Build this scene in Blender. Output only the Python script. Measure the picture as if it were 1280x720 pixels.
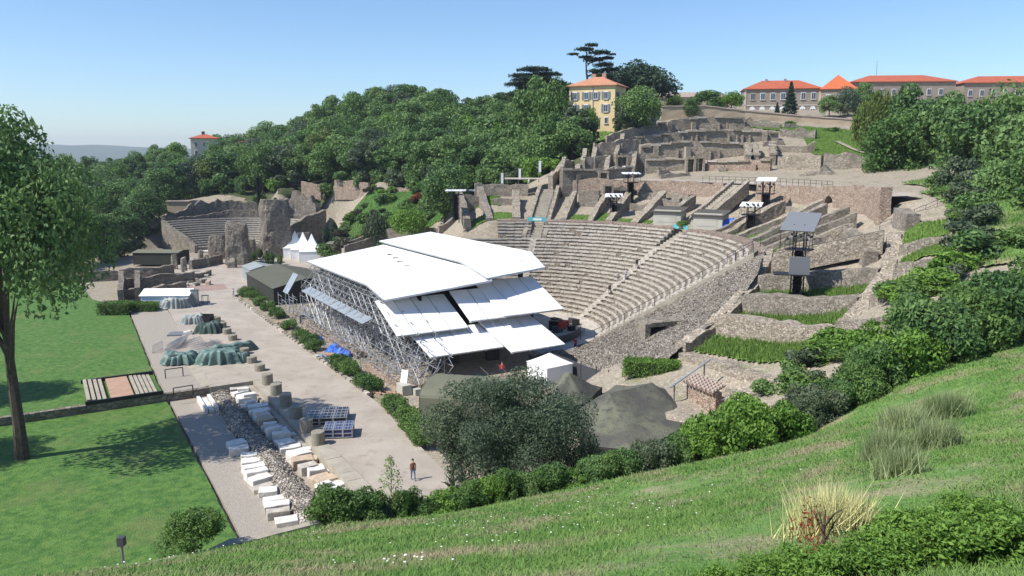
import bpy, bmesh, math, random
import numpy as np
from mathutils import Vector, Matrix, noise as mnoise
R = math.radians
rnd = random.Random(7)
rng = np.random.default_rng(11)
for o in list(bpy.data.objects): bpy.data.objects.remove(o)
scene = bpy.context.scene
col = scene.collection

# ---------------------------------------------------------------- camera
FPX, HZ, HC = 980.0, 188.0, 26.0           # focal length in photo pixels, horizon row, eye height above the piazza
PITCH = math.atan((360 - HZ) / FPX)
cam_d = bpy.data.cameras.new('camera'); cam = bpy.data.objects.new('camera', cam_d); col.objects.link(cam)
cam_d.sensor_width = 36; cam_d.lens = 36 * FPX / 1280; cam_d.clip_end = 20000; cam_d.clip_start = 0.2
cam.location = (0, 0, HC); cam.rotation_euler = (math.pi / 2 - PITCH, 0, 0)
scene.camera = cam
# ---------------------------------------------------------------- light
SUN_AZ, SUN_EL = 203.0, 50.0               # direction towards the sun, degrees counter-clockwise from +X
w_ = bpy.data.worlds.new('World'); scene.world = w_; w_.use_nodes = True
nt = w_.node_tree; bg = nt.nodes['Background']; sky = nt.nodes.new('ShaderNodeTexSky')
sky.sky_type = 'NISHITA'; sky.sun_disc = False; sky.sun_elevation = R(SUN_EL); sky.sun_rotation = R(90 - SUN_AZ)
sky.altitude = 250; sky.air_density = 1.0; sky.dust_density = 0.35; sky.ozone_density = 3.0
tn_ = nt.nodes.new('ShaderNodeMix'); tn_.data_type = 'RGBA'; tn_.blend_type = 'MULTIPLY'; tn_.inputs[0].default_value = 1.0; tn_.inputs[7].default_value = (.86, .98, 1.12, 1)
nt.links.new(sky.outputs[0], tn_.inputs[6]); nt.links.new(tn_.outputs[2], bg.inputs[0]); bg.inputs[1].default_value = 0.118
sd = bpy.data.lights.new('sun', 'SUN'); sd.energy = 5.0; sd.angle = R(0.53); sd.color = (1.0, 0.955, 0.88)
sun = bpy.data.objects.new('sun', sd); col.objects.link(sun)
tosun = Vector((math.cos(R(SUN_AZ)) * math.cos(R(SUN_EL)), math.sin(R(SUN_AZ)) * math.cos(R(SUN_EL)), math.sin(R(SUN_EL))))
sun.rotation_euler = tosun.to_track_quat('Z', 'Y').to_euler(); sun.location = (-40, 0, 90)
vs = scene.view_settings; vs.view_transform = 'Standard'; vs.look = 'None'; vs.exposure = 0.34; vs.gamma = 1.0
vs.use_curve_mapping = False
scene.render.engine = 'CYCLES'
scene.cycles.max_bounces = 6; scene.cycles.transparent_max_bounces = 8

# ---------------------------------------------------------------- picture -> place
SP, CP = math.sin(PITCH), math.cos(PITCH)
def ray(px, py):
    a = (px - 640) / FPX; b = (360 - py) / FPX
    return np.array([a, CP + b * SP, -SP + b * CP])
def at(px, py, z=0.0):
    r = ray(px, py); t = (z - HC) / r[2]
    return Vector((r[0] * t, r[1] * t, z))
def at_y(px, py, y):
    r = ray(px, py); t = y / r[1]
    return Vector((r[0] * t, y, HC + r[2] * t))
CX, CY, AX = -1.5, 112.0, R(31)            # theatre centre and axis
Sx, Sy, Tx, Ty = math.cos(AX), math.sin(AX), math.sin(AX), -math.cos(AX)
def st(s, t, z=0.0): return Vector((CX + s * Sx + t * Tx, CY + s * Sy + t * Ty, z))
def pol(r, a, z=0.0): return Vector((CX + r * math.cos(R(a)), CY + r * math.sin(R(a)), z))
ROT_T = math.atan2(Ty, Tx)                 # heading of the stage front (t direction)
ROT_S = AX

# ---------------------------------------------------------------- materials
MAT = {}
def N(nt, t, **k):
    n = nt.nodes.new(t)
    for a, b in k.items(): setattr(n, a, b)
    return n
def mat(name, c, rough=0.85, c2=None, scale=1.0, detail=4.0, metal=0.0, bump=0.0, bscale=None, spec=0.3, lo=0.35, hi=0.65, c3=None, c3scale=0.15, c3lo=0.52, c3hi=0.62):
    m = bpy.data.materials.new(name); m.use_nodes = True; t = m.node_tree; b = t.nodes['Principled BSDF']
    b.inputs['Roughness'].default_value = rough; b.inputs['Metallic'].default_value = metal
    b.inputs['Specular IOR Level'].default_value = spec
    b.inputs['Base Color'].default_value = (*c, 1)
    geo = N(t, 'ShaderNodeNewGeometry')
    src = None
    if c2:
        n = N(t, 'ShaderNodeTexNoise'); n.inputs['Scale'].default_value = scale; n.inputs['Detail'].default_value = detail
        n.inputs['Roughness'].default_value = 0.65
        t.links.new(geo.outputs['Position'], n.inputs['Vector'])
        r = N(t, 'ShaderNodeValToRGB'); r.color_ramp.elements[0].position = lo; r.color_ramp.elements[1].position = hi
        r.color_ramp.elements[0].color = (*c, 1); r.color_ramp.elements[1].color = (*c2, 1)
        t.links.new(n.outputs[0], r.inputs[0]); src = r.outputs[0]
        if c3:
            n3 = N(t, 'ShaderNodeTexNoise'); n3.inputs['Scale'].default_value = c3scale; n3.inputs['Detail'].default_value = 6; n3.inputs['Roughness'].default_value = 0.7
            t.links.new(geo.outputs['Position'], n3.inputs['Vector'])
            mr = N(t, 'ShaderNodeMapRange'); mr.inputs[1].default_value = c3lo; mr.inputs[2].default_value = c3hi
            t.links.new(n3.outputs[0], mr.inputs[0])
            mx = N(t, 'ShaderNodeMix', data_type='RGBA'); mx.inputs[7].default_value = (*c3, 1)
            t.links.new(mr.outputs[0], mx.inputs[0]); t.links.new(src, mx.inputs[6]); src = mx.outputs[2]
        t.links.new(src, b.inputs['Base Color'])
    if bump:
        n2 = N(t, 'ShaderNodeTexNoise'); n2.inputs['Scale'].default_value = bscale or scale * 3; n2.inputs['Detail'].default_value = 6
        t.links.new(geo.outputs['Position'], n2.inputs['Vector'])
        bp = N(t, 'ShaderNodeBump'); bp.inputs['Strength'].default_value = bump; bp.inputs['Distance'].default_value = 0.12
        t.links.new(n2.outputs[0], bp.inputs['Height']); t.links.new(bp.outputs[0], b.inputs['Normal'])
    MAT[name] = m
    return m
def rubble(name, cols, scale=2.4, mortar=(0.16, 0.135, 0.11), moss=(0.12, 0.12, 0.075), mlo=0.55, bump=0.7, squash=1.7, dist=0.1):
    tint = lambda c: (c[0] * 1.02, c[1] * 1.0, c[2] * .98)
    cols = [tint(c) for c in cols]; mortar = tint(mortar)
    """coursed rubble: cells of stone with recessed joints, stained in broad patches"""
    m = bpy.data.materials.new(name); m.use_nodes = True; t = m.node_tree; b = t.nodes['Principled BSDF']
    b.inputs['Roughness'].default_value = 0.92; b.inputs['Specular IOR Level'].default_value = 0.15
    geo = N(t, 'ShaderNodeNewGeometry'); mp = N(t, 'ShaderNodeMapping'); mp.inputs['Scale'].default_value = (1, 1, squash)
    t.links.new(geo.outputs['Position'], mp.inputs['Vector'])
    v = N(t, 'ShaderNodeTexVoronoi'); v.inputs['Scale'].default_value = scale; v.inputs['Randomness'].default_value = 0.9
    e = N(t, 'ShaderNodeTexVoronoi', feature='DISTANCE_TO_EDGE'); e.inputs['Scale'].default_value = scale; e.inputs['Randomness'].default_value = 0.9
    for n in (v, e): t.links.new(mp.outputs[0], n.inputs['Vector'])
    sep = N(t, 'ShaderNodeSeparateColor'); t.links.new(v.outputs['Color'], sep.inputs[0])
    cr = N(t, 'ShaderNodeValToRGB'); cr.color_ramp.interpolation = 'LINEAR'
    while len(cr.color_ramp.elements) < len(cols): cr.color_ramp.elements.new(0.5)
    for i, c in enumerate(cols):
        cr.color_ramp.elements[i].position = i / (len(cols) - 1); cr.color_ramp.elements[i].color = (*c, 1)
    t.links.new(sep.outputs[0], cr.inputs[0])
    ed = N(t, 'ShaderNodeMapRange'); ed.inputs[1].default_value = 0.0; ed.inputs[2].default_value = dist
    t.links.new(e.outputs['Distance'], ed.inputs[0])
    mx = N(t, 'ShaderNodeMix', data_type='RGBA'); mx.inputs[6].default_value = (*mortar, 1)
    t.links.new(ed.outputs[0], mx.inputs[0]); t.links.new(cr.outputs[0], mx.inputs[7])
    n = N(t, 'ShaderNodeTexNoise'); n.inputs['Scale'].default_value = 0.28; n.inputs['Detail'].default_value = 7; n.inputs['Roughness'].default_value = 0.72
    t.links.new(geo.outputs['Position'], n.inputs['Vector'])
    mr = N(t, 'ShaderNodeMapRange'); mr.inputs[1].default_value = mlo; mr.inputs[2].default_value = mlo + 0.16; mr.inputs[4].default_value = 0.75
    t.links.new(n.outputs[0], mr.inputs[0])
    mx2 = N(t, 'ShaderNodeMix', data_type='RGBA'); mx2.inputs[7].default_value = (*moss, 1)
    t.links.new(mr.outputs[0], mx2.inputs[0]); t.links.new(mx.outputs[2], mx2.inputs[6])
    t.links.new(mx2.outputs[2], b.inputs['Base Color'])
    bp = N(t, 'ShaderNodeBump'); bp.inputs['Strength'].default_value = bump; bp.inputs['Distance'].default_value = 0.15
    ad = N(t, 'ShaderNodeMath', operation='ADD'); t.links.new(ed.outputs[0], ad.inputs[0])
    nf = N(t, 'ShaderNodeTexNoise'); nf.inputs['Scale'].default_value = 6; nf.inputs['Detail'].default_value = 5; t.links.new(geo.outputs['Position'], nf.inputs['Vector'])
    t.links.new(nf.outputs[0], ad.inputs[1]); t.links.new(ad.outputs[0], bp.inputs['Height']); t.links.new(bp.outputs[0], b.inputs['Normal'])
    MAT[name] = m
    return m
def leafmat(name, c1, c2, c3, var=0.38):
    """leaves: colour spread per leaf (attribute), per clump (noise) and per plant"""
    m = bpy.data.materials.new(name); m.use_nodes = True; t = m.node_tree; b = t.nodes['Principled BSDF']; out = t.nodes['Material Output']
    b.inputs['Roughness'].default_value = 0.6; b.inputs['Specular IOR Level'].default_value = 0.25
    at_ = N(t, 'ShaderNodeAttribute', attribute_name='leaf')
    geo = N(t, 'ShaderNodeNewGeometry'); n = N(t, 'ShaderNodeTexNoise'); n.inputs['Scale'].default_value = 0.55; n.inputs['Detail'].default_value = 3
    t.links.new(geo.outputs['Position'], n.inputs['Vector'])
    oi = N(t, 'ShaderNodeObjectInfo')
    a1 = N(t, 'ShaderNodeMath', operation='MULTIPLY_ADD'); a1.inputs[1].default_value = 0.45
    t.links.new(at_.outputs['Fac'], a1.inputs[0]); t.links.new(n.outputs[0], a1.inputs[2])
    a2 = N(t, 'ShaderNodeMath', operation='MULTIPLY_ADD'); a2.inputs[1].default_value = var
    t.links.new(oi.outputs['Random'], a2.inputs[0]); t.links.new(a1.outputs[0], a2.inputs[2])
    cr = N(t, 'ShaderNodeValToRGB'); cr.color_ramp.elements.new(0.5)
    for i, (p, c) in enumerate(((0.5, c1), (0.82, c2), (1.0, c3))):
        cr.color_ramp.elements[i].position = p; cr.color_ramp.elements[i].color = (*c, 1)
    t.links.new(a2.outputs[0], cr.inputs[0]); t.links.new(cr.outputs[0], b.inputs['Base Color'])
    tr = N(t, 'ShaderNodeBsdfTranslucent'); t.links.new(cr.outputs[0], tr.inputs[0])
    ms = N(t, 'ShaderNodeMixShader'); ms.inputs[0].default_value = 0.3
    t.links.new(b.outputs[0], ms.inputs[1]); t.links.new(tr.outputs[0], ms.inputs[2]); t.links.new(ms.outputs[0], out.inputs[0])
    MAT[name] = m
    return m

STONE = [(0.22, 0.19, 0.15), (0.36, 0.315, 0.25), (0.45, 0.395, 0.315), (0.29, 0.25, 0.205), (0.54, 0.48, 0.385)]
STONEG = [(0.19, 0.17, 0.145), (0.28, 0.25, 0.21), (0.36, 0.32, 0.265), (0.23, 0.205, 0.175), (0.42, 0.38, 0.31)]
STONEP = [(0.30, 0.22, 0.17), (0.42, 0.32, 0.25), (0.46, 0.36, 0.28), (0.34, 0.25, 0.20), (0.50, 0.42, 0.33)]
rubble('rubble', STONE, scale=3.3, dist=.07)
rubble('rubble_grey', STONEG, scale=3.0, dist=.07, moss=(0.13, 0.12, 0.09), mlo=0.5)
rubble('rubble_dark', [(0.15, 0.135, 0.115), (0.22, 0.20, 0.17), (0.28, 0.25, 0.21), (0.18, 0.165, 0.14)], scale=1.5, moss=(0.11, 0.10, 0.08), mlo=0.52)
rubble('rubble_pink', STONEP, scale=2.6, moss=(0.24, 0.19, 0.15), mlo=0.58)
rubble('seat_rubble', [(0.19, 0.165, 0.135), (0.28, 0.245, 0.20), (0.36, 0.315, 0.255), (0.23, 0.20, 0.165), (0.44, 0.39, 0.32)], scale=2.8, squash=1.0, moss=(0.20, 0.175, 0.145), mlo=0.56)
rubble('loose_rubble', [(0.17, 0.155, 0.135), (0.30, 0.275, 0.235), (0.42, 0.385, 0.335), (0.22, 0.20, 0.17), (0.30, 0.26, 0.215)], scale=4.6, squash=1.0, moss=(0.25, 0.21, 0.165), mlo=0.53, bump=1.0)
rubble('brown_coping', [(0.20, 0.155, 0.13), (0.27, 0.21, 0.175), (0.33, 0.26, 0.215), (0.38, 0.32, 0.27)], scale=3.0, squash=1.0, moss=(0.19, 0.15, 0.125), mlo=0.55)
mat('seat_stone', (0.52, 0.475, 0.405), c2=(0.33, 0.295, 0.25), scale=1.6, detail=8, bump=0.4, bscale=5, lo=0.4, hi=0.68)
mat('white_stone', (0.72, 0.69, 0.63), c2=(0.50, 0.465, 0.41), scale=1.2, detail=8, bump=0.5, bscale=4, lo=0.42, hi=0.75)
mat('tan_stone', (0.55, 0.43, 0.30), c2=(0.40, 0.31, 0.23), scale=1.5, detail=8, bump=0.5, bscale=4)
mat('drum_stone', (0.30, 0.275, 0.215), c2=(0.22, 0.20, 0.155), scale=2.5, detail=8, bump=0.4, bscale=7)
mat('concrete', (0.40, 0.36, 0.29), c2=(0.30, 0.265, 0.21), scale=0.8, detail=8, bump=0.2, bscale=5)
mat('piazza', (0.405, 0.355, 0.295), c2=(0.33, 0.285, 0.235), scale=0.22, detail=12, bump=0.35, bscale=6, lo=0.38, hi=0.62, c3=(0.27, 0.22, 0.175), c3scale=0.6, c3lo=0.54, c3hi=0.72)
mat('piazza_pink', (0.33, 0.235, 0.19), c2=(0.28, 0.20, 0.165), scale=0.4, detail=8, bump=0.2, bscale=6)
mat('gravel', (0.39, 0.345, 0.29), c2=(0.29, 0.255, 0.21), scale=5.0, detail=8, bump=0.7, bscale=14, lo=0.3, hi=0.7)
mat('terra', (0.42, 0.27, 0.19), c2=(0.35, 0.22, 0.155), scale=1.0, bump=0.2)
mat('lawn', (0.04, 0.115, 0.018), c2=(0.105, 0.195, 0.04), scale=1.6, detail=12, bump=0.9, bscale=9, lo=0.38, hi=0.62, c3=(0.14, 0.17, 0.055), c3scale=0.16, c3lo=0.52, c3hi=0.75)
mat('grass', (0.10, 0.185, 0.03), c2=(0.15, 0.24, 0.05), scale=1.5, detail=8, bump=0.8, bscale=9)
rubble('earth', [(0.27, 0.235, 0.185), (0.36, 0.315, 0.25), (0.41, 0.36, 0.285), (0.31, 0.27, 0.21), (0.47, 0.42, 0.335)], scale=4.2, squash=1.0, mortar=(0.31, 0.27, 0.21), moss=(0.15, 0.19, 0.07), mlo=0.54, bump=0.7, dist=.05)
rubble('bank_rubble', [(0.30, 0.27, 0.235), (0.42, 0.385, 0.335), (0.52, 0.48, 0.42), (0.24, 0.215, 0.185), (0.44, 0.40, 0.34)], scale=3.6, squash=1.0, moss=(0.30, 0.255, 0.20), mlo=0.56, bump=1.0)
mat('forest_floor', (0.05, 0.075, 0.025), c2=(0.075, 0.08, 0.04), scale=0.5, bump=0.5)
mat('meadow_soil', (0.085, 0.19, 0.035), c2=(0.18, 0.28, 0.075), scale=0.8, detail=10, bump=0.9, bscale=8, c3=(0.31, 0.265, 0.165), c3scale=0.26, c3lo=0.50, c3hi=0.66)
mat('white_fabric', (0.80, 0.80, 0.79), rough=0.55, c2=(0.66, 0.66, 0.65), scale=0.5, detail=9, lo=0.5, hi=0.8, c3=(0.60, 0.59, 0.56), c3scale=1.8, c3lo=0.62, c3hi=0.8)
mat('blue_fabric', (0.62, 0.68, 0.80), rough=0.6)
mat('tarp_green', (0.10, 0.165, 0.145), rough=0.5, c2=(0.15, 0.225, 0.20), scale=0.9, spec=0.4)
mat('tarp_dark', (0.045, 0.075, 0.06), rough=0.5, c2=(0.065, 0.10, 0.085), scale=0.9)
mat('tarp_grey', (0.24, 0.265, 0.25), rough=0.55, c2=(0.32, 0.35, 0.335), scale=1.2)
mat('olive_fabric', (0.17, 0.17, 0.115), rough=0.8, c2=(0.135, 0.138, 0.095), scale=0.4, detail=8)
mat('olive_dark', (0.035, 0.037, 0.03), rough=0.85)
mat('tent_roof', (0.105, 0.105, 0.075), rough=0.85, c2=(0.085, 0.087, 0.062), scale=0.5, detail=8)
mat('camo_net', (0.085, 0.083, 0.07), rough=0.9, c2=(0.15, 0.152, 0.105), scale=0.22, detail=9, bump=0.8, bscale=7, lo=0.42, hi=0.6, c3=(0.075, 0.073, 0.066), c3scale=1.6, c3lo=0.5, c3hi=0.66)
mat('black_metal', (0.018, 0.018, 0.02), rough=0.5)
mat('dull_black', (0.012, 0.012, 0.014), rough=0.95, spec=0.05)
mat('dark_grey', (0.06, 0.063, 0.07), rough=0.6)
mat('steel', (0.52, 0.53, 0.55), rough=0.42, metal=0.55, c2=(0.40, 0.41, 0.43), scale=1.5)
mat('alu_panel', (0.36, 0.40, 0.43), rough=0.4, metal=0.25, c2=(0.30, 0.335, 0.36), scale=0.7)
mat('grey_metal', (0.20, 0.21, 0.225), rough=0.5, metal=0.3)
mat('case_black', (0.025, 0.028, 0.036), rough=0.4)
mat('case_blue', (0.04, 0.05, 0.13), rough=0.4)
mat('hut_wall', (0.46, 0.44, 0.37), rough=0.7, c2=(0.40, 0.385, 0.325), scale=0.6)
mat('hut_roof', (0.10, 0.09, 0.075), rough=0.9, c2=(0.07, 0.065, 0.055), scale=1.5, bump=0.5)
mat('banner_teal', (0.10, 0.40, 0.42), rough=0.6)
mat('banner_white', (0.75, 0.76, 0.77), rough=0.6)
mat('red_paint', (0.55, 0.06, 0.04), rough=0.5)
mat('blue_tarp', (0.03, 0.10, 0.50), rough=0.45, c2=(0.05, 0.16, 0.60), scale=3)
mat('plaster_yellow', (0.72, 0.57, 0.32), c2=(0.64, 0.49, 0.27), scale=0.3, detail=8, rough=0.9)
mat('plaster_white', (0.70, 0.62, 0.48), c2=(0.62, 0.54, 0.42), scale=0.3, rough=0.9)
mat('plaster_tan', (0.46, 0.37, 0.26), c2=(0.36, 0.285, 0.20), scale=0.25, detail=9, rough=0.95, bump=0.3, bscale=2)
mat('building_stone', (0.33, 0.275, 0.22), c2=(0.26, 0.215, 0.175), scale=0.9, detail=8, rough=0.95, bump=0.3)
mat('trim', (0.50, 0.45, 0.37), rough=0.85)
mat('shutter', (0.16, 0.19, 0.20), rough=0.7)
mat('window_white', (0.72, 0.74, 0.75), rough=0.5)
mat('glass', (0.05, 0.06, 0.07), rough=0.1, spec=0.6)
mat('door_grey', (0.22, 0.22, 0.22), rough=0.7)
mat('wood', (0.30, 0.22, 0.15), c2=(0.22, 0.165, 0.115), scale=2, rough=0.8)
mat('bark', (0.10, 0.08, 0.06), c2=(0.06, 0.05, 0.04), scale=3, rough=0.95, bump=0.6)
mat('petal', (0.80, 0.80, 0.74), rough=0.8)
mat('dry_grass', (0.62, 0.58, 0.30), c2=(0.48, 0.48, 0.20), scale=4)
mat('hill', (0.045, 0.075, 0.03), c2=(0.07, 0.095, 0.04), scale=0.012, detail=8)
def tilemat(name, a, b):
    m = mat(name, a, c2=b, scale=0.8, detail=9, rough=0.85); t = m.node_tree
    geo = N(t, 'ShaderNodeNewGeometry'); wv = N(t, 'ShaderNodeTexWave'); wv.inputs['Scale'].default_value = 1.1; wv.inputs['Distortion'].default_value = 1.0
    t.links.new(geo.outputs['Position'], wv.inputs['Vector'])
    bp = N(t, 'ShaderNodeBump'); bp.inputs['Strength'].default_value = 0.6; bp.inputs['Distance'].default_value = 0.1
    t.links.new(wv.outputs[0], bp.inputs['Height']); t.links.new(bp.outputs[0], t.nodes['Principled BSDF'].inputs['Normal'])
tilemat('tile_orange', (0.52, 0.25, 0.14), (0.42, 0.20, 0.12))
tilemat('tile_red', (0.46, 0.125, 0.06), (0.38, 0.10, 0.055))
tilemat('tile_bright', (0.56, 0.15, 0.055), (0.50, 0.13, 0.05))
tilemat('tile_old', (0.42, 0.33, 0.27), (0.33, 0.26, 0.22))
leafmat('leaf_wood', (0.044, 0.10, 0.034), (0.095, 0.185, 0.055), (0.17, 0.27, 0.085))
leafmat('leaf_dark', (0.030, 0.058, 0.032), (0.058, 0.098, 0.052), (0.12, 0.165, 0.10))
leafmat('leaf_grey', (0.045, 0.075, 0.04), (0.08, 0.12, 0.06), (0.14, 0.18, 0.10))
leafmat('leaf_bright', (0.065, 0.145, 0.022), (0.115, 0.225, 0.035), (0.18, 0.31, 0.055))
leafmat('leaf_box', (0.045, 0.10, 0.026), (0.085, 0.165, 0.04), (0.14, 0.235, 0.06))
leafmat('leaf_cedar', (0.022, 0.048, 0.03), (0.04, 0.075, 0.045), (0.07, 0.11, 0.065))
leafmat('leaf_willow', (0.07, 0.11, 0.02), (0.115, 0.165, 0.035), (0.17, 0.22, 0.06))
leafmat('leaf_plum', (0.045, 0.05, 0.03), (0.065, 0.065, 0.042), (0.09, 0.085, 0.055))
leafmat('leaf_red', (0.16, 0.035, 0.02), (0.24, 0.06, 0.03), (0.33, 0.10, 0.05))
leafmat('leaf_pale', (0.20, 0.26, 0.11), (0.30, 0.36, 0.17), (0.42, 0.46, 0.24))

# ---------------------------------------------------------------- mesh helpers
class MB:
    """collects shapes; build() links them as ONE mesh object whose origin is the given point"""
    def __init__(s): s.v = []; s.f = []; s.m = []
    def add(s, vs, fs, mi=0):
        o = len(s.v); s.v += [tuple(v) for v in vs]; s.f += [tuple(i + o for i in f) for f in fs]; s.m += [mi] * len(fs); return s
    def box(s, c, d, rz=0, mi=0, rx=0, ry=0):
        M = Matrix.Rotation(rz, 3, 'Z') @ Matrix.Rotation(ry, 3, 'Y') @ Matrix.Rotation(rx, 3, 'X')
        vs = []
        for z in (-1, 1):
            for x, y in ((-1, -1), (1, -1), (1, 1), (-1, 1)):
                p = M @ Vector((x * d[0] / 2, y * d[1] / 2, z * d[2] / 2)); vs.append((c[0] + p.x, c[1] + p.y, c[2] + p.z))
        return s.add(vs, [(3, 2, 1, 0), (4, 5, 6, 7), (0, 1, 5, 4), (1, 2, 6, 5), (2, 3, 7, 6), (3, 0, 4, 7)], mi)
    def tube(s, p, q, r, n=5, mi=0, r2=None, cap=True):
        p = Vector(p); q = Vector(q); d = (q - p)
        if d.length < 1e-6: return s
        d.normalize(); a = d.orthogonal().normalized(); b = d.cross(a); r2 = r if r2 is None else r2
        vs = [p + (a * math.cos(2 * math.pi * i / n) + b * math.sin(2 * math.pi * i / n)) * r for i in range(n)]
        vs += [q + (a * math.cos(2 * math.pi * i / n) + b * math.sin(2 * math.pi * i / n)) * r2 for i in range(n)]
        fs = [(i, (i + 1) % n, n + (i + 1) % n, n + i) for i in range(n)]
        if cap: fs += [tuple(range(n - 1, -1, -1)), tuple(range(n, 2 * n))]
        return s.add(vs, fs, mi)
    def prism(s, poly, z0, z1, mi=0):
        n = len(poly); g = lambda z, p: z(p) if callable(z) else z
        vs = [(p[0], p[1], g(z0, p)) for p in poly] + [(p[0], p[1], g(z1, p)) for p in poly]
        area = sum(poly[i][0] * poly[(i + 1) % n][1] - poly[(i + 1) % n][0] * poly[i][1] for i in range(n))
        fs = [tuple(range(n - 1, -1, -1)), tuple(range(n, 2 * n))] + [(i, (i + 1) % n, n + (i + 1) % n, n + i) for i in range(n)]
        if area < 0: fs = [f[::-1] for f in fs]
        return s.add(vs, fs, mi)
    def slab(s, quad, th, mi=0):
        """a thick sheet over 4 (or more) 3-D corners, thickness downward along its normal"""
        q = [Vector(p) for p in quad]; n = (q[1] - q[0]).cross(q[2] - q[0]).normalized()
        if n.z < 0: q = q[::-1]; n = -n
        k = len(q); vs = q + [p - n * th for p in q]
        return s.add(vs, [tuple(range(k)), tuple(range(2 * k - 1, k - 1, -1))] + [(i, k + i, k + (i + 1) % k, (i + 1) % k) for i in range(k)], mi)
    def lathe(s, prof, n=16, c=(0, 0, 0), mi=0):
        vs = []; fs = []
        for r, z in prof:
            vs += [(c[0] + r * math.cos(2 * math.pi * i / n), c[1] + r * math.sin(2 * math.pi * i / n), c[2] + z) for i in range(n)]
        for j in range(len(prof) - 1):
            fs += [(j * n + i, j * n + (i + 1) % n, (j + 1) * n + (i + 1) % n, (j + 1) * n + i) for i in range(n)]
        fs += [tuple(range(n - 1, -1, -1)), tuple(range((len(prof) - 1) * n, len(prof) * n))]
        return s.add(vs, fs, mi)
    def build(s, name, mats, parent=None, loc=None, smooth=False):
        me = bpy.data.meshes.new(name)
        if loc is None and parent is None and s.v:
            a = np.array(s.v); loc = (float((a[:, 0].min() + a[:, 0].max()) / 2), float((a[:, 1].min() + a[:, 1].max()) / 2), float(a[:, 2].min()))
        base = Vector(loc) if loc is not None else Vector((0, 0, 0))
        if parent is not None and loc is None: base = parent_origin(parent)
        me.from_pydata([(x - base.x, y - base.y, z - base.z) for x, y, z in s.v], [], s.f)
        mats = mats if isinstance(mats, (list, tuple)) else [mats]
        for m in mats: me.materials.append(MAT[m] if isinstance(m, str) else m)
        if any(s.m): me.polygons.foreach_set('material_index', s.m)
        if smooth: me.polygons.foreach_set('use_smooth', [True] * len(me.polygons))
        me.update()
        o = bpy.data.objects.new(name, me); col.objects.link(o)
        if parent is not None: o.parent = parent
        else: o.location = base
        return o
def parent_origin(p):
    v = Vector((0, 0, 0)); q = p
    while q: v += Vector(q.location); q = q.parent
    return v
def tag(o, label=None, cat=None, group=None, kind=None):
    if label: o['label'] = label
    if cat: o['category'] = cat
    if group: o['group'] = group
    if kind: o['kind'] = kind
    return o
def empty(name, loc, label, cat, group=None, rz=0):
    o = bpy.data.objects.new(name, None); col.objects.link(o); o.location = loc; o.rotation_euler.z = rz; o.empty_display_size = 0.3
    return tag(o, label, cat, group)
def copy_tree(o, parent=None):
    c = o.copy(); col.objects.link(c); c.parent = parent
    for ch in [x for x in CH.get(o.name, [])]: copy_tree(ch, c)
    return c
CH = {}
def reg(o):                                  # remember children once, so copying does not scan the scene
    CH[o.name] = list(o.children)
    for ch in o.children: reg(ch)
def nz(x, y, z, sc=1.0, seed=0): return mnoise.noise(Vector((x * sc + seed * 13.7, y * sc - seed * 7.1, z * sc + seed * 3.3)))
# ================================================================ TERRAIN
OX, OY = -73.0, 198.0                         # odeon centre
def opol(r, a, z=0.0): return Vector((OX + r * math.cos(R(a)), OY + r * math.sin(R(a)), z))
ROW_N, R0, R1, Z1 = 25, 14.2, 34.5, 12.9
R2 = 50.5
RING_A = [-75, -64, -54, -45, -35, -24, -10, 0, 125]
RING_Z = {36: [1.0, 3.0, 5.0, 7.5, 9.2, 11.8, 12.3, 12.6, 12.6], 42: [2.0, 3.6, 5.6, 8.0, 10.0, 13.0, 14.0, 14.4, 14.4],
          49: [2.6, 4.2, 6.0, 8.8, 11.5, 14.5, 15.8, 16.4, 16.6]}
def ringz(r, a):
    rs = sorted(RING_Z); zs = [np.interp(a, RING_A, RING_Z[q]) for q in rs]
    return float(np.interp(r, rs, zs))
ctl = []                                      # terrain control points
for a in range(-72, 98, 12):
    for r in (36, 42, 49): p = pol(r, a); ctl.append((p.x, p.y, ringz(r, a)))
for a in range(0, 84, 12):
    for r, z in ((52.5, 19.9), (60, 20.8)): p = pol(r, a); ctl.append((p.x, p.y, z))
for a, r, z in ((-12, 52.5, 19.3), (-12, 60, 20.5), (-24, 53, 17.5), (-24, 62, 19), (-36, 54, 15), (-36, 62, 17), (-48, 55, 12.5), (-60, 55, 8.5), (-68, 52, 5.0), (-75, 48, 3.0)):
    p = pol(r, a); ctl.append((p.x, p.y, z))
for px, py, y in ((850, 150, 196), (905, 148, 200), (1000, 156, 198), (1080, 165, 190), (1000, 175, 182), (1050, 190, 172), (950, 190, 176), (870, 178, 186), (870, 200, 176),
                  (800, 165, 186), (735, 190, 170), (745, 160, 190), (690, 215, 172), (740, 205, 172), (700, 240, 163), (1100, 205, 160), (1180, 190, 150), (1280, 190, 140), (1280, 150, 190),
                  (560, 250, 190), (560, 232, 205), (520, 235, 207), (470, 228, 214), (420, 225, 222), (350, 234, 232), (290, 240, 238), (220, 250, 240), (150, 285, 236), (60, 300, 232), (-60, 300, 230),
                  (450, 297, 186), (500, 285, 186), (412, 300, 200), (600, 268, 172), (540, 275, 180), (590, 250, 180)):
    p = at_y(px, py, y); ctl.append(tuple(p))
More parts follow.
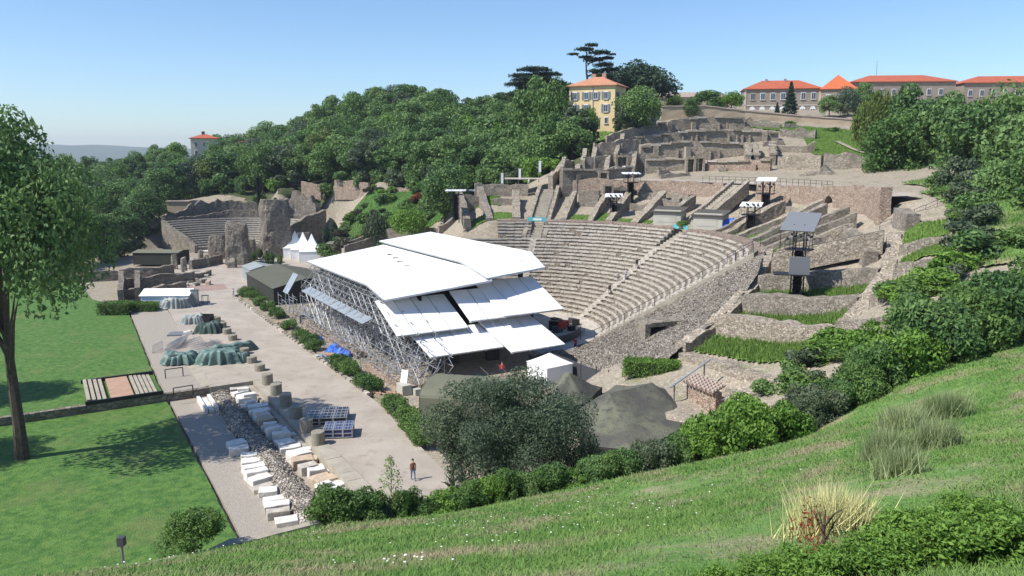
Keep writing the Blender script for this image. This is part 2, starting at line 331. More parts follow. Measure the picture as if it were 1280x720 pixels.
# wood: foot line, skyline
WPX = [-80, 0, 70, 150, 220, 262, 300, 345, 385, 430, 490, 515, 570, 620, 665, 700, 735]
FOOT = [300, 298, 294, 285, 258, 240, 238, 234, 230, 226, 226, 230, 234, 232, 226, 214, 196]
SKY = [205, 200, 190, 190, 172, 162, 164, 150, 136, 116, 106, 99, 113, 116, 86, 92, 150]
DF = [230, 230, 232, 236, 240, 238, 236, 232, 228, 222, 214, 208, 202, 192, 178, 170, 168]
TREES = []
HT = 14.0
for i in range(36):
    px0 = -70 + i * 22.4
    for k in range(7):
        u = k / 6.0
        px = px0 + rnd.uniform(-8, 8) + (11 if k % 2 else 0)
        if px > 724: continue
        d = np.interp(px, WPX, DF) + 8 + 74 * u + rnd.uniform(-4, 4)
        h = HT * rnd.uniform(0.82, 1.12) * (0.8 if px < 240 else 1)
        f0 = np.interp(px, WPX, FOOT); s0 = np.interp(px, WPX, SKY)
        topf = f0 - h * FPX / d * 0.92
        py = topf + (s0 - topf) * u + (rnd.uniform(0, 7) if k == 6 else rnd.uniform(-3, 3)) * 1.0
        if abs(px - 251) < 17 and u > .4: continue
        p = at_y(px, py, d); TREES.append((p.x, d, p.z - h, h, u, px))
        if (i + k) % 3 == 0: ctl.append((p.x, d, p.z - h))
# meadow we stand on: bottom of the frame, hedge line, under the feet
EDGE = [(-150, 740, 22), (0, 735, 23), (150, 716, 26), (270, 690, 29), (400, 657, 32), (520, 652, 34), (640, 627, 37), (760, 602, 39), (860, 580, 40.5), (960, 565, 41.5), (1010, 540, 42.5), (1060, 512, 43.5), (1130, 474, 45), (1220, 440, 47), (1330, 410, 50), (1450, 390, 52)]
EW = [at_y(*e) for e in EDGE]
for p in EW: ctl.append(tuple(p))
for px, py, y in ((0, 760, 12), (150, 735, 12.5), (400, 725, 12.3), (640, 722, 11.5), (900, 722, 10), (1130, 722, 8.6), (1280, 722, 8.0),
                  (1000, 640, 17), (1130, 600, 17), (1130, 540, 28), (1280, 540, 24), (1280, 470, 36), (760, 660, 22), (900, 620, 24), (600, 680, 21), (400, 690, 20)):
    p = at_y(px, py, y); ctl.append(tuple(p))
for x, y, z in ((0, 0, 24.3), (-6, 0, 24.2), (6, 0, 24.3), (-15, 0, 23.6), (15, 0, 24.6), (0, -15, 28), (-30, -15, 26), (30, -15, 28), (-40, 5, 20), (50, 10, 24), (60, 30, 22), (70, 60, 21), (75, 90, 22), (-45, 20, 10), (-60, 0, 14), (-90, 10, 8)):
    ctl.append((x, y, z))
# foot of the bank on the site side
for s, t, z in ((-90, 52, -1.35), (-70, 50, -1.35), (-55, 49, -1.35), (-45, 47, -1.35), (-37, 50, -0.4), (-28, 52, -0.4), (-18, 52, 0.0), (-10, 50, 1.0), (-4, 49, 2.2),
                (-12, 20, -0.4), (-10, 10, -0.4), (-8, -36, -0.4), (-8, -60, -0.4), (-10, -80, -0.3), (-2, -88, 0.0), (-20, -112, -0.4), (-60, -110, -0.4), (-100, -100, -0.4), (-110, -40, -0.4), (-110, 20, -1.7), (3, -40, 3.0), (10, -45, 6.5), (8, -62, 0.3), (2, -75, -0.4), (5, -90, -0.4), (9, -82, -0.2), (7, -70, -0.2), (16, -66, 3.0)):
    p = st(s, t); ctl.append((p.x, p.y, z))
for a in range(-30, 165, 15):
    if a > 44: p = opol(33, a); ctl.append((p.x, p.y, 4.0 if a > 140 else 8.0))
    p = opol(26, a); ctl.append((p.x, p.y, -0.4))
for x, y, z in ((-500, 600, -40), (-200, 420, 10), (0, 420, 42), (200, 420, 42), (500, 300, 40), (300, 60, 30), (200, -60, 34), (0, -120, 40), (-250, 0, -5), (-300, 250, -20), (-800, 1500, -60), (800, 1500, 20)):
    ctl.append((x, y, z))
ctl = np.array(ctl)
def fitrbf(P):
    n = len(P); d = np.hypot(P[:, None, 0] - P[None, :, 0], P[:, None, 1] - P[None, :, 1])
    A = np.zeros((n + 3, n + 3)); A[:n, :n] = -d - 0.0 * np.eye(n); A[:n, :n] -= np.eye(n) * 0.15
    A[:n, n] = A[n, :n] = 1; A[:n, n + 1] = A[n + 1, :n] = P[:, 0]; A[:n, n + 2] = A[n + 2, :n] = P[:, 1]
    return np.linalg.solve(A, np.concatenate([P[:, 2], [0, 0, 0]]))
wts = fitrbf(ctl)
def rbf(x, y):
    x = np.asarray(x, float); y = np.asarray(y, float); sh = x.shape; x = x.ravel(); y = y.ravel(); out = np.empty(len(x))
    for i in range(0, len(x), 20000):
        d = np.hypot(x[i:i + 20000, None] - ctl[None, :, 0], y[i:i + 20000, None] - ctl[None, :, 1])
        out[i:i + 20000] = -d @ wts[:-3] + wts[-3] + wts[-2] * x[i:i + 20000] + wts[-1] * y[i:i + 20000]
    return out.reshape(sh)
def terrain(x, y):
    x = np.asarray(x, float); y = np.asarray(y, float)
    z = rbf(x, y)
    far = np.hypot(x, y - 120); z = np.where(far > 700, z * np.clip(1 - (far - 700) / 900, 0, 1) - 60 * np.clip((far - 700) / 900, 0, 1), z)
    dx, dy = x - CX, y - CY; s = dx * Sx + dy * Sy; t = dx * Tx + dy * Ty
    flat = (s > -110) & (s < -11) & (t > -112) & (t < 50)
    flat |= (np.hypot(dx, dy) < 35.5) & (s > -12) & (np.degrees(np.arctan2(dy, dx)) > -62) & (np.degrees(np.arctan2(dy, dx)) < 122)
    flat |= (s > -12) & (s < 2) & (t < 30) & (t > -38)
    oa = np.degrees(np.arctan2(y - OY, x - OX)); flat |= (np.hypot(x - OX, y - OY) < 29)
    low = flat & (t > 6.6) & (s < -36.6)
    z = np.where(flat, np.where(low, -1.35, -0.45), z)
    return z
def tz(x, y): return float(terrain(np.array([x]), np.array([y]))[0])

def inside(poly, x, y):
    c = np.zeros(x.shape, bool); n = len(poly)
    for i in range(n):
        x0, y0 = poly[i][0], poly[i][1]; x1, y1 = poly[(i + 1) % n][0], poly[(i + 1) % n][1]
        c ^= ((y0 > y) != (y1 > y)) & (x < (x1 - x0) * (y - y0) / (y1 - y0 + 1e-12) + x0)
    return c
MEADOW = [(p.x, p.y) for p in EW]
MEADOW = [(MEADOW[0][0] - 40, MEADOW[0][1] - 10)] + MEADOW + [(90, 40), (90, -28), (-90, -28)]
gx = np.concatenate([[-6000, -3000, -1500, -900, -600, -420, -320, -250, -200, -170, -150], np.arange(-140, 131, 1.25), [140, 155, 180, 220, 280, 380, 550, 900, 1500, 3000, 6000]])
gy = np.concatenate([[-2000, -800, -400, -200, -100, -60, -40], np.arange(-30, 261, 1.25), [266, 275, 290, 310, 335, 360, 400, 450, 520, 620, 800, 1100, 1600, 2600, 5000, 9000]])
GX, GY = np.meshgrid(gx, gy); GZ = terrain(GX, GY)
GZ += np.where(np.hypot(GX, GY - 100) < 250, 0.10 * np.sin(GX * 1.3 + np.cos(GY * 0.9) * 2) * np.cos(GY * 1.1), 0) * (GZ > 1) * (GY > 60)
nx, ny = len(gx), len(gy)
cxm = (GX[:-1, :-1] + GX[1:, 1:]) / 2; cym = (GY[:-1, :-1] + GY[1:, 1:]) / 2
zm = inside(MEADOW, cxm, cym)
zf = np.zeros_like(zm)
wp = [at_y(px, f, d) for px, f, d in zip(WPX, FOOT, DF)]
FPOLY = [(p.x, p.y) for p in wp] + [(60, 330), (60, 600), (-700, 600), (-700, 240)]
zf = inside(FPOLY, cxm, cym)
idx = np.arange(nx * ny).reshape(ny, nx)
Q = np.stack([idx[:-1, :-1], idx[:-1, 1:], idx[1:, 1:], idx[1:, :-1]], -1)
V = np.stack([GX, GY, GZ], -1).reshape(-1, 3)
def sheet(name, mask, mname):
    q = Q[mask]; u, inv = np.unique(q.ravel(), return_inverse=True)
    me = bpy.data.meshes.new(name); me.from_pydata(V[u].tolist(), [], inv.reshape(-1, 4).tolist()); me.materials.append(MAT[mname])
    me.polygons.foreach_set('use_smooth', [True] * len(me.polygons)); me.update()
    o = bpy.data.objects.new(name, me); col.objects.link(o); o['kind'] = 'structure'; return o
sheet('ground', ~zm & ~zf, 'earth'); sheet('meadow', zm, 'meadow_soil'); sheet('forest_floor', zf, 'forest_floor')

def flat(name, pts, z, m, th=0.35, kind='structure'):
    if 'lawn' in name:                          # uneven turf edge
        q = []
        for i in range(len(pts)):
            a, b = Vector(pts[i]), Vector(pts[(i + 1) % len(pts)]); n = max(1, int((b - a).length / .7))
            for j in range(n): v = a.lerp(b, j / n); q.append((v.x + .10 * nz(v.x, v.y, 0, .5, 4) + .09 * nz(v.x, v.y, 0, 3, 4), v.y + .10 * nz(v.y, v.x, 3, .5, 5)))
        pts = q
    mb = MB(); mb.prism([(p[0], p[1]) for p in pts], z - th, z); o = mb.build(name, m, loc=(pts[0][0], pts[0][1], z - th)); o['kind'] = kind; return o
# sheets of the lower site (z of each a few mm apart where they overlap)
flat('piazza', [st(-36.7, 56), st(-36.4, 6.6), st(-41.8, 6.6), st(-41.0, -12), st(-39.4, -46), st(-36, -64), st(-34.5, -68), st(-32, -108), st(-6, -108), st(2, -84), st(-10, -62), st(-27.4, -50), st(-27.9, 22), st(-29.6, 40), st(-31, 56)], 0.0, 'piazza')
flat('theatre_ground', [st(-27.3, 56), st(-27.0, 22), st(-26.8, -49), st(-9, -61), st(-11, -36), st(-11, -16), st(-2, 16), st(0, 27), st(-2, 42), st(-10, 52)], -0.05, 'earth')
flat('paving_band', [st(-36, -57), st(-27, -57), st(-26.5, -64), st(-35.8, -64)], 0.008, 'piazza_pink', th=0.02)
flat('gravel_terrace', [st(-41.7, 6.5), st(-46.5, 6.5), st(-45.2, -44), st(-39.6, -44), st(-40.9, -12)], -0.14, 'gravel')
flat('lawn', [st(-46.75, 2), st(-46.6, 6.5), st(-110, 6.5), st(-110, -100), st(-52, -100), st(-50, -60), st(-45.4, -46)], -0.12, 'lawn')
flat('lower_lawn', [st(-46.4, 7.2), st(-46.6, 56), st(-110, 56), st(-110, 7.2)], -0.93, 'lawn')
flat('gravel_path', [st(-36.9, 7.4), st(-46.1, 7.4), st(-46.3, 56), st(-36.9, 56)], -0.95, 'gravel')
# retaining walls and steps round the lower level
def part_box(name, parent, c, d, rz, m): return MB().box(c, d, rz).build(name, m, parent)
p = st(-39, 7.0, -1.3)
o = MB(); o.prism([st(-41.9, 6.62), st(-36.4, 6.62), st(-36.4, 7.3), st(-41.9, 7.3)], -1.6, 0.012); tag(o.build('retaining_wall', 'concrete'), 'dark stone retaining wall dropping from the piazza to the stone blocks', 'wall')
o = MB(); o.prism([st(-110, 6.5), st(-41.92, 6.5), st(-41.92, 7.15), st(-110, 7.15)], -1.6, -0.09); tag(o.build('retaining_wall', 'rubble_dark'), 'low retaining wall edge below the two black handrails, beside the lawn', 'wall')  # dark rubble stands in for shade on the wall's face
o = empty('parapet_wall', st(-36.9, 45, 0), 'long concrete parapet ledge along the piazza beyond the last column drum', 'wall')
mb = MB(); mb.prism([st(-37.6, 32.0), st(-36.45, 32.0), st(-36.45, 56), st(-37.6, 56)], -1.6, 0.35); mb.build('wall_body', 'concrete', o)
for k in range(14):
    t0 = 32.05 + k * 1.7; mb = MB(); mb.prism([st(-37.66, t0), st(-36.35, t0), st(-36.35, t0 + 1.66), st(-37.66, t0 + 1.66)], 0.352, 0.47 + rnd.uniform(-.01, .01)); mb.build('coping_slab', 'concrete', o)
o = empty('stone_edge', st(-37, 20, -1.3), 'low stone wall edge carrying the column drums beside the block row', 'wall')
mb = MB(); mb.prism([st(-37.25, 7.35), st(-36.45, 7.35), st(-36.5, 31.9), st(-37.4, 31.9)], -1.6, 0.01); mb.build('wall_body', 'concrete', o)
mb = MB(); mb.prism([st(-37.9, 7.35), st(-37.3, 7.35), st(-37.45, 31.9), st(-38.0, 31.9)], -1.6, -0.45); mb.build('step', 'concrete', o)
o = empty('stone_steps', st(-41.5, 6.6, -0.2), 'worn stone steps between the tarpaulins and the gravel', 'steps')
for k in range(3):
    mb = MB(); mb.prism([st(-42.6 + k * .4, -5), st(-42.2 + k * .4, -5), st(-42.2 + k * .4, 6.4), st(-42.6 + k * .4, 6.4)], -0.4, -0.09 + k * 0.06); mb.build('step', 'concrete', o)

# ================================================================ WALL MAKER
def polyline(pts, step):
    out = []; 
    for a, b in zip(pts[:-1], pts[1:]):
        a = np.array(a, float); b = np.array(b, float); n = max(1, int(np.hypot(*(b - a)[:2]) / step))
        for i in range(n): out.append(a + (b - a) * i / n)
    out.append(np.array(pts[-1], float)); return out
def rough_wall(mb, pts, th=0.8, rag=0.35, step=0.8, sink=0.7, seed=0, mi=0, lean=0.05, levels=4):
    """pts: (x, y, base z, top z) along the wall; ragged top, uneven faces, closed at both ends"""
    P = polyline(pts, step); n = len(P); V = []; F = []
    L = levels
    for i, p in enumerate(P):
        a = P[max(0, i - 1)]; b = P[min(n - 1, i + 1)]; d = (b - a)[:2]; d = d / (np.hypot(*d) + 1e-9); nn = np.array([d[1], -d[0]])
        e = i * step
        blk = math.floor(e / 1.7 + nz(e, seed, 0, .35, seed)); rr = random.Random(blk * 77 + seed * 1313).uniform(-1, 1)
        top = p[3] + rag * (0.55 * rr + 0.9 * nz(p[0], p[1], 0, 0.5, seed) + 0.35 * nz(p[0], p[1], 5, 1.7, seed))
        if top < p[2] + 0.15: top = p[2] + 0.15
        bz = p[2] - sink
        for side in (1, -1):
            for l in range(L + 1):
                z = bz + (top - bz) * l / L + (0.12 * nz(p[0], p[1], l, 1.3, seed + 3) if l == L and side == -1 else 0)
                off = th / 2 * (1 + lean * 2 * (1 - l / L)) + 0.10 * nz(p[0], p[1], z, 0.9, seed + side) + (0.05 * rr if l == L else 0)
                V.append((p[0] + nn[0] * off * side, p[1] + nn[1] * off * side, z))
    k = L + 1
    for i in range(n - 1):
        o = i * 2 * k; q = o + 2 * k
        for l in range(L):
            F.append((o + l, q + l, q + l + 1, o + l + 1)); F.append((q + k + l, o + k + l, o + k + l + 1, q + k + l + 1))
        F.append((o + L, q + L, q + k + L, o + k + L))
    for o, fl in ((0, 1), ((n - 1) * 2 * k, 0)):
        for l in range(L):
            f = (o + k + l, o + l, o + l + 1, o + k + l + 1); F.append(f if fl else f[::-1])
    mb.add(V, F, mi)
WSEED = [0]
def wall(pts, label, m='rubble', th=0.8, rag=0.35, group=None, name='ruined_wall', cat='ruined wall', step=0.8, sink=0.9, **k):
    WSEED[0] += 1; mb = MB(); rough_wall(mb, pts, th, rag, step, sink, WSEED[0], **k)
    return tag(mb.build(name, m), label, cat, group)
def pw(px, py, y, h, sink=0.0):
    """wall node from its base pixel at depth y; h = height in metres"""
    p = at_y(px, py, y); return (p.x, p.y, p.z - sink, p.z + h)
# ================================================================ THEATRE SEATING
DR, DZ = (R1 - R0) / ROW_N, Z1 / ROW_N
AISLES = [-24.5, 32.0, 79.5]
seating = empty('theatre_seating', pol(0, 0, 0), 'great half-round of tiered stone theatre seating facing the covered stage', 'seating')
def arc_row(i, a0, a1):
    mb = MB(); r, z = R0 + i * DR, (i + 1) * DZ; n = max(3, int((a1 - a0) / 2.2)); rr = random.Random(i * 31 + int(a0))
    zb = z - DZ - 0.5; V = []; F = []
    for k in range(n + 1):
        a = a0 + (a1 - a0) * k / n; j = rr.uniform(-.03, .03); jz = rr.uniform(-.03, .02)
        V += [pol(r + 0.10 + j, a, zb), pol(r + 0.10 + j, a, z - 0.05 + jz), pol(r + DR + 0.15, a, z - 0.05 + jz * .5 + rr.uniform(-.02, .03)), pol(r + DR + 0.15, a, zb)]
    for k in range(n):
        o = k * 4; q = o + 4
        for l in range(4): F.append((o + l, o + (l + 1) % 4, q + (l + 1) % 4, q + l))
    F += [(0, 1, 2, 3)[::-1], tuple(n * 4 + l for l in range(4))]
    mb.add(V, F, 0)
    for k in range(n):                                   # front course of dressed stones, each a block of its own
        if rr.random() < (0.05 if i > 2 else 0.0): continue
        b0 = a0 + (a1 - a0) * (k + 0.02) / n; b1 = a0 + (a1 - a0) * (k + 0.98) / n; j = rr.uniform(-.05, .05); zt = z + rr.uniform(-.02, .05); wd = rr.uniform(.24, .42)
        ps = [pol(r + j, b0), pol(r + j, b1), pol(r + wd + j, b1), pol(r + wd + j, b0)]
        mb.prism([(q.x, q.y) for q in ps], z - DZ * rr.uniform(.38, .6), zt, 1)
    return mb
for i in range(ROW_N):
    gap = 2.6 if i >= 20 else 0.0
    ends = [(-24.5 + (gap * .4), 32.0 - gap), (32.0 + gap * .6, 79.5 - gap * .8), (79.5 + gap * .6, 92.0 if i >= 20 else 118.0)]
    for a0, a1 in ends: arc_row(i, a0 + .02, a1 - .02).build('seat_row', ['seat_rubble', 'seat_stone'], seating)
# brown coping behind the last row
for a0, a1 in ((-22, 29), (34, 77), (81.5, 92)):
    mb = MB(); V = []; F = []; n = int((a1 - a0) / 1.5)
    for k in range(n + 1):
        a = a0 + (a1 - a0) * k / n; j = rnd.uniform(-.06, .06)
        V += [pol(R1, a, Z1 - 1.2), pol(R1 + .02, a, Z1 + .25 + j), pol(R1 + 1.6, a, Z1 + .42 + j), pol(R1 + 1.6, a, Z1 - 1.2)]
    for k in range(n):
        o = k * 4; q = o + 4
        for l in range(4): F.append((o + l, o + (l + 1) % 4, q + (l + 1) % 4, q + l))
    F += [(3, 2, 1, 0), tuple(n * 4 + l for l in range(4))]
    mb.add(V, F); mb.build('back_coping', 'brown_coping', seating)
for ai, a in enumerate(AISLES):                          # little half steps of each aisle
    for i in range(20 if ai else 25):
        r, z = R0 + i * DR, i * DZ; w = 0.55
        ps = []
        for rr_, sg in ((r - .42, -1), (r - .42, 1), (r + .12, 1), (r + .12, -1)):
            q = pol(rr_, a); ps.append((q.x - sg * w * math.sin(R(a)), q.y + sg * w * math.cos(R(a))))
        mb = MB(); mb.prism(ps, z - .1, z + DZ * .52); mb.build('aisle_step', 'seat_stone', seating)
# passages cut through the upper rows at two aisles
def stairs(a, r0, r1, z0, z1, wdt, n, label, m='concrete', walls=True, tone='rubble', rail=False):
    o = empty('stone_stairs', pol(r0, a, z0), label, 'stairs')
    ca, sa = math.cos(R(a)), math.sin(R(a))
    def rect(ra, rb, w0, w1): return [(CX + ra * ca - w0 * sa, CY + ra * sa + w0 * ca), (CX + rb * ca - w0 * sa, CY + rb * sa + w0 * ca), (CX + rb * ca - w1 * sa, CY + rb * sa + w1 * ca), (CX + ra * ca - w1 * sa, CY + ra * sa + w1 * ca)]
    for k in range(n):
        ra, rb = r0 + (r1 - r0) * k / n, r0 + (r1 - r0) * (k + 1) / n; z = z0 + (z1 - z0) * (k + 1) / n
        mb = MB(); mb.prism(rect(ra, rb + .04, -wdt / 2, wdt / 2), z - 1.2, z); mb.build('step', m, o)
    if walls:
        for sg in (-1, 1):
            WSEED[0] += 1; mb = MB(); c = sg * (wdt / 2 + .4)
            pts = []
            for f in (0, .33, .66, 1):
                rr_ = r0 + (r1 - r0) * f; pts.append((CX + rr_ * ca - c * sa, CY + rr_ * sa + c * ca, z0 + (z1 - z0) * f - .8, z0 + (z1 - z0) * f + .75))
            rough_wall(mb, pts, .7, .18, .8, .8, WSEED[0]); mb.build('side_wall', tone, o)
    if rail:
        mb = MB(); c = wdt / 2 - .1
        f = lambda t, h: (CX + (r0 + (r1 - r0) * t) * ca + c * sa, CY + (r0 + (r1 - r0) * t) * sa - c * ca, z0 + (z1 - z0) * t + h)
        for k in range(7): mb.tube(f(k / 6, -.2), f(k / 6, 1.05), .035)
        mb.tube(f(0, 1.05), f(1, 1.05), .035); mb.tube(f(0, .6), f(1, .6), .025); mb.build('handrail', 'dark_grey', o)
    return o
z20 = 20 * DZ
stairs(79.5, R1 - 4.2, R1 + 15, z20 - .2, 18.2, 2.9, 26, 'broad stone stairs climbing from the seats to the walk beside the wood', rail=True)
stairs(31.2, R1 - 4.2, R1 + 1.2, z20 - .2, 12.6, 2.0, 8, 'stairs in the deep shaded passage between the two grey huts', walls=False)
stairs(33.0, 38.0, 49.6, 13.2, 20.0, 2.6, 20, 'straight stairs with handrail climbing past the huts to the upper walk', rail=True)
stairs(-26.0, 37.5, 49.5, 12.6, 16.0, 2.4, 16, 'pale stone stairs with handrail behind the tall lighting mast', rail=True)
stairs(-15.5, 49.5, 57.0, 16.0, 19.6, 2.4, 10, 'stairs with black rail at the end of the curved enclosure wall', rail=True, walls=False)
for a, r, txt in ((79.5, R1 - 1.0, 'teal banner stretched across the stairs near the wood'), (31.6, R1 + .2, 'teal banner over the shaded passage by the huts')):
    o = empty('banner', pol(r, a, Z1 - .3), txt, 'banner'); ca, sa = math.cos(R(a)), math.sin(R(a)); w = 1.75
    p0 = pol(r, a, Z1 + .1); A = Vector((p0.x + w * sa, p0.y - w * ca, Z1 + .2)); B = Vector((p0.x - w * sa, p0.y + w * ca, Z1 + .2))
    for E_ in (A, B): MB().tube(E_ + Vector((0, 0, -1.4)), E_ + Vector((0, 0, .75)), .05).build('post', 'steel', o)
    d = (B - A).normalized(); nrm = Vector((-ca, -sa, 0)) * .02
    def strip(u0, u1, z0, z1, off, mname, nm):
        P0 = A.lerp(B, u0) + nrm * off; P1 = A.lerp(B, u1) + nrm * off
        mb = MB(); q = [P0 + Vector((0, 0, z0)), P1 + Vector((0, 0, z0)), P1 + Vector((0, 0, z1)), P0 + Vector((0, 0, z1))]
        mb.add([tuple(v) for v in q] + [tuple(v - nrm * .5) for v in q], [(0, 1, 2, 3), (7, 6, 5, 4), (0, 4, 5, 1), (1, 5, 6, 2), (2, 6, 7, 3), (3, 7, 4, 0)]); return mb.build(nm, mname, o)
    strip(0.01, .99, 0, .72, 0, 'banner_teal', 'cloth')
    strip(.25, .7, .18, .52, 1.0, 'banner_white', 'print_band')
# end aisle rail and smooth strip
def cone(r, f=1.0): return (r - R0) / DR * DZ * f
o = empty('end_ramp', pol(R0, -27, 0), 'smooth pale strip beside the end aisle of the seating', 'ramp')
mb = MB(); V = []; F = []
for k in range(22):
    r = R0 - 1 + k * (R1 + 2.0 - R0) / 21; z = max(0.0, cone(r) + .15)
    for a, dz in ((-25.0, .12), (-29.5, .05)): q = pol(r, a - max(0, (20 - r)) * .25, z + dz); V += [q, (q.x, q.y, z - 1.2)]
for k in range(21):
    o_ = k * 4; q = o_ + 4; F += [(o_, o_ + 2, q + 2, q), (o_ + 2, o_ + 3, q + 3, q + 2), (o_ + 1, o_, q, q + 1)]
mb.add(V, F); mb.build('ramp_surface', 'concrete', o)
mb = MB(); prev = None
for k in range(12):
    r = R0 - 1.5 + k * 2.05; q = pol(r, -28.3 - max(0, (20 - r)) * .25, max(.0, cone(r) + .1)); mb.tube(q, q + Vector((0, 0, 1.35)), .045)
    if prev: mb.tube(prev + Vector((0, 0, 1.35)), q + Vector((0, 0, 1.35)), .04); mb.tube(prev + Vector((0, 0, .7)), q + Vector((0, 0, .7)), .02)
    prev = q
mb.build('handrail', 'dark_grey', o)
# crossed rails at the top corner
o = empty('guard_rail', pol(34, -21, Z1), 'short dark guard rail at the top corner of the seating', 'railing')
mb = MB(); pr = None
for k in range(5):
    q = pol(31.5 + k * 1.0, -21.5, cone(31.5 + k) + DZ - .1); mb.tube(q, q + Vector((0, 0, 1.3)), .05)
    if pr: mb.tube(pr + Vector((0, 0, 1.3)), q + Vector((0, 0, 1.3)), .04)
    pr = q
mb.build('rail', 'dark_grey', o)
# fallen, unrestored wedge: loose stones on the slope
def slopez(r, a): return cone(r) * np.interp(a, [-66, -62.5, -60, -45, -33, -29], [-.06, .24, .34, .58, .80, .97]) + .15
V = []; F = []; nr, na = 46, 70
for i in range(nr):
    for j in range(na):
        a = -29.2 - 36.5 * j / (na - 1); r = R0 - 1.0 + (36.6 - R0 + 1.0) * i / (nr - 1); q = pol(r, a - max(0, (20 - r)) * .25)
        V.append((q.x, q.y, max(-.5, slopez(r, a)) + .35 * nz(q.x, q.y, 0, .45, 5) + .22 * nz(q.x, q.y, 0, 1.6, 6) + .12 * nz(q.x, q.y, 0, 4, 7)))
for i in range(nr - 1):
    for j in range(na - 1): F.append((i * na + j, i * na + j + 1, (i + 1) * na + j + 1, (i + 1) * na + j)[::-1])
tag(MB().add(V, F).build('rubble_slope', 'loose_rubble'), kind='structure')
# stones lying on it
V = []; F = []
for k in range(1500):
    a = rnd.uniform(-64, -30); r = rnd.uniform(17, 35.5); q = pol(r, a); s = rnd.uniform(.08, .26); z = slopez(r, a) + .35 * nz(q.x, q.y, 0, .45, 5) + .2 * nz(q.x, q.y, 0, 1.6, 6)
    o_ = len(V); c = Vector((q.x, q.y, z + s * .2))
    for x, y, zz in ((1, 0, 0), (0, 1, 0), (-1, 0, 0), (0, -1, 0), (0, 0, 1), (0, 0, -1)): V.append((c.x + x * s * rnd.uniform(.6, 1.2), c.y + y * s * rnd.uniform(.6, 1.2), c.z + zz * s * rnd.uniform(.5, .8)))
    F += [tuple(o_ + i for i in f) for f in ((0, 1, 4), (1, 2, 4), (2, 3, 4), (3, 0, 4), (1, 0, 5), (2, 1, 5), (3, 2, 5), (0, 3, 5))]
tag(MB().add(V, F).build('loose_stones', 'loose_rubble'), 'loose grey stones strewn over the unrestored slope of the seating', 'stones', kind='stuff')
# curved end wall of the lower seating, falling towards the stage side
wall([(*pol(36.3, a)[:2], min(ringz(36, a), slopez(36, a) if a < -29 else 12) - 1.5, np.interp(a, [-66, -60, -45, -33, -20], [3.2, 5.3, 8.2, 11.0, 13.4])) for a in np.arange(-20, -58, -2.5)],
     'curved rubble wall closing the lower seating, its shaded outer face to the grass cells', 'rubble', th=1.5, rag=.5, step=.7)
# orchestra
mb = MB(); mb.prism([(q.x, q.y) for q in [pol(R0 + .1, a) for a in np.arange(-58, 123, 4)]], -.4, 0.05); tag(mb.build('orchestra_floor', 'concrete'), kind='structure')
o = empty('orchestra_steps', pol(R0 - 2, 30), 'pale low marble steps ringing the orchestra floor', 'steps')
for k in range(2):
    r0_, r1_ = R0 - 1.0 - k * 1.0, R0 + .1
    V = []; F = []
    for j in range(44):
        a = -56 + 4 * j; V += [pol(r0_, a, .04), pol(r0_, a, .30 - k * .14), pol(r1_, a, .30 - k * .14)]
    for j in range(43): F += [(j * 3 + 3, j * 3, j * 3 + 1, j * 3 + 4), (j * 3 + 4, j * 3 + 1, j * 3 + 2, j * 3 + 5)]
    MB().add(V, F).build('step', 'seat_stone', o)

# ================================================================ RING OF RUINS ABOVE THE SEATS
radial_lbl = 'sloping radial wall stub between the seats and the curved enclosure wall'
for a in (-16, -9.5, -3.5, 3, 9.5, 16, 22, 44, 51, 58, 65, 72, 87, 94, 101):
    a += rnd.uniform(-1, 1); r1_ = rnd.uniform(45.5, 49); r0_ = 36.2 if a > -12 else 37.5; tw = rnd.uniform(-2, 2)
    wall([(*pol(r0_, a)[:2], ringz(r0_, a) - .3, ringz(r0_, a) + .75), (*pol((r0_ + r1_) / 2, a + tw * .5)[:2], ringz(42, a) - .3, ringz(42, a) + 1.5), (*pol(r1_, a + tw)[:2], ringz(r1_, a) - .3, ringz(r1_, a) + 2.4)],
         radial_lbl, rnd.choice(['rubble', 'rubble', 'rubble_grey']), th=rnd.uniform(.9, 1.5), rag=.22, group='radial wall stubs above the seats')
GR = [(-13, -10.5), (-2.5, 2), (4, 8.5), (10.5, 15), (45.5, 50), (52, 57), (59, 64), (66, 71), (88, 93), (95, 100)]
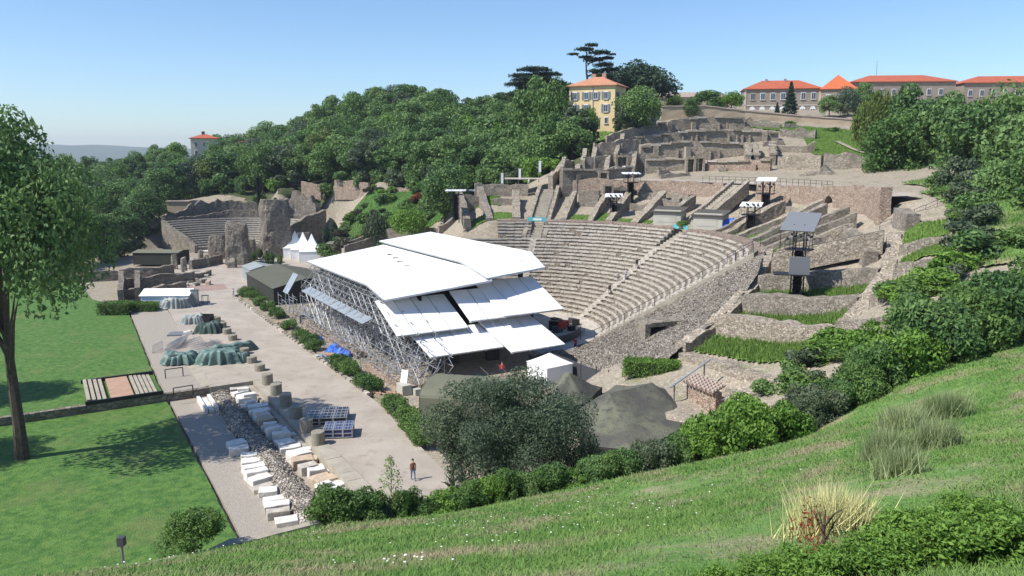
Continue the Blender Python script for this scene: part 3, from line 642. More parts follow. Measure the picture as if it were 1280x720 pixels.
def grass_patch(poly, label, zoff=0.12, m='grass', h=0.16, dens=26, parent=None):
    """a patch of turf following the ground, with blades"""
    a = np.array([(p[0], p[1]) for p in poly]); x0, y0 = a.min(0); x1, y1 = a.max(0); st_ = .35
    xs = np.arange(x0, x1 + st_, st_); ys = np.arange(y0, y1 + st_, st_); X, Y = np.meshgrid(xs, ys); Z = patch_z(X, Y) + zoff
    ok = inside(poly, X[:-1, :-1] + st_ / 2, Y[:-1, :-1] + st_ / 2); id_ = np.arange(X.size).reshape(X.shape)
    q = np.stack([id_[:-1, :-1], id_[:-1, 1:], id_[1:, 1:], id_[1:, :-1]], -1)[ok]
    V = np.stack([X, Y, Z], -1).reshape(-1, 3).tolist(); F = q.tolist()
    if not F: return
    n = int(len(F) * dens * .3); f = rng.integers(0, len(F), n); P = np.array(V)[np.array(F)[f]]
    u, v = rng.random((n, 1)), rng.random((n, 1)); B = P[:, 0] * (1 - u) * (1 - v) + P[:, 1] * u * (1 - v) + P[:, 2] * u * v + P[:, 3] * (1 - u) * v
    an = rng.random(n) * 6.28; wdt = .03 + .03 * rng.random(n); hh = h * (.5 + rng.random(n)); D = np.stack([np.cos(an), np.sin(an), 0 * an], -1)
    o_ = len(V); tri = np.stack([B - D * wdt[:, None], B + D * wdt[:, None], B + np.stack([rng.normal(size=n) * .05, rng.normal(size=n) * .05, hh], -1)], 1).reshape(-1, 3)
    V += tri.tolist(); F += [(o_ + 3 * i, o_ + 3 * i + 1, o_ + 3 * i + 2) for i in range(n)]
    return tag(MB().add(V, F).build('grass_patch', m), label, 'grass', kind='stuff')
patch_z = lambda X, Y: terrain(X, Y)
def sector(a0, a1, r0, r1): return [pol(r0, a)[:2] for a in np.linspace(a0, a1, 6)] + [pol(r1, a)[:2] for a in np.linspace(a1, a0, 6)]
for k, (a0, a1) in enumerate(GR):
    grass_patch(sector(a0, a1, 36.2, rnd.uniform(39, 42.5)), 'short green grass between radial wall stubs above the seats')
# cells on the near side, stepping down towards the stage
cell = [-33.5, -41.5, -49.5, -58.0]
lb = ['thick rubble wall above the highest grass cell by the lighting mast', 'broad grey wall between the highest and the middle grass cell', 'long curved wall between the middle and the lowest grass cell', 'low wall below the lowest grass cell', 'last low wall stub beside the tile-topped wall']
for a, l in zip(cell, lb):
    r1_ = 50.0
    wall([(*pol(37.0, a + 1.0)[:2], ringz(37, a) - 1, ringz(37, a + 5) + .7 - (1.2 if a < -55 else 0)), (*pol(43, a)[:2], ringz(43, a) - 1, ringz(43, a + 4) + .75 - (1.2 if a < -55 else 0)), (*pol(r1_, a - .6)[:2], ringz(49, a) - 1, ringz(49, a + 4) + .6 - (1.2 if a < -55 else 0))], l, 'rubble_grey' if a > -45 else 'rubble', th=2.2, rag=.25)
for a0, a1, l in ((-35.2, -39.8, 'lush grass in the highest cell'), (-43.3, -47.8, 'lush grass in the middle cell below the grey wall'), (-51.3, -56.3, 'lush grass in the lowest cell')):
    grass_patch(sector(a0, a1, 37.5, 49), l, zoff=.2, h=.4, dens=40)
wall([(*pol(50.6, a)[:2], ringz(49, a) - 1, ringz(49, a) + (1.7 if a > -50 else .9)) for a in np.arange(-21, -67, -3)], 'outer curved rubble wall of the grass cells with a shaded drop behind', 'rubble', th=1.4, rag=.6, step=.7)
for a, r0_, r1_ in ((-30, 51.5, 57), (-37, 52, 58), (-45, 52, 59), (-52, 52, 58)):
    q0, q1 = pol(r0_, a), pol(r1_, a - 2); wall([(*q0[:2], tz(*q0[:2]) - .5, tz(*q0[:2]) + 1.1), (*q1[:2], tz(*q1[:2]) - .5, tz(*q1[:2]) + .8)], 'low broken cross wall outside the curved wall of the grass cells', 'rubble_grey', th=1.2, rag=.3, group='cross walls below the hedge')
for a0, a1, r0_, r1_ in ((-24, -29, 51.6, 56), (-32, -36, 51.8, 57), (-39, -44, 52, 57)):
    grass_patch(sector(a0, a1, r0_, r1_), 'grass between the low cross walls outside the cells', zoff=.15, h=.3)
for k, (a0, a1, r, h) in enumerate(((4, 9, 45, 1.3), (10.5, 15.5, 47, 1.5), (-8, -4, 44, 1.2), (45, 50, 46, 1.6), (52, 57, 44, 1.3), (59, 64, 47, 1.6), (66, 71, 45, 1.5), (67, 72, 48.5, 1.8), (45, 57, 48.8, 1.6), (88, 93, 44, 1.4), (95, 100, 46, 1.5), (16.5, 21.5, 43, 1.2))):
    wall([(*pol(r, a)[:2], ringz(r, a) - .4, ringz(r, a) + h) for a in np.linspace(a0, a1, 4)], 'broken concentric wall piece between two radial stubs', rnd.choice(['rubble', 'rubble_grey']), th=1.0, rag=.5, group='concentric wall pieces above the seats')
# vaulted entrance block breaking the rubble slope
A, B, Cc = at(812, 434, 3.2), at(832, 430, 3.4), at(860, 424, 3.8)
o = empty('vault_entrance', A, 'square masonry block with a deep dark vault opening in the rubble slope', 'vault')
d = (B - A); rz_ = math.atan2(d.y, d.x); n_ = Vector((-math.sin(rz_), math.cos(rz_), 0)); e_ = Vector((math.cos(rz_), math.sin(rz_), 0)); w_o = d.length
for u0, u1, z0, z1, nm, mm in ((-.7, 0, 0, 3.3, 'jamb', 'rubble_grey'), (w_o, w_o + 3.0, 0, 3.4, 'jamb', 'rubble_grey'), (0, w_o, 2.9, 3.4, 'lintel', 'rubble_grey')):
    c_ = A + e_ * ((u0 + u1) / 2) + n_ * 1.2; MB().box((c_.x, c_.y, A.z - .5 + (z0 + z1) / 2), (u1 - u0, 2.6, z1 - z0 + .0), rz_).build(nm, mm, o)
c_ = A + e_ * (w_o / 2) + n_ * 2.2; MB().box((c_.x, c_.y, A.z + .9), (w_o, .3, 2.9), rz_).build('shade_panel', 'rubble_dark', o)  # dark back panel paints the shade deep in the vault
# low walls capped with old roof tiles, below the grass cells
for (pa_, pb_, z_, lab) in (((862, 474), (899, 489), 4.6, 'low tile-capped wall beside the diagonal pole'), ((990, 466), (1020, 474), 7.6, 'tile-capped wall corner half hidden by the hedge')):
    A, B = at(*pa_, z_), at(*pb_, z_); o = empty('tile_capped_wall', A, lab, 'wall'); d = B - A; rz_ = math.atan2(d.y, d.x); m_ = (A + B) / 2; nt_ = max(5, int(d.length / .42)); n_ = Vector((-math.sin(rz_), math.cos(rz_), 0))
    MB().box((m_.x, m_.y, z_ - 1.6), (d.length, .7, 2.9), rz_).build('wall_body', 'rubble_pink', o)
    for k in range(nt_):
        p_ = A.lerp(B, (k + .5) / nt_); MB().tube(p_ + n_ * .75 + Vector((0, 0, .42)), p_ - n_ * .75 + Vector((0, 0, -.12)), .2, 8).build('roof_tile', 'tile_old', o)
A, B = at(838, 484, 4.2), at(888, 449, 6.2); o = empty('diagonal_pole', A, 'long pale diagonal pole on posts above the tile-capped wall', 'pole'); MB().tube(A, B, .1, 6).build('pole', 'alu_panel', o); M_ = A.lerp(B, .85); MB().tube(M_ - Vector((0, 0, 3)), M_ + Vector((0, 0, .1)), .07).build('post', 'grey_metal', o); M_ = A.lerp(B, .1); MB().tube(M_ - Vector((0, 0, 3)), M_ + Vector((0, 0, .1)), .07).build('post', 'grey_metal', o)
# ruined cubes and foundations at the right
for a, r, L, l in ((-17, 41.5, 3.5, 'squared wall block near the pale stairs'), (-19, 46, 5, 'stepped foundation wall under the curved enclosure wall'), (-20.5, 51.5, 4, 'broken foundation wall beside the black stair rail'), (-28, 47.5, 3, 'wall pier beside the stone stump')):
    q0, q1 = pol(r, a + L * .6), pol(r + 1, a - L * .6); wall([(*q0[:2], tz(*q0[:2]) - .8, tz(*q0[:2]) + 1.7), (*q1[:2], tz(*q1[:2]) - .8, tz(*q1[:2]) + 1.4)], l, 'rubble_grey', th=1.5, rag=.3)
# the curved enclosure wall with its arched opening
arch_a = 8.0
segs = [(97, 84.5, 19.2), (75.5, 37.5, 20.2), (29, arch_a + 2.0, 20.4), (arch_a - 2.0, -13.5, 20.6)]
for k, (a0, a1, zt) in enumerate(segs):
    lab = ['grey curved wall beside the wood, beyond the broad stairs', 'pinkish curved enclosure wall above the huts', 'pinkish curved wall between the long stairs and the arched opening', 'tall pinkish curved wall to the right of the arched opening'][k]
    wall([(*pol(R2, a)[:2], 15.4, zt + (.4 if k == 3 else 0)) for a in np.arange(a0, a1 - .01, -(a0 - a1) / max(3, int((a0 - a1) / 2)))], lab, 'rubble_pink' if k else 'rubble', th=1.3, rag=.35, step=.7, levels=6)
o = empty('arched_opening', pol(R2, arch_a, 16), 'dark round-arched opening in the curved enclosure wall', 'arch')
mb = MB(); ca, sa = math.cos(R(arch_a)), math.sin(R(arch_a)); W = 2.1
def onwall(u, z, d): return (CX + (R2 + d) * ca - u * sa, CY + (R2 + d) * sa + u * ca, z)
prof = [(-1.15, 16.0)] + [(-1.15 * math.cos(t), 18.1 + 1.15 * math.sin(t)) for t in np.linspace(0, math.pi, 11)] + [(1.15, 16.0)]
n = len(prof); V = []; F = []
outer = [(-W, 15.4)] + [(np.interp(t, [0, math.pi], [-W, W]), 20.7) for t in np.linspace(0, math.pi, 11)] + [(W, 15.4)]
for d in (-.7, .7): V += [onwall(u, z, d) for u, z in prof] + [onwall(u, z, d) for u, z in outer]
for i in range(n - 1):
    F += [(i, i + 1, n + i + 1, n + i), (2 * n + i + 1, 2 * n + i, 3 * n + i, 3 * n + i + 1), (i + 1, i, 2 * n + i, 2 * n + i + 1), (n + i, n + i + 1, 3 * n + i + 1, 3 * n + i)]
mb.add(V, F); mb.build('arch_ring', 'rubble_pink', o)
mb = MB(); mb.box((*onwall(0, 0, 2.6)[:2], 17.6), (2.4, 2.8, 3.8), R(arch_a)); mb.build('passage', 'dull_black', o)  # solid black block painted in for the unlit inside of the arch
# upper walk behind the curved wall
V = []; F = []
for j in range(50):
    a = 90 - j * 2.08; V += [pol(51.1, a, 20.15), pol(55.0, a, 20.35)]
for j in range(49): F.append((j * 2, j * 2 + 1, j * 2 + 3, j * 2 + 2))
tag(MB().add(V, F).build('upper_walk', 'piazza'), kind='structure')
o = empty('walk_railing', pol(51.6, 30, 20.2), 'thin dark railing along the upper walk above the stairs', 'railing')
mb = MB(); pr = None
for j in range(22):
    q = pol(51.6, 44 - j * 1.6, 20.2); mb.tube(q, q + Vector((0, 0, 1.1)), .04)
    if pr:
        for h in (1.1, .6): mb.tube(pr + Vector((0, 0, h)), q + Vector((0, 0, h)), .03)
    pr = q
mb.build('rail', 'dark_grey', o)

# ================================================================ UPPER RUINS (terrace walls)
def wpx(nodes, h, label, m='rubble', th=1.0, rag=.4, **k):
    """wall through base pixels (px, py, depth)"""
    P = [pw(a, b, c, h if not isinstance(h, (list, tuple)) else h[i]) for i, (a, b, c) in enumerate(nodes)]
    o = wall(P, label, m, th, rag, **k); L = sum(math.hypot(q[0] - p[0], q[1] - p[1]) for p, q in zip(P[:-1], P[1:]))
    if L > 9 and 'terrace' in label and 'crumbling' not in label:          # pale ledge stones, buttresses and dark panels painted as shaded recesses
        r = random.Random(int(L * 10)); Q = polyline(P, 1.0); d = 0
        for i in range(0, len(Q) - 2, 2):
            if r.random() < .25: continue
            a, b = Q[i], Q[min(len(Q) - 1, i + 2)]; rz = math.atan2(b[1] - a[1], b[0] - a[0]); zt = min(a[3], b[3])
            MB().box(((a[0] + b[0]) / 2, (a[1] + b[1]) / 2 - .15, zt - r.uniform(.0, .2)), (math.hypot(b[0] - a[0], b[1] - a[1]) * .96, th + .5, r.uniform(.25, .45)), rz).build('ledge_stone', r.choice(['seat_stone', 'rubble', 'concrete']), o)
        i = 3
        while i < len(Q) - 3:
            a, b = Q[i], Q[i + 1]; rz = math.atan2(b[1] - a[1], b[0] - a[0]); n_ = (math.sin(rz), -math.cos(rz)); hgt = a[3] - a[2]; f = r.random()
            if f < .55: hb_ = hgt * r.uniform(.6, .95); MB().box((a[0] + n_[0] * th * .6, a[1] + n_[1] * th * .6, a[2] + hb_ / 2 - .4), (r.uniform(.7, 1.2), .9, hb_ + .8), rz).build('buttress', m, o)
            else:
                w, hh = r.uniform(.9, 1.8), hgt * r.uniform(.45, .7); MB().box((a[0] + n_[0] * (th * .5 + .06), a[1] + n_[1] * (th * .5 + .06), a[2] + hh / 2), (w, .14, hh), rz).build('shade_panel', 'rubble_dark', o)
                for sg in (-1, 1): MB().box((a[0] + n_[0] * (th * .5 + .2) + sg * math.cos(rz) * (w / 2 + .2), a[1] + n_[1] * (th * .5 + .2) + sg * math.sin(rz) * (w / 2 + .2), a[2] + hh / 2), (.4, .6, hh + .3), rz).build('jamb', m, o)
            i += r.randrange(3, 8)
    return o
wpx([(806, 229, 166), (842, 228, 166), (880, 223, 165)], [5.0, 4.9, 4.0], 'tall flat-topped terrace wall above the pinkish curved wall', 'rubble', rag=.18, sink=1.5)
wpx([(884, 223, 164), (930, 222, 160), (963, 221, 157)], [3.6, 3.5, 3.6], 'long low terrace wall behind the upper walk railing', 'rubble_pink', rag=.25, sink=1.5)
wpx([(972, 217, 158), (1003, 216, 155), (1027, 214, 152)], [3.6, 3.4, 2.8], 'terrace wall with sandy patches next to the tall buttress', 'rubble', rag=.4, sink=1.5)
wpx([(1030, 208, 152), (1062, 206, 149), (1092, 207, 146)], [2.2, 1.8, 1.4], 'crumbling terrace wall below the grassy slope', 'rubble_grey', rag=.7, sink=1.5)
wpx([(1000, 226, 146), (1030, 222, 144), (1060, 224, 142)], [1.5, 1.9, 1.0], 'grey mound of broken masonry beside the upper walk', 'rubble_grey', th=3.0, rag=.8, sink=1.5)
wpx([(800, 203, 176), (850, 200, 176), (934, 202, 175)], [3.6, 4.2, 4.0], 'second terrace wall with a shaded ledge along its top', 'rubble', rag=.2, sink=1.5)
for x, h in ((935, 3.6), (945, 3.6), (966, 3.8)):
    wpx([(x, 206, 163), (x - 2, 203, 171), (x - 3, 198, 176)], [h * .6, h, h], 'wedge-shaped buttress wall standing out from the second terrace', 'rubble', th=1.0, rag=.15, sink=1.5, group='buttresses of the second terrace')
wpx([(968, 197, 175), (1008, 196, 173), (1017, 192, 173)], [2.4, 2.4, 2.6], 'recessed terrace wall with dark coping next to the grassy slope', 'rubble', rag=.2, sink=1.5)
wpx([(780, 186, 181), (858, 180, 183), (920, 179, 184), (972, 180, 183)], [2.4, 3.0, 3.0, 2.7], 'third terrace wall topped by a pale ledge', 'rubble', rag=.35, sink=1.5)
wpx([(820, 168, 190), (870, 164, 192), (930, 163, 192)], [2.6, 3.4, 3.0], 'uppermost long terrace wall below the tan boundary wall', 'rubble', rag=.3, sink=1.5)
wpx([(903, 162, 194), (950, 160, 193), (975, 162, 192)], [2.4, 2.3, 1.6], 'broken wall ends on the grass below the boundary wall', 'rubble', rag=.7, sink=1.5)
wpx([(975, 168, 186), (1012, 170, 183), (1020, 171, 182)], [1.2, 1.2, 1.8], 'low stump of wall beside the trodden path', 'rubble_grey', rag=.5, sink=1.5)
wpx([(757, 178, 178), (790, 173, 181), (818, 160, 188)], [1.6, 2.0, 2.2], 'stepped wall climbing from the yellow house towards the boundary wall', 'rubble', rag=.6, sink=1.5)
r_ = random.Random(77)
for k in range(34):                                    # stumps between the terraces
    px = r_.uniform(800, 1085); py = r_.choice([233, 224, 208, 212, 190, 186, 172, 169, 158]) + r_.uniform(-3, 3); y = np.interp(py, [150, 165, 180, 203, 226, 235], [197, 191, 183, 175, 164, 158]) - max(0, px - 1000) * .18
    if px > 1015 and py < 200: continue
    a = at_y(px, py, y); g = tz(a.x, a.y); L = r_.uniform(2, 6); an = r_.uniform(-.25, .25) if r_.random() < .6 else 1.4
    wall([(a.x, a.y, g - .4, g + r_.uniform(.6, 1.6)), (a.x + L * math.cos(an), a.y + L * math.sin(an), g - .4, g + r_.uniform(.4, 1.8))], 'low weathered wall stump between the upper terrace walls', r_.choice(['rubble', 'rubble_grey']), th=r_.uniform(.8, 1.6), rag=.5, group='wall stumps of the upper terraces', sink=1.2)
# column-like pale pier and dark niches
o = MB(); p_ = at_y(859, 203, 174.5); o.box((p_.x, p_.y, p_.z + 1.4), (1.2, 1.0, 4.0), .2); tag(o.build('stone_pier', 'concrete'), 'pale upright pier standing against the second terrace wall', 'pier')
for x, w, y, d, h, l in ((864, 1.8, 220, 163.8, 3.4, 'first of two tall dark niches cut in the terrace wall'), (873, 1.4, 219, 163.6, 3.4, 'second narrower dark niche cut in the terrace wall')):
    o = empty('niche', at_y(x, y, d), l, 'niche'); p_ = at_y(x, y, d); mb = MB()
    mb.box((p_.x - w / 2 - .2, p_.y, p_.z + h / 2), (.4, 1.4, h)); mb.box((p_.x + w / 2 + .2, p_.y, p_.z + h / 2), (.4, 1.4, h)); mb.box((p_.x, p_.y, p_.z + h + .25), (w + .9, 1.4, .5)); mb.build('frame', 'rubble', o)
    MB().box((p_.x, p_.y + .5, p_.z + h / 2), (w, .3, h)).build('shade_panel', 'rubble_dark', o)  # dark panel, the niche's shade put into its colour
# rooms on the left below the yellow house
rooms = [([(742, 196, 171), (768, 196, 172), (797, 194, 174)], [3.0, 3.2, 3.6], 'ruined room wall just below the yellow house garden'),
         ([(728, 214, 165), (755, 213, 166), (776, 208, 168)], [3.0, 3.0, 2.6], 'ruined room wall with a gap in the middle of the left terraces'),
         ([(775, 211, 167), (800, 210, 168), (806, 212, 168)], [3.4, 3.0, 3.4], 'squared wall with dark doorway below the second terrace'),
         ([(702, 238, 160), (735, 237, 161), (756, 236, 161), (790, 231, 163)], [4.6, 4.0, 4.0, 4.0], 'long tall ruin wall at the foot of the left terraces'),
         ([(760, 247, 155), (800, 245, 155)], [2.0, 1.8], 'low wall with a row of black loudspeakers in front'),
         ([(688, 239, 160), (700, 226, 165), (715, 214, 170)], [3.0, 3.6, 2.4], 'ruin wall edge running up beside the wood')]
for nd, h, l in rooms: wpx(nd, h, l, rnd.choice(['rubble', 'rubble_grey', 'rubble']), rag=.55, sink=1.6)
for px, py0, d0, py1, d1, h in ((741, 213, 165, 198, 172, 2.8), (769, 210, 166, 196, 172, 3.0), (702, 234, 160, 220, 167, 4.2), (757, 234, 161, 212, 167, 3.2), (790, 231, 162, 212, 168, 3.6), (775, 195, 172, 182, 180, 2.6), (728, 218, 164, 205, 170, 3.2), (720, 236, 161, 224, 165, 3.4)):
    wpx([(px, py0, d0), (px + 2, (py0 + py1) / 2, (d0 + d1) / 2), (px + 3, py1, d1)], h, 'cross wall dividing the ruined rooms of the left terraces', 'rubble', th=.9, rag=.5, sink=1.6, group='cross walls of the left terraces')
# doorways: dark recess boxes coloured as the shade inside, with jambs, and rubble heaps
for px, py, d, w, h, l in ((777, 211, 165.6, 1.8, 2.4, 'dark doorway in the squared wall below the second terrace'), (754, 235, 159.6, 1.3, 3.0, 'dark tall doorway in the long ruin wall'), (760, 247, 153.6, 1.3, 2.2, 'small dark doorway in the low wall by the loudspeakers')):
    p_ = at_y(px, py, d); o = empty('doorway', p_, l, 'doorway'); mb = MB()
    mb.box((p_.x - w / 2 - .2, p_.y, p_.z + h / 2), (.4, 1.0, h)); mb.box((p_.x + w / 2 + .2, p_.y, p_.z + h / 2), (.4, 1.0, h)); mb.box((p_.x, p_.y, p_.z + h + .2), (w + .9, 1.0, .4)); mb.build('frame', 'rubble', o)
    MB().box((p_.x, p_.y + .4, p_.z + h / 2), (w, .2, h)).build('shade_panel', 'rubble_dark', o)
# left of the seats: broken chambers beside the canopy, and the odd block
for nd, h, l in (([(548, 292, 166), (575, 278, 168), (604, 276, 165)], [1.4, 1.6, 2.0], 'low chamber wall behind the white canopy roof'),
                 ([(585, 262, 172), (615, 256, 172), (652, 256, 168)], [1.8, 2.0, 1.8], 'chamber wall beside the path under the wood'),
                 ([(604, 276, 164), (607, 266, 170), (612, 256, 174)], [2.2, 2.2, 2.2], 'cross wall joining the two chamber walls'),
                 ([(630, 262, 165), (656, 262, 163)], [1.7, 1.5], 'short chamber wall above the top seats'),
                 ([(560, 250, 186), (600, 246, 180), (655, 246, 172)], [1.3, 1.3, 1.3], 'parapet wall of the walk leading to the wood')):
    wpx(nd, h, l, 'rubble_grey', rag=.4, sink=1.5)
grass_patch([at_y(x, y, d)[:2] for x, y, d in ((575, 285, 158), (625, 285, 155), (625, 262, 166), (575, 268, 166))], 'grass in the broken chamber beside the canopy')
# upper slope: grass, path
grass_patch([at_y(x, y, d)[:2] for x, y, d in ((1015, 197, 171), (1085, 197, 160), (1105, 185, 172), (1090, 160, 190), (960, 157, 197), (900, 155, 199), (905, 162, 195), (1000, 170, 188))], 'bright grassy slope below the boundary wall', zoff=.25, h=.3, dens=14)
pa = [(1047, 173, 179), (1055, 181, 176), (1070, 186, 171), (1082, 188, 168)]
mb = MB(); V = []; F = []
for x, y, d in pa: q = at_y(x, y, d); z = tz(q.x, q.y) + .45; V += [(q.x - .7, q.y - .3, z), (q.x + .7, q.y + .3, z)]
for j in range(3): F.append((2 * j, 2 * j + 1, 2 * j + 3, 2 * j + 2))
tag(mb.add(V, F).build('trodden_path', 'piazza'), kind='structure')
grass_patch([at_y(x, y, d)[:2] for x, y, d in ((750, 170, 183), (770, 172, 182), (812, 158, 190), (800, 152, 194), (745, 160, 188))], 'garden grass in front of the yellow house', zoff=.25, h=.3, dens=14)
o = empty('boundary_wall', at_y(950, 152, 199), 'long tan plastered boundary wall with dark coping below the stone building', 'wall')
pts = [pw(826, 150, 202, 3.2), pw(880, 147, 203, 2.8), pw(930, 150, 203, 2.2), pw(1000, 156, 201, 2.1), pw(1100, 164, 196, 2.2), pw(1220, 170, 192, 2.2)]
mb = MB(); rough_wall(mb, [(a, b, c - 1, d) for a, b, c, d in pts], .6, .04, 2.0, 1.0, 99); mb.build('wall_body', 'plaster_tan', o)
mb = MB(); rough_wall(mb, [(a, b, d + .02, d + .3) for a, b, c, d in pts], .9, .04, 2.0, .02, 99, levels=1); mb.build('coping', 'tile_old', o)
o = empty('garden_gate', at_y(822, 151, 200), 'pale grey gate pillar at the end of the boundary wall', 'gate'); p_ = at_y(820, 152, 200)
MB().box((p_.x, p_.y, p_.z + 1.4), (2.0, .5, 4.2)).build('panel', 'alu_panel', o); MB().box((p_.x, p_.y, p_.z + 3.55), (2.3, .7, .2)).build('cap', 'trim', o)
# ================================================================ STAGE CANOPY
canopy = empty('stage_canopy', st(-10, -8, 0), 'large white stage roof with stepped white awning panels on its near side', 'canopy')
def sheet_panels(corners, n, th, name, m, parent, axis=0, gap=.02):
    """cut the quad (a, b, c, d) into n strips along a->b, each a panel of its own"""
    a, b, c, d = [Vector(p) for p in corners]
    for k in range(n):
        f0, f1 = k / n + (1.0 * gap / n if k else 0), (k + 1) / n - (1.0 * gap / n if k < n - 1 else 0)
        dz = Vector((0, 0, rnd.uniform(-.015, .015)))
        MB().slab([a.lerp(b, f0) + dz, a.lerp(b, f1) + dz, d.lerp(c, f1) + dz, d.lerp(c, f0) + dz], th).build(name, m, parent)
def roofpiece(s0, s1, z0, z1, ta0, ta1, tf0, tf1, tl0, tl1, zl0, zl1, n):
    o = bpy.data.objects.new('roof_section', None); col.objects.link(o); o.parent = canopy
    sheet_panels([st(s0, ta0, z0), st(s1, ta1, z1), st(s1, tf1, z1 + .1), st(s0, tf0, z0 + .1)], n, .22, 'roof_panel', 'white_fabric', o)
    sheet_panels([st(s0, tf0, z0 + .1), st(s1, tf1, z1 + .1), st(s1, tl1, zl1), st(s0, tl0, zl0)], n, .22, 'roof_panel', 'white_fabric', o)
    mb = MB()
    mb.tube(st(s0, ta0, z0 - .15), st(s0, tf0, z0 - .05), .12).tube(st(s0, tf0, z0 - .05), st(s0, tl0, zl0 - .1), .12).tube(st(s0, tl0, zl0 - .15), st(s1, tl1, zl1 - .15), .10)
    mb.build('edge_beam', 'steel', o)
    for f in np.linspace(0.02, .98, 7):                                     # trusses below
        s_ = s0 + (s1 - s0) * f; z_ = z0 + (z1 - z0) * f - .35; ta = ta0 + (ta1 - ta0) * f; tl = tf0 + (tf1 - tf0) * f; mb = MB(); mb.tube(st(s_, ta, z_), st(s_, tl, z_), .06).tube(st(s_, ta, z_ - .8), st(s_, tl, z_ - .8), .06)
        m_ = 14
        for j in range(m_): t0 = ta + (tl - ta) * j / m_; t1 = ta + (tl - ta) * (j + 1) / m_; mb.tube(st(s_, t0, z_ if j % 2 else z_ - .8), st(s_, t1, z_ - .8 if j % 2 else z_), .035, 4)
        mb.build('truss', 'dark_grey', o)
    return o
roofpiece(-22.4, -8.5, 9.5, 10.95, -20, -22.8, 5.2, 7.0, 10.7, 12.2, 8.55, 9.95, 6)
roofpiece(-9.1, 1.0, 11.4, 12.2, -24.2, -26.0, 4.6, 6.2, 12.0, 9.9, 10.25, 10.6, 5)
def hook(s, t, z, h=.25, w=.9):                                             # small fittings on the roof
    MB().box(st(s, t, z + .09), (w, .12, .16), ROT_S).build('roof_fitting', 'dark_grey', canopy)
for s, t, z in ((-13.4, -5.5, 10.42), (-12.6, -9, 10.5), (-14, -1.5, 10.35), (-15.5, 5.1, 10.05), (-12, -12.5, 10.57)): hook(s, t, z)
def awning(s0, s1, t0, z0, t1, z1, n):
    o = bpy.data.objects.new('awning', None); col.objects.link(o); o.parent = canopy
    sheet_panels([st(s0, t0, z0), st(s1, t0 + .1, z0), st(s1, t1, z1), st(s0, t1, z1)], n, .12, 'awning_panel', 'white_fabric', o, gap=.03)
    mb = MB()
    for s_ in np.linspace(s0 + .1, s1 - .1, n + 1): mb.tube(st(s_, t0, z0 - .22), st(s_, t1, z1 - .22), .07)
    mb.tube(st(s0, t0 + .3, z0 - .38), st(s1, t0 + .3, z0 - .38), .08).tube(st(s0, t1 - .3, z1 - .2), st(s1, t1 - .3, z1 - .2), .08)
    mb.build('awning_frame', 'steel', o)
awning(-22.5, -13.3, 8.0, 8.0, 14.8, 5.0, 4)
awning(-13.1, -8.1, 9.4, 8.55, 15.0, 5.75, 2)
awning(-8.9, 0.0, 8.0, 9.2, 15.8, 6.05, 4)
awning(-20.2, -10.7, 12.8, 4.75, 18.8, 3.1, 4)
awning(-11.0, -3.5, 12.9, 5.2, 21.2, 3.0, 3)

# ---------------------------------------------------------------- scaffold
scaf = empty('scaffold', st(-20, 0, 0), 'dense grey tube scaffold carrying the white stage roof', 'scaffold')
def bay(t0, t1, h, deep, seed):
    r = random.Random(seed); mb = MB(); S_ = [-22.0, -20.0, -18.0][:deep]; lv = list(np.arange(0, h + .1, 2.0)); 
    if h - lv[-1] > .4: lv.append(h)
    for s in S_:
        mb.tube(st(s, t0, -.05), st(s, t0, h + (.3 if s > -22 else 0)), .055, 4)
        for z in lv[1:]: mb.tube(st(s, t0, z), st(s, t1, z), .045, 4)
        for a, b in zip(lv[:-1], lv[1:]):
            if r.random() < .8: mb.tube(st(s, t0 if r.random() < .5 else t1, a), st(s, t1, b) if r.random() < .5 else st(s, t0, b), .04, 4)
            mb.tube(st(s, t0, a + .1), st(s, t1, b), .04, 4) if r.random() < .6 else mb.tube(st(s, t1, a), st(s, t0, b), .04, 4)
            mb.tube(st(s, t0, a + 1), st(s, t1, a + 1), .035, 4)
    for sa, sb in zip(S_[:-1], S_[1:]):
        for a, b in zip(lv[:-1], lv[1:]):
            mb.tube(st(sa, t0, b), st(sb, t0, b), .045, 4); mb.tube(st(sa, t0, a), st(sb, t0, b), .04, 4)
            if r.random() < .5: mb.tube(st(sa, t1, a), st(sb, t0, b), .04, 4)
    return mb
T_ = list(np.arange(-25, 20.1, 2.25))
for k, (t0, t1) in enumerate(zip(T_[:-1], T_[1:])):
    h = 8.6 if -20 <= t0 < 8 else (6.0 if t0 < -20 else np.interp(t0, [8, 14.5, 19], [7.3, 4.6, 2.9]))
    bay(t0, t1, float(h), 3, k).build('scaffold_bay', 'steel', scaf)
for k, t0 in enumerate(np.arange(-30, -20, 2.25)):                          # loose outworks at the far corner
    mb = MB(); r = random.Random(k + 50)
    for s in (-24.5, -22.8): 
        hh = r.uniform(2.2, 4.5); mb.tube(st(s, t0, -.05), st(s, t0, hh), .05, 4); mb.tube(st(s, t0, hh * .5), st(s, t0 + 2.25, hh * .5), .04, 4); mb.tube(st(s, t0, 0), st(s, t0 + 2.25, 2.2), .04, 4); mb.tube(st(s, t0, hh * .9), st(s, t0 + 2.25, hh * .9), .04, 4)
    mb.tube(st(-24.5, t0, 2), st(-22.8, t0, 2), .04, 4).tube(st(-24.5, t0, 0), st(-22.8, t0, 2), .04, 4); mb.build('scaffold_bay', 'steel', scaf)
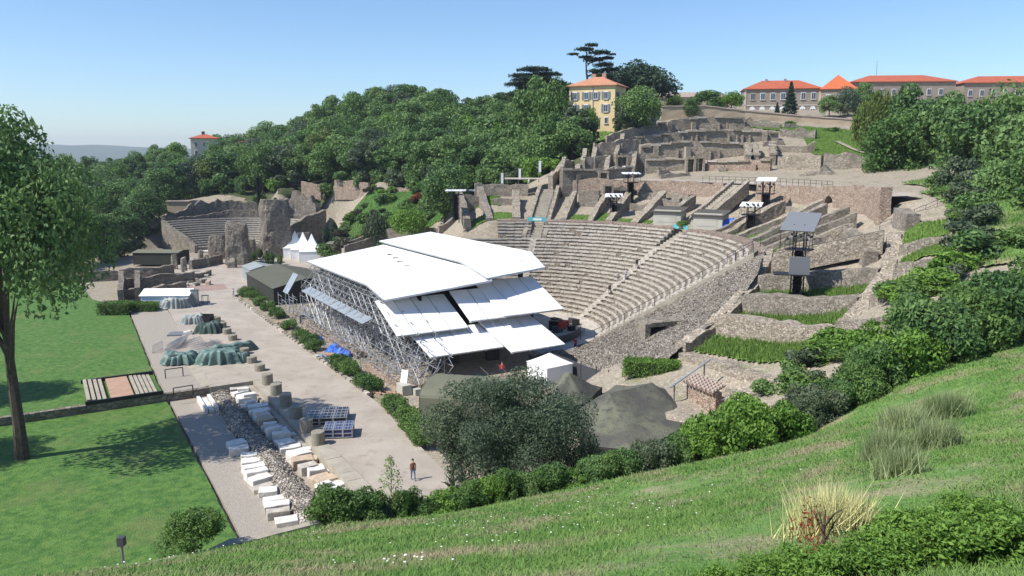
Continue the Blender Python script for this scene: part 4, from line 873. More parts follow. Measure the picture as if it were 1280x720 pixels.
for k, t0 in enumerate(np.arange(-17, 17, 2.25)):                           # raking outriggers
    mb = MB(); r = random.Random(k + 90); hh = (4.4 if t0 < 8 else 2.6) * r.uniform(.75, 1.05); t0 += r.uniform(-.6, .6)
    mb.tube(st(-24.4, t0, -.05), st(-24.4, t0, hh), .05, 4).tube(st(-25.4, t0 + r.uniform(-1.8, 1.8), -.05), st(-22.0, t0 + r.uniform(-1, 1), hh * r.uniform(.5, 1)), .045, 4).tube(st(-23.2, t0 + r.uniform(-2, 2), -.05), st(-23.2, t0 + r.uniform(-2, 2), hh), .04, 4).tube(st(-24.4, t0 - 2, hh * .45), st(-22.4, t0 + 2.4, hh * .5), .04, 4).tube(st(-24.4, t0, 2.2), st(-24.4, t0 + 2.25, 2.2), .04, 4).tube(st(-24.4, t0, 0), st(-24.4, t0 + 2.25, 2.2), .04, 4).tube(st(-24.4, t0, hh), st(-22, t0, hh), .04, 4).tube(st(-24.4, t0 + 2.25, 2.2), st(-24.4, t0, hh), .04, 4).tube(st(-24.4, t0, 1.1), st(-24.4, t0 + 2.25, 1.1), .035, 4)
    mb.build('outrigger', 'steel', scaf)
for t0 in np.arange(-18, 9, 2.1):                                           # long raking braces up to the eave
    MB().tube(st(-22.1, t0 + 1.6, 9.15), st(-24.1, t0, 5.9), .055, 4).build('brace', 'steel', scaf)
o = bpy.data.objects.new('lean_to_roof', None); col.objects.link(o); o.parent = scaf
sheet_panels([st(-24.2, -17.5, 5.5), st(-24.2, 8.0, 5.35), st(-22.8, 8.0, 5.85), st(-22.8, -17.5, 6.0)], 8, .1, 'roof_sheet', 'alu_panel', o)
for k in range(3): MB().slab([st(-22.8, -26.6 + k * .9, 6.9), st(-22.8, -25.75 + k * .9, 6.9), st(-24.6, -25.75 + k * .9, 4.0), st(-24.6, -26.6 + k * .9, 4.0)], .08).build('ramp_panel', 'alu_panel', scaf)
# stage deck; black sheets added to paint the dark under the roof
stage = empty('stage', st(-10, -8, 0), 'black stage deck and added black sheets for the dark under the white roof', 'stage')
MB().box(st(-16.9, -8, 4.6), (34, .3, 8.6), ROT_T).build('back_shade_sheet', 'dull_black', stage)
MB().box(st(-8.2, 7.6, 4.4), (17.5, .3, 8.4), ROT_S).build('side_shade_sheet', 'dull_black', stage)
MB().box(st(-9.5, -24.2, 4.4), (15, .3, 8.2), ROT_S).build('side_shade_sheet', 'dull_black', stage)
MB().box(st(-9.5, -8, .65), (15, 32, 1.3), ROT_S).build('deck', 'dull_black', stage)
for t in (-24, -8, 7.8): MB().box(st(-1.6, t, 5.8), (.5, .5, 11.2), ROT_S).build('front_tower', 'black_metal', stage)
# speaker stack, cabinets and cables under the near awnings
for s, t, d, l in ((-14, 12, (1.2, 1, 1.8), 'black stage cabinet below the largest awning'), (-9, 13, (1.6, 1.1, 1.4), 'black cabinet beside the white gazebo awning'), (-6, 18.5, (1.4, 1.2, 1.5), 'wide black cabinet behind the white gazebo'), (-17.5, 14, (1.3, .9, 1.2), 'low black cabinet among the scaffold feet')):
    o = empty('stage_cabinet', st(s, t, -.05), l, 'cabinet'); MB().box(st(s, t, d[2] / 2 - .05), d, ROT_S + rnd.uniform(-.3, .3)).build('body', 'dark_grey', o); MB().box(st(s, t, d[2] + .02), (d[0] * .9, d[1] * .9, .08), ROT_S).build('lid', 'grey_metal', o)
o = empty('generator', st(-24.2, 20.4, -.05), 'white generator box with a tilted panel at the scaffold corner', 'generator')
MB().box(st(-24.2, 20.4, .5), (1.7, 1.1, 1.1), ROT_T).build('body', 'hut_wall', o); MB().box(st(-23.9, 19.9, 1.6), (.9, .15, 1.6), ROT_T + .5, rx=-.25).build('panel', 'banner_white', o)
MB().box(st(-23.2, 21.6, .3), (.7, .7, .7), ROT_T).build('side_box', 'hut_wall', o)
# dark gear on the orchestra and the low curved screen
o = empty('stage_gear', st(0, -4, .05), 'dark pile of amplifiers and cables on the orchestra edge', 'stage gear'); r_ = random.Random(4)
for k in range(16):
    q = at(704 + r_.uniform(-13, 16), 409 + r_.uniform(-5, 7), 0.05); h = r_.uniform(.5, 1.5); MB().box((q.x, q.y, h / 2 + .05), (r_.uniform(.6, 1.4), r_.uniform(.5, 1.0), h), r_.uniform(0, 3)).build('amplifier', r_.choice(['black_metal', 'dark_grey', 'black_metal', 'case_black', 'red_paint']), o)
o = MB(); V = []; F = []
for j in range(15):
    a = -62 + j * 4.2; q = pol(R0 - 2.6, a, 0.05); V += [(q.x, q.y, .05), (q.x, q.y, 1.15)]
for j in range(14): F.append((2 * j, 2 * j + 2, 2 * j + 3, 2 * j + 1))
o = tag(o.add(V, F).build('curved_screen', 'dark_grey'), 'low dark curved screen on the orchestra floor', 'screen'); sm = o.modifiers.new('t', 'SOLIDIFY'); sm.thickness = .08
o = empty('floor_cover', at(695, 424, .05), 'pale blue cover sheet lying on the orchestra beside the screen', 'cover')
MB().slab([at(664, 437, .12), at(700, 449, .12), at(729, 446, .35), at(725, 436, .35), at(693, 431, .3)], .06).build('sheet', 'alu_panel', o)
MB().slab([at(700, 446, .4), at(735, 447, .5), at(733, 436, .9), at(715, 433, .9)], .06).build('fold', 'alu_panel', o)
o = empty('security_fence', st(-2, 26, -.05), 'dark mesh-covered fence panels behind the camouflage tents', 'fence')
for k, (a, b) in enumerate(zip([(690, 462), (712, 470), (726, 477), (745, 484), (760, 489)], [(712, 470), (726, 477), (745, 484), (760, 489), (775, 497)])):
    A = at(*a, -.05); B = at(*b, -.05); d = B - A; MB().box(((A.x + B.x) / 2, (A.y + B.y) / 2, 1.0), (d.length - .1, .06, 2.0), math.atan2(d.y, d.x)).build('fence_panel', 'dark_grey', o); MB().tube(A, A + Vector((0, 0, 2.4)), .06).build('post', 'black_metal', o)
o = empty('fridge', at(747, 491, 0), 'small white box standing by the dark fence', 'box'); MB().box(at(747, 489, .45), (.95, .8, .9), .3).build('body', 'banner_white', o); MB().box(at(747, 489, .93), (1.0, .85, .06), .3).build('lid', 'window_white', o)

# ================================================================ TENTS
def gable_tent(name, c, L, Wd, hw, hr, rz, mw, mr, label, cat='tent', walls=(1, 1, 1, 1), valance=0, zb=0.0):
    o = empty(name, (c[0], c[1], zb), label, cat)
    M = Matrix.Rotation(rz, 3, 'Z'); f = lambda x, y, z: Vector((c[0], c[1], zb)) + M @ Vector((x, y, z))
    e = .25
    for sg in (-1, 1): MB().slab([f(-L / 2 - e, sg * (Wd / 2 + e), hw - .1), f(L / 2 + e, sg * (Wd / 2 + e), hw - .1), f(L / 2 + e, 0, hr), f(-L / 2 - e, 0, hr)], .07).build('roof_sheet', mr, o)
    for i, (on, x0, y0, x1, y1) in enumerate(((walls[0], -L / 2, -Wd / 2, L / 2, -Wd / 2), (walls[1], L / 2, Wd / 2, -L / 2, Wd / 2))):
        if on: a, b = f(x0, y0, 0), f(x1, y1, 0); MB().box(((a.x + b.x) / 2, (a.y + b.y) / 2, zb + (hw - .12) / 2), ((b - a).length, .08, hw - .12), rz).build('side_wall', mw, o)
    for on, x in ((walls[2], -L / 2), (walls[3], L / 2)):
        if on:
            mb = MB(); p = [f(x - .04, -Wd / 2 + .05, 0), f(x - .04, Wd / 2 - .05, 0), f(x - .04, Wd / 2 - .05, hw - .14), f(x - .04, 0, hr - .12), f(x - .04, -Wd / 2 + .05, hw - .14)]; d = M @ Vector((.08, 0, 0))
            mb.add([tuple(v) for v in p] + [tuple(v + d) for v in p], [(4, 3, 2, 1, 0), (5, 6, 7, 8, 9)] + [(i, (i + 1) % 5, 5 + (i + 1) % 5, 5 + i) for i in range(5)]); mb.build('end_wall', mw, o)
    for x in np.linspace(-L / 2 + .1, L / 2 - .1, 4):
        for y in (-Wd / 2 + .1, Wd / 2 - .1): MB().tube(f(x, y, -.1), f(x, y, hw - .1), .06).build('pole', 'grey_metal', o)
    return o
gable_tent('marquee', st(-17.8, -46.5), 20, 11.5, 3.0, 4.3, ROT_T, 'olive_dark', 'tent_roof', 'big dark olive marquee at the far end of the planters', walls=(1, 1, 0, 1))
gable_tent('marquee', st(-19, -66), 7, 5, 2.6, 3.2, ROT_T, 'alu_panel', 'tarp_grey', 'small grey-roofed tent behind the big olive marquee', walls=(1, 1, 1, 1))
q = at(206, 384, 0); gable_tent('marquee', (q.x, q.y + 2.2), 7.8, 4.6, 2.15, 2.9, .06, 'blue_fabric', 'white_fabric', 'white marquee with pale walls beside the clipped hedge', zb=-.05)
q = at(190, 331, 0); gable_tent('marquee', (q.x + 1, q.y + 3), 10.5, 6, 2.9, 3.2, -.05, 'olive_dark', 'olive_fabric', 'dark green box tent among the odeon foundations', zb=.0)
q = at(425, 312, 3); gable_tent('marquee', (q.x, q.y + 2), 6, 4, 2.6, 2.9, ROT_T * .3, 'olive_fabric', 'olive_fabric', 'olive box tent at the foot of the garden stairs', zb=min(2.6, tz(q.x, q.y + 2)))
def pagoda(c, w, hw, hp, rz, label, zb=0.0, walls=True, group=None):
    o = empty('pagoda_tent', (c[0], c[1], zb), label, 'tent', group); M = Matrix.Rotation(rz, 3, 'Z'); f = lambda x, y, z: Vector((c[0], c[1], zb)) + M @ Vector((x, y, z))
    mb = MB(); n = 6; V = []; F = []
    for j in range(n + 1):
        u = j / n; rad = (1 - u) * w / 2 * 1.03 + .06; z = hw + (hp - hw) * (u ** 1.9 if hp > hw + 2 else u ** 1.15)
        for k in range(16):
            a = k * math.pi / 8 + math.pi / 8; m_ = max(abs(math.cos(a)), abs(math.sin(a))); V.append(tuple(f(rad * math.cos(a) / m_, rad * math.sin(a) / m_, z)))
    for j in range(n):
        for k in range(16): F.append((j * 16 + k, j * 16 + (k + 1) % 16, (j + 1) * 16 + (k + 1) % 16, (j + 1) * 16 + k))
    F.append(tuple(n * 16 + k for k in range(16))); mb.add(V, F); mb.build('roof_sheet', 'white_fabric', o)
    for k, (x, y, r_) in enumerate(((0, -w / 2, 0), (0, w / 2, 0), (-w / 2, 0, math.pi / 2), (w / 2, 0, math.pi / 2))):
        p = f(x, y, hw / 2); MB().box(p, (w, .06, hw), rz + r_).build('side_wall', 'white_fabric', o)
    for x in (-1, 1):
        for y in (-1, 1): MB().tube(f(x * w / 2, y * w / 2, -.05), f(x * w / 2, y * w / 2, hw + .05), .05).build('pole', 'steel', o)
    return o
for k, (px, py) in enumerate(((357, 327), (366, 327), (379, 327.5))):
    q = at(px, py, 0); pagoda((q.x + (0, 1.0, 1.5)[k], q.y + (9.0, 6.2, 2.8)[k]), 5.6, 2.5, 6.4, R(12), 'peaked white pagoda tent beside the odeon ruins', group='row of peaked white tents')
q = st(-7.6, 24.0); pagoda((q.x, q.y), 3.7, 2.0, 3.1, ROT_S + .1, 'white gazebo tent below the lowest awning panel', zb=-.05)
# olive barrel tent and camouflage net shelters in front of the stage
def barrel(c, L, Wd, hw, hr, rz, label):
    o = empty('army_tent', (c[0], c[1], -.05), label, 'tent'); M = Matrix.Rotation(rz, 3, 'Z'); f = lambda x, y, z: Vector((c[0], c[1], -.05)) + M @ Vector((x, y, z))
    prof = [(-Wd / 2, 0), (-Wd / 2, hw)] + [(-Wd / 2 * math.cos(t), hw + (hr - hw) * math.sin(t)) for t in np.linspace(.25, math.pi - .25, 8)] + [(Wd / 2, hw), (Wd / 2, 0)]
    V = []; F = []; n = len(prof); m_ = 9
    for i in range(m_):
        x = -L / 2 + L * i / (m_ - 1)
        for y, z in prof: V.append(tuple(f(x, y, z - (.16 * math.sin(math.pi * (i % 2 + .0)) if z > hw else 0) + .05 * nz(x, y, z, .8, 2))))
    for i in range(m_ - 1):
        for j in range(n - 1): F.append((i * n + j, (i + 1) * n + j, (i + 1) * n + j + 1, i * n + j + 1))
    F += [tuple(range(n)), tuple((m_ - 1) * n + j for j in range(n - 1, -1, -1))]
    MB().add(V, F).build('cover', 'olive_fabric', o)
    for i in range(5):
        x = -L / 2 + L * i / 4; mb = MB()
        for (y0, z0), (y1, z1) in zip(prof[:-1], prof[1:]): mb.tube(f(x, y0 * 1.0, z0 * 1.0), f(x, y1 * 1.0, z1 * 1.0), .03, 4)
        mb.build('hoop', 'olive_fabric', o)
barrel(st(-21.8, 31.0), 8.0, 7.0, 2.9, 3.9, ROT_S * 0 - .2, 'olive army tent with rounded roof behind the big dark bush')
def net(label, ridge, eaves, sag=.5, seed=0):
    """draped net: triangles from a ridge line to the eaves, subdivided and sagging"""
    o = empty('camouflage_shelter', (eaves[0][0], eaves[0][1], -.05), label, 'shelter')
    n = len(eaves); V = []; F = []; K = 10; c = [Vector(r) for r in ridge]
    ring = []
    for i in range(n):
        a, b = Vector(eaves[i]), Vector(eaves[(i + 1) % n])
        for j in range(6): ring.append(a.lerp(b, j / 6))
    m_ = len(ring)
    def nearest(p):
        a, b = c; t = max(0, min(1, (p - a).dot(b - a) / max(1e-6, (b - a).length_squared))); return a.lerp(b, t)
    for k in range(K + 1):
        u = k / K
        for p in ring:
            q = p.lerp(nearest(p), u); q.z -= sag * 4 * u * (1 - u) * .35; q.z += .14 * nz(q.x, q.y, 0, .6, seed); V.append(tuple(q))
    for k in range(K):
        for i in range(m_): F.append((k * m_ + i, k * m_ + (i + 1) % m_, (k + 1) * m_ + (i + 1) % m_, (k + 1) * m_ + i))
    o1 = MB().add(V, F).build('net', 'camo_net', o, smooth=True)
    V = []; F = []
    for p in ring: V += [tuple(p), (p.x, p.y, -.1)]
    for i in range(m_): F.append((2 * i, 2 * i + 1, 2 * ((i + 1) % m_) + 1, 2 * ((i + 1) % m_)))
    MB().add(V, F).build('skirt', 'olive_dark', o)
    for p in eaves: MB().tube((p[0], p[1], -.1), p, .07).build('pole', 'black_metal', o)
net('wide camouflage net shelter behind the hedge', [at(762, 492, 4.3), at(815, 478, 4.3)], [at(735, 556, 2.2), at(800, 566, 2.4), at(866, 526, 2.2), at(836, 486, 2.6), at(770, 482, 2.6), at(722, 512, 2.3)], seed=1)
net('small pointed camouflage net shelter beside the fence', [at(706, 464, 4.4), at(712, 465, 4.4)], [at(684, 510, 2.2), at(732, 505, 2.2), at(752, 484, 2.2), at(722, 476, 2.4), at(690, 478, 2.4)], seed=2)

# ================================================================ HUTS AND LIGHT TOWERS
def hut(a, r, label, rz):
    z = ringz(36.5, a) - .1; c = pol(r, a, z); o = empty('control_hut', c, label, 'hut'); M = Matrix.Rotation(rz, 3, 'Z'); f = lambda x, y, zz: c + M @ Vector((x, y, zz))
    MB().box(f(0, 0, 1.5), (4.8, 3.4, 3.0), rz).build('wall', 'hut_wall', o); MB().slab([f(-2.75, -2.05, 3.02), f(2.75, -2.05, 3.02), f(2.75, 2.05, 3.7), f(-2.75, 2.05, 3.7)], .0 + .22).build('roof', 'hut_roof', o)
    MB().box(f(0, 0, 3.0), (4.7, 3.3, .5), rz).build('fascia', 'hut_wall', o)
    w = MB(); w.box(f(-.1, -1.73, 2.3), (3.4, .06, .12), rz).build('window_ledge', 'trim', o); MB().box(f(-.1, -1.72, 1.7), (3.3, .04, 1.0), rz).build('shutter', 'hut_wall', o)
    MB().box(f(0, 0, -.5), (5.4, 4.0, 1.0), rz).build('plinth', 'rubble_dark', o)
    return o
hut(39.8, 37.6, 'grey box hut on the top row, nearer the broad stairs', R(-28)); hut(25.8, 37.9, 'grey box hut on the top row beside the blue tarpaulin', R(-32))
o = empty('blue_sheet', pol(38.5, 21, 13), 'crumpled bright blue tarpaulin leaning behind the grey hut', 'tarpaulin'); q = pol(38.6, 20.6, ringz(38.6, 20))
mb = MB(); V = []; F = []
for i in range(7):
    for j in range(5): V.append((q.x + i * .38 - 1.1, q.y + j * .22 + .15 * nz(i, j, 0, 1.3), q.z + .1 + j * .33 + i * .1 + .15 * nz(i, j, 4, 1.1)))
for i in range(6):
    for j in range(4): F.append((i * 5 + j, (i + 1) * 5 + j, (i + 1) * 5 + j + 1, i * 5 + j + 1))
b_ = mb.add(V, F).build('sheet', 'blue_tarp', o); b_.modifiers.new('t', 'SOLIDIFY').thickness = .05
def tower(x, y, zb, h, label, cw=2.6, tilt=.12, rz=0.0, lamps=6, deck=.62, cdark=False):
    o = empty('lighting_tower', (x, y, zb), label, 'lighting tower'); M = Matrix.Rotation(rz, 3, 'Z'); c = Vector((x, y, zb)); f = lambda a, b, z: c + M @ Vector((a, b, z)); r = random.Random(int(x * 10))
    mb = MB(); w = .55
    for sx in (-w, w):
        for sy in (-w, w): mb.tube(f(sx, sy, -.6), f(sx, sy, h * .97), .07, 4)
    zz = 0
    while zz < h * deck - .5:
        for a, b in (((-w, -w), (w, -w)), ((w, -w), (w, w)), ((w, w), (-w, w)), ((-w, w), (-w, -w))): mb.tube(f(*a, zz), f(*b, zz + 1), .035, 4); mb.tube(f(*a, zz + 1), f(*b, zz + 1), .035, 4)
        zz += 1
    mb.build('mast', 'black_metal', o)
    MB().box(f(0, 0, h * deck * .5), (.75, .75, h * deck), rz).build('core', 'dull_black', o)
    MB().box(f(0, 0, h * deck), (2.6, 2.0, .12), rz).build('platform', 'black_metal', o)
    mb = MB()
    for k in range(6): mb.tube(f(-1.3 + .52 * k, -1, h * deck), f(-1.3 + .52 * k, -1, h * deck + 1.1), .03, 4)
    for z in (.55, 1.1):
        mb.tube(f(-1.3, -1, h * deck + z), f(1.3, -1, h * deck + z), .03, 4).tube(f(-1.3, -1, h * deck + z), f(-1.3, 1, h * deck + z), .03, 4).tube(f(1.3, -1, h * deck + z), f(1.3, 1, h * deck + z), .03, 4)
    mb.build('railing', 'black_metal', o)
    for k in range(lamps):
        mb = MB(); p = f(-1.1 + 2.2 * k / max(1, lamps - 1), -.9, h * deck + 1.35 + .35 * (k % 2)); d = Vector((r.uniform(-.2, .2), -.5, -.15)); mb.tube(p, p + d, .13, 8, r2=.17); mb.build('spotlight', 'dark_grey', o)
    if cw:
        e = cw * .42; mb = MB(); mb.slab([f(-cw / 2, -e, h - tilt * 2), f(cw / 2, -e, h - tilt * 2), f(cw / 2, e, h + tilt * 2), f(-cw / 2, e, h + tilt * 2)], .1); mb.build('rain_cover', 'grey_metal' if cdark else 'banner_white', o)
        MB().tube(f(-cw / 2 + .1, -e + .1, h * deck), f(-cw / 2 + .1, -e + .1, h - tilt * 2), .04, 4).build('post', 'black_metal', o); MB().tube(f(cw / 2 - .1, -e + .1, h * deck), f(cw / 2 - .1, -e + .1, h - tilt * 2), .04, 4).build('post', 'black_metal', o)
    return o
def tpol(a, r, h, label, **k): q = pol(r, a); return tower(q.x, q.y, ringz(min(r, 49), a), h, label, **k)
tpol(59, 39.5, 4.2, 'dark lighting tower with white cover on the top row beside grass', cw=3.2, rz=R(-10))
tpol(58.5, 46.5, 6.0, 'tall lighting tower with white cover rising behind the first one', cw=3.4, deck=.7, tilt=.05)
tpol(19.5, 45.0, 6.2, 'dark lighting tower with white cover beside the long stairs', cw=3.0, rz=R(-25))
tpol(13.5, 39.5, 4.2, 'lighting tower with small white cover among the radial walls', cw=3.2, rz=R(-25))
tpol(104, 37.5, 5.6, 'slim lighting tower with white cover behind the canopy roof', cw=3.8, tilt=.02, deck=.85, lamps=2)
m_ = tpol(-38.5, 42.3, 9.0, 'tallest lighting mast with tilted grey cover above the grass cells', cw=3.6, tilt=.45, rz=R(-35), deck=.66, cdark=True)
q = pol(42.3, -38.5, ringz(42, -38.5)); MB().box(q + Vector((-.2, -.9, 4.3)), (2.1, .7, 1.9), R(-15)).build('control_cabinet', 'grey_metal', m_); MB().box(q + Vector((-.6, -.3, 3.3)), (4.2, 2.2, .1), R(-15)).build('lower_platform', 'black_metal', m_)
q = at_y(324, 247, 222); tower(q.x, q.y, 9.0, 10.5, 'pale lattice lighting tower rising behind the odeon wall', cw=0, rz=.3, lamps=4, deck=.9)
q = at_y(371, 245, 226); tower(q.x, q.y, 10.0, 7.0, 'small lattice lighting tower behind the odeon, near the cypresses', cw=0, rz=.2, lamps=3, deck=.9)
q = at_y(588, 249, 178); o = empty('flat_shelter', (q.x, q.y, q.z), 'long low shelter with white roof under the dark tree', 'shelter'); MB().box((q.x, q.y, q.z + 2.0), (5.0, 2.2, .3)).build('roof', 'banner_white', o); MB().box((q.x, q.y + .6, q.z + .9), (4.6, .8, 1.9)).build('counter', 'dark_grey', o)
for k, (x, y, d) in enumerate(((626, 222, 182), (648, 222, 176), (673, 225, 170))):
    q = at_y(x, y, d); z = tz(q.x, q.y); o = empty('banner_pole', (q.x, q.y, z), 'narrow white banner on a pole in front of the wood', 'banner', 'banners along the wood'); MB().tube((q.x, q.y, z - .2), (q.x, q.y, z + 4.6), .06).build('pole', 'grey_metal', o); MB().box((q.x + .3, q.y, z + 3.3), (.55, .05, 2.4)).build('cloth', 'banner_white', o)
# speakers on the low wall
for k in range(4):
    q = at_y(772 + k * 7, 244, 152.5); o = empty('loudspeaker', q, 'small black loudspeaker in the row above the huts', 'loudspeaker', 'row of black loudspeakers'); MB().box((q.x, q.y, q.z + .45), (.8, .6, .9), .3).build('body', 'black_metal', o); MB().box((q.x - .08, q.y - .32, q.z + .45), (.6, .05, .7), .3).build('grille', 'dark_grey', o)
# ================================================================ PIAZZA THINGS
def drum(px, py, h, k):
    q = at(px, py, 0); r = .62; o = MB(); prof = [(r * .99, -.02), (r * 1.0, .08), (r * .985, h * .5), (r * .98, h - .06), (r * .93, h)]
    o.lathe(prof, 20, (q.x, q.y, 0)); return tag(o.build('column_drum', 'drum_stone', smooth=False), 'grey-brown round column drum standing in the long line on the piazza' if py > 470 else 'short round column drum in the line, beside the green tarpaulins', 'column drum', 'line of column drums' if py > 470 else 'short column drums')
for k, (px, py) in enumerate(((398, 555), (383.5, 539), (370.5, 522), (357.5, 507), (345.5, 493), (334.5, 480))): drum(px, py, 1.2, k)
for k, (px, py) in enumerate(((325, 463), (315, 453), (306, 442), (291, 425), (284, 417), (278, 409), (271, 402))): drum(px, py, .75, k)
def block(mb, c, d, rz, r):
    """hewn block: box with chipped, uneven corners"""
    M = Matrix.Rotation(rz, 3, 'Z'); V = []
    n = (3, 2, 2)
    for z in (0, 1):
        for x, y in ((-1, -1), (0, -1), (1, -1), (1, 1), (0, 1), (-1, 1)):
            p = M @ Vector(((x / 2 + r.uniform(-.035, .035)) * d[0], (y / 2 + r.uniform(-.05, .05)) * d[1], 0)); V.append((c[0] + p.x, c[1] + p.y, c[2] + (z + (r.uniform(-.10, .03) if z else 0)) * d[2]))
    mb.add(V, [(5, 4, 3, 2, 1, 0), (6, 7, 10, 11), (7, 8, 9, 10)] + [(i, (i + 1) % 6, 6 + (i + 1) % 6, 6 + i) for i in range(6)])
def stone(s, t, d, rz, label, group, m='white_stone', z=-0.95, seed=0):
    r = random.Random(seed); mb = MB(); c = st(s, t, z - .02); block(mb, c, d, ROT_S + rz, r); o = tag(mb.build('stone_block', m), label, 'stone block', group)
    bv = o.modifiers.new('b', 'BEVEL'); bv.width = .05; bv.segments = 2; return o
r_ = random.Random(21); t = 8.6; k = 0
while t < 43:
    w = r_.uniform(.85, 1.35); L = r_.uniform(1.3, 2.1); hh = r_.uniform(.55, 1.0)
    stone(-39.1 + (t - 8) * .014 + r_.uniform(-.25, .25), t, (L, w, hh), r_.uniform(-.22, .22), 'pale hewn stone block in the long row below the column drums', 'long row of hewn stone blocks', r_.choice(['white_stone'] * 5 + ['tan_stone', 'seat_stone']), seed=k); k += 1
    if r_.random() < .25: stone(-39.1 + r_.uniform(-.2, .2), t + .1, (L * .7, w * .6, .4), r_.uniform(-.4, .4), 'hewn slab lying on top of the long block row', 'slabs on the block row', 'white_stone', z=-.95 + hh * .93, seed=k + 300)
    if t > 21: stone(-37.95 + r_.uniform(-.12, .12), t + r_.uniform(-.1, .2), (r_.uniform(.6, .95), w * .8, r_.uniform(.4, .75)), r_.uniform(-.3, .3), 'smaller hewn block pressed between the long row and the wall', 'small hewn blocks along the wall', r_.choice(['white_stone', 'white_stone', 'tan_stone']), seed=k + 100)
    t += w + r_.uniform(.15, .7)
t = 25.0; k = 200
while t < 43:
    w = r_.uniform(.8, 1.3)
    stone(-42.6 - (t - 25) * .03 + r_.uniform(-.3, .3), t, (r_.uniform(1.3, 2.0), w, r_.uniform(.4, .8)), r_.uniform(-.3, .3), 'pale hewn stone block in the short row on the gravel path', 'short row of hewn stone blocks', r_.choice(['white_stone'] * 4 + ['tan_stone', 'seat_stone']), seed=k); k += 1; t += w + r_.uniform(.2, .8)
o = empty('stone_trough', st(-42.9, 11, -0.95), 'long hollowed stone trough lying alone on the gravel', 'trough')
for ds, w, h in ((0, .5, .35), (-.55, .3, .6), (.55, .3, .6)): MB().box(st(-42.9 + ds, 11.2, -0.95 + h / 2), (5.0, w, h), ROT_T).build('side' if ds else 'bottom', 'white_stone', o)
# rubble bank between the path and the blocks
V = []; F = []; nu, nv = 90, 14
for i in range(nu):
    for j in range(nv):
        t = 7.4 + 36.5 * i / (nu - 1); v = j / (nv - 1); s = -42.3 + 2.4 * v + (-.4 if t > 25 else .0) * 0; q = st(s, t); hgt = .75 * math.sin(math.pi * v) ** .7 * (1 if t > 9 else .7)
        V.append((q.x, q.y, -1.01 + hgt + (.25 * nz(q.x, q.y, 0, .8, 3) + .18 * nz(q.x, q.y, 0, 2.5, 4)) * min(1, hgt * 3)))
for i in range(nu - 1):
    for j in range(nv - 1): F.append((i * nv + j, i * nv + j + 1, (i + 1) * nv + j + 1, (i + 1) * nv + j)[::-1])
tag(MB().add(V, F).build('rubble_bank', 'bank_rubble'), kind='structure')
V = []; F = []
for k in range(900):
    t = rnd.uniform(8, 43); v = rnd.random(); q = st(-42.4 + 2.7 * v, t); s = rnd.uniform(.06, .2); z = -1.01 + .75 * math.sin(math.pi * v) ** .7 + .25 * nz(q.x, q.y, 0, .8, 3); o_ = len(V)
    for x, y, zz in ((1, 0, 0), (0, 1, 0), (-1, 0, 0), (0, -1, 0), (0, 0, 1), (0, 0, -1)): V.append((q.x + x * s * rnd.uniform(.6, 1.2), q.y + y * s * rnd.uniform(.6, 1.2), z + zz * s * rnd.uniform(.5, .8)))
    F += [tuple(o_ + i for i in f) for f in ((0, 1, 4), (1, 2, 4), (2, 3, 4), (3, 0, 4), (1, 0, 5), (2, 1, 5), (3, 2, 5), (0, 3, 5))]
tag(MB().add(V, F).build('bank_stones', 'bank_rubble'), 'small broken stones heaped along the rubble bank', 'stones', kind='stuff')
# flight cases
case_me = {}
def flight_case(p, rz, d, label, group, m='case_black'):
    o = empty('flight_case', p, label, 'flight case', group, rz); key = (d, m)
    if key not in case_me:
        b = MB().box((0, 0, d[2] / 2 + .1), (d[0] - .04, d[1] - .04, d[2]), 0).build('body', m, o, loc=(0, 0, 0))
        e = MB(); x, y, h = d[0] / 2, d[1] / 2, d[2]
        for sx in (-x, x):
            for sy in (-y, y): e.box((sx * .985, sy * .985, h / 2 + .1), (.07, .07, h + .02))
        for z in (.12, h + .09, h * .62):
            for sy in (-y, y): e.box((0, sy * .985, z), (d[0], .06, .06))
            for sx in (-x, x): e.box((sx * .985, 0, z), (.06, d[1], .06))
        for sx in (-.33, 0, .33): e.box((sx * d[0], 0, h + .11), (.05, d[1], .02))
        e = e.build('edge_trim', 'steel', o, loc=(0, 0, 0))
        case_me[key] = (b.data, e.data)
    else:
        for nm, me in zip(('body', 'edge_trim'), case_me[key]):
            c = bpy.data.objects.new(nm, me); col.objects.link(c); c.parent = o
c0 = at(410, 527, 0); c1 = at(424, 543, 0); ex = Vector((math.cos(.12), math.sin(.12), 0)); ey = Vector((-math.sin(.12), math.cos(.12), 0))
for i in range(3):
    for j in range(4):
        if (i, j) in ((0, 3),): continue
        flight_case(c0 + ex * ((i - 1) * 1.28) + ey * ((j - 1.2) * .82), .12, (1.2, .74, .72), 'black steel-edged flight case in the larger cluster by the drums', 'larger cluster of flight cases')
for i in range(3):
    for j in range(3): flight_case(c1 + ex * ((i - 1) * .88) + ey * ((j - 1) * .78), .12, (.82, .7, .78), 'blue-topped flight case in the smaller cluster' , 'smaller cluster of flight cases', 'case_blue')
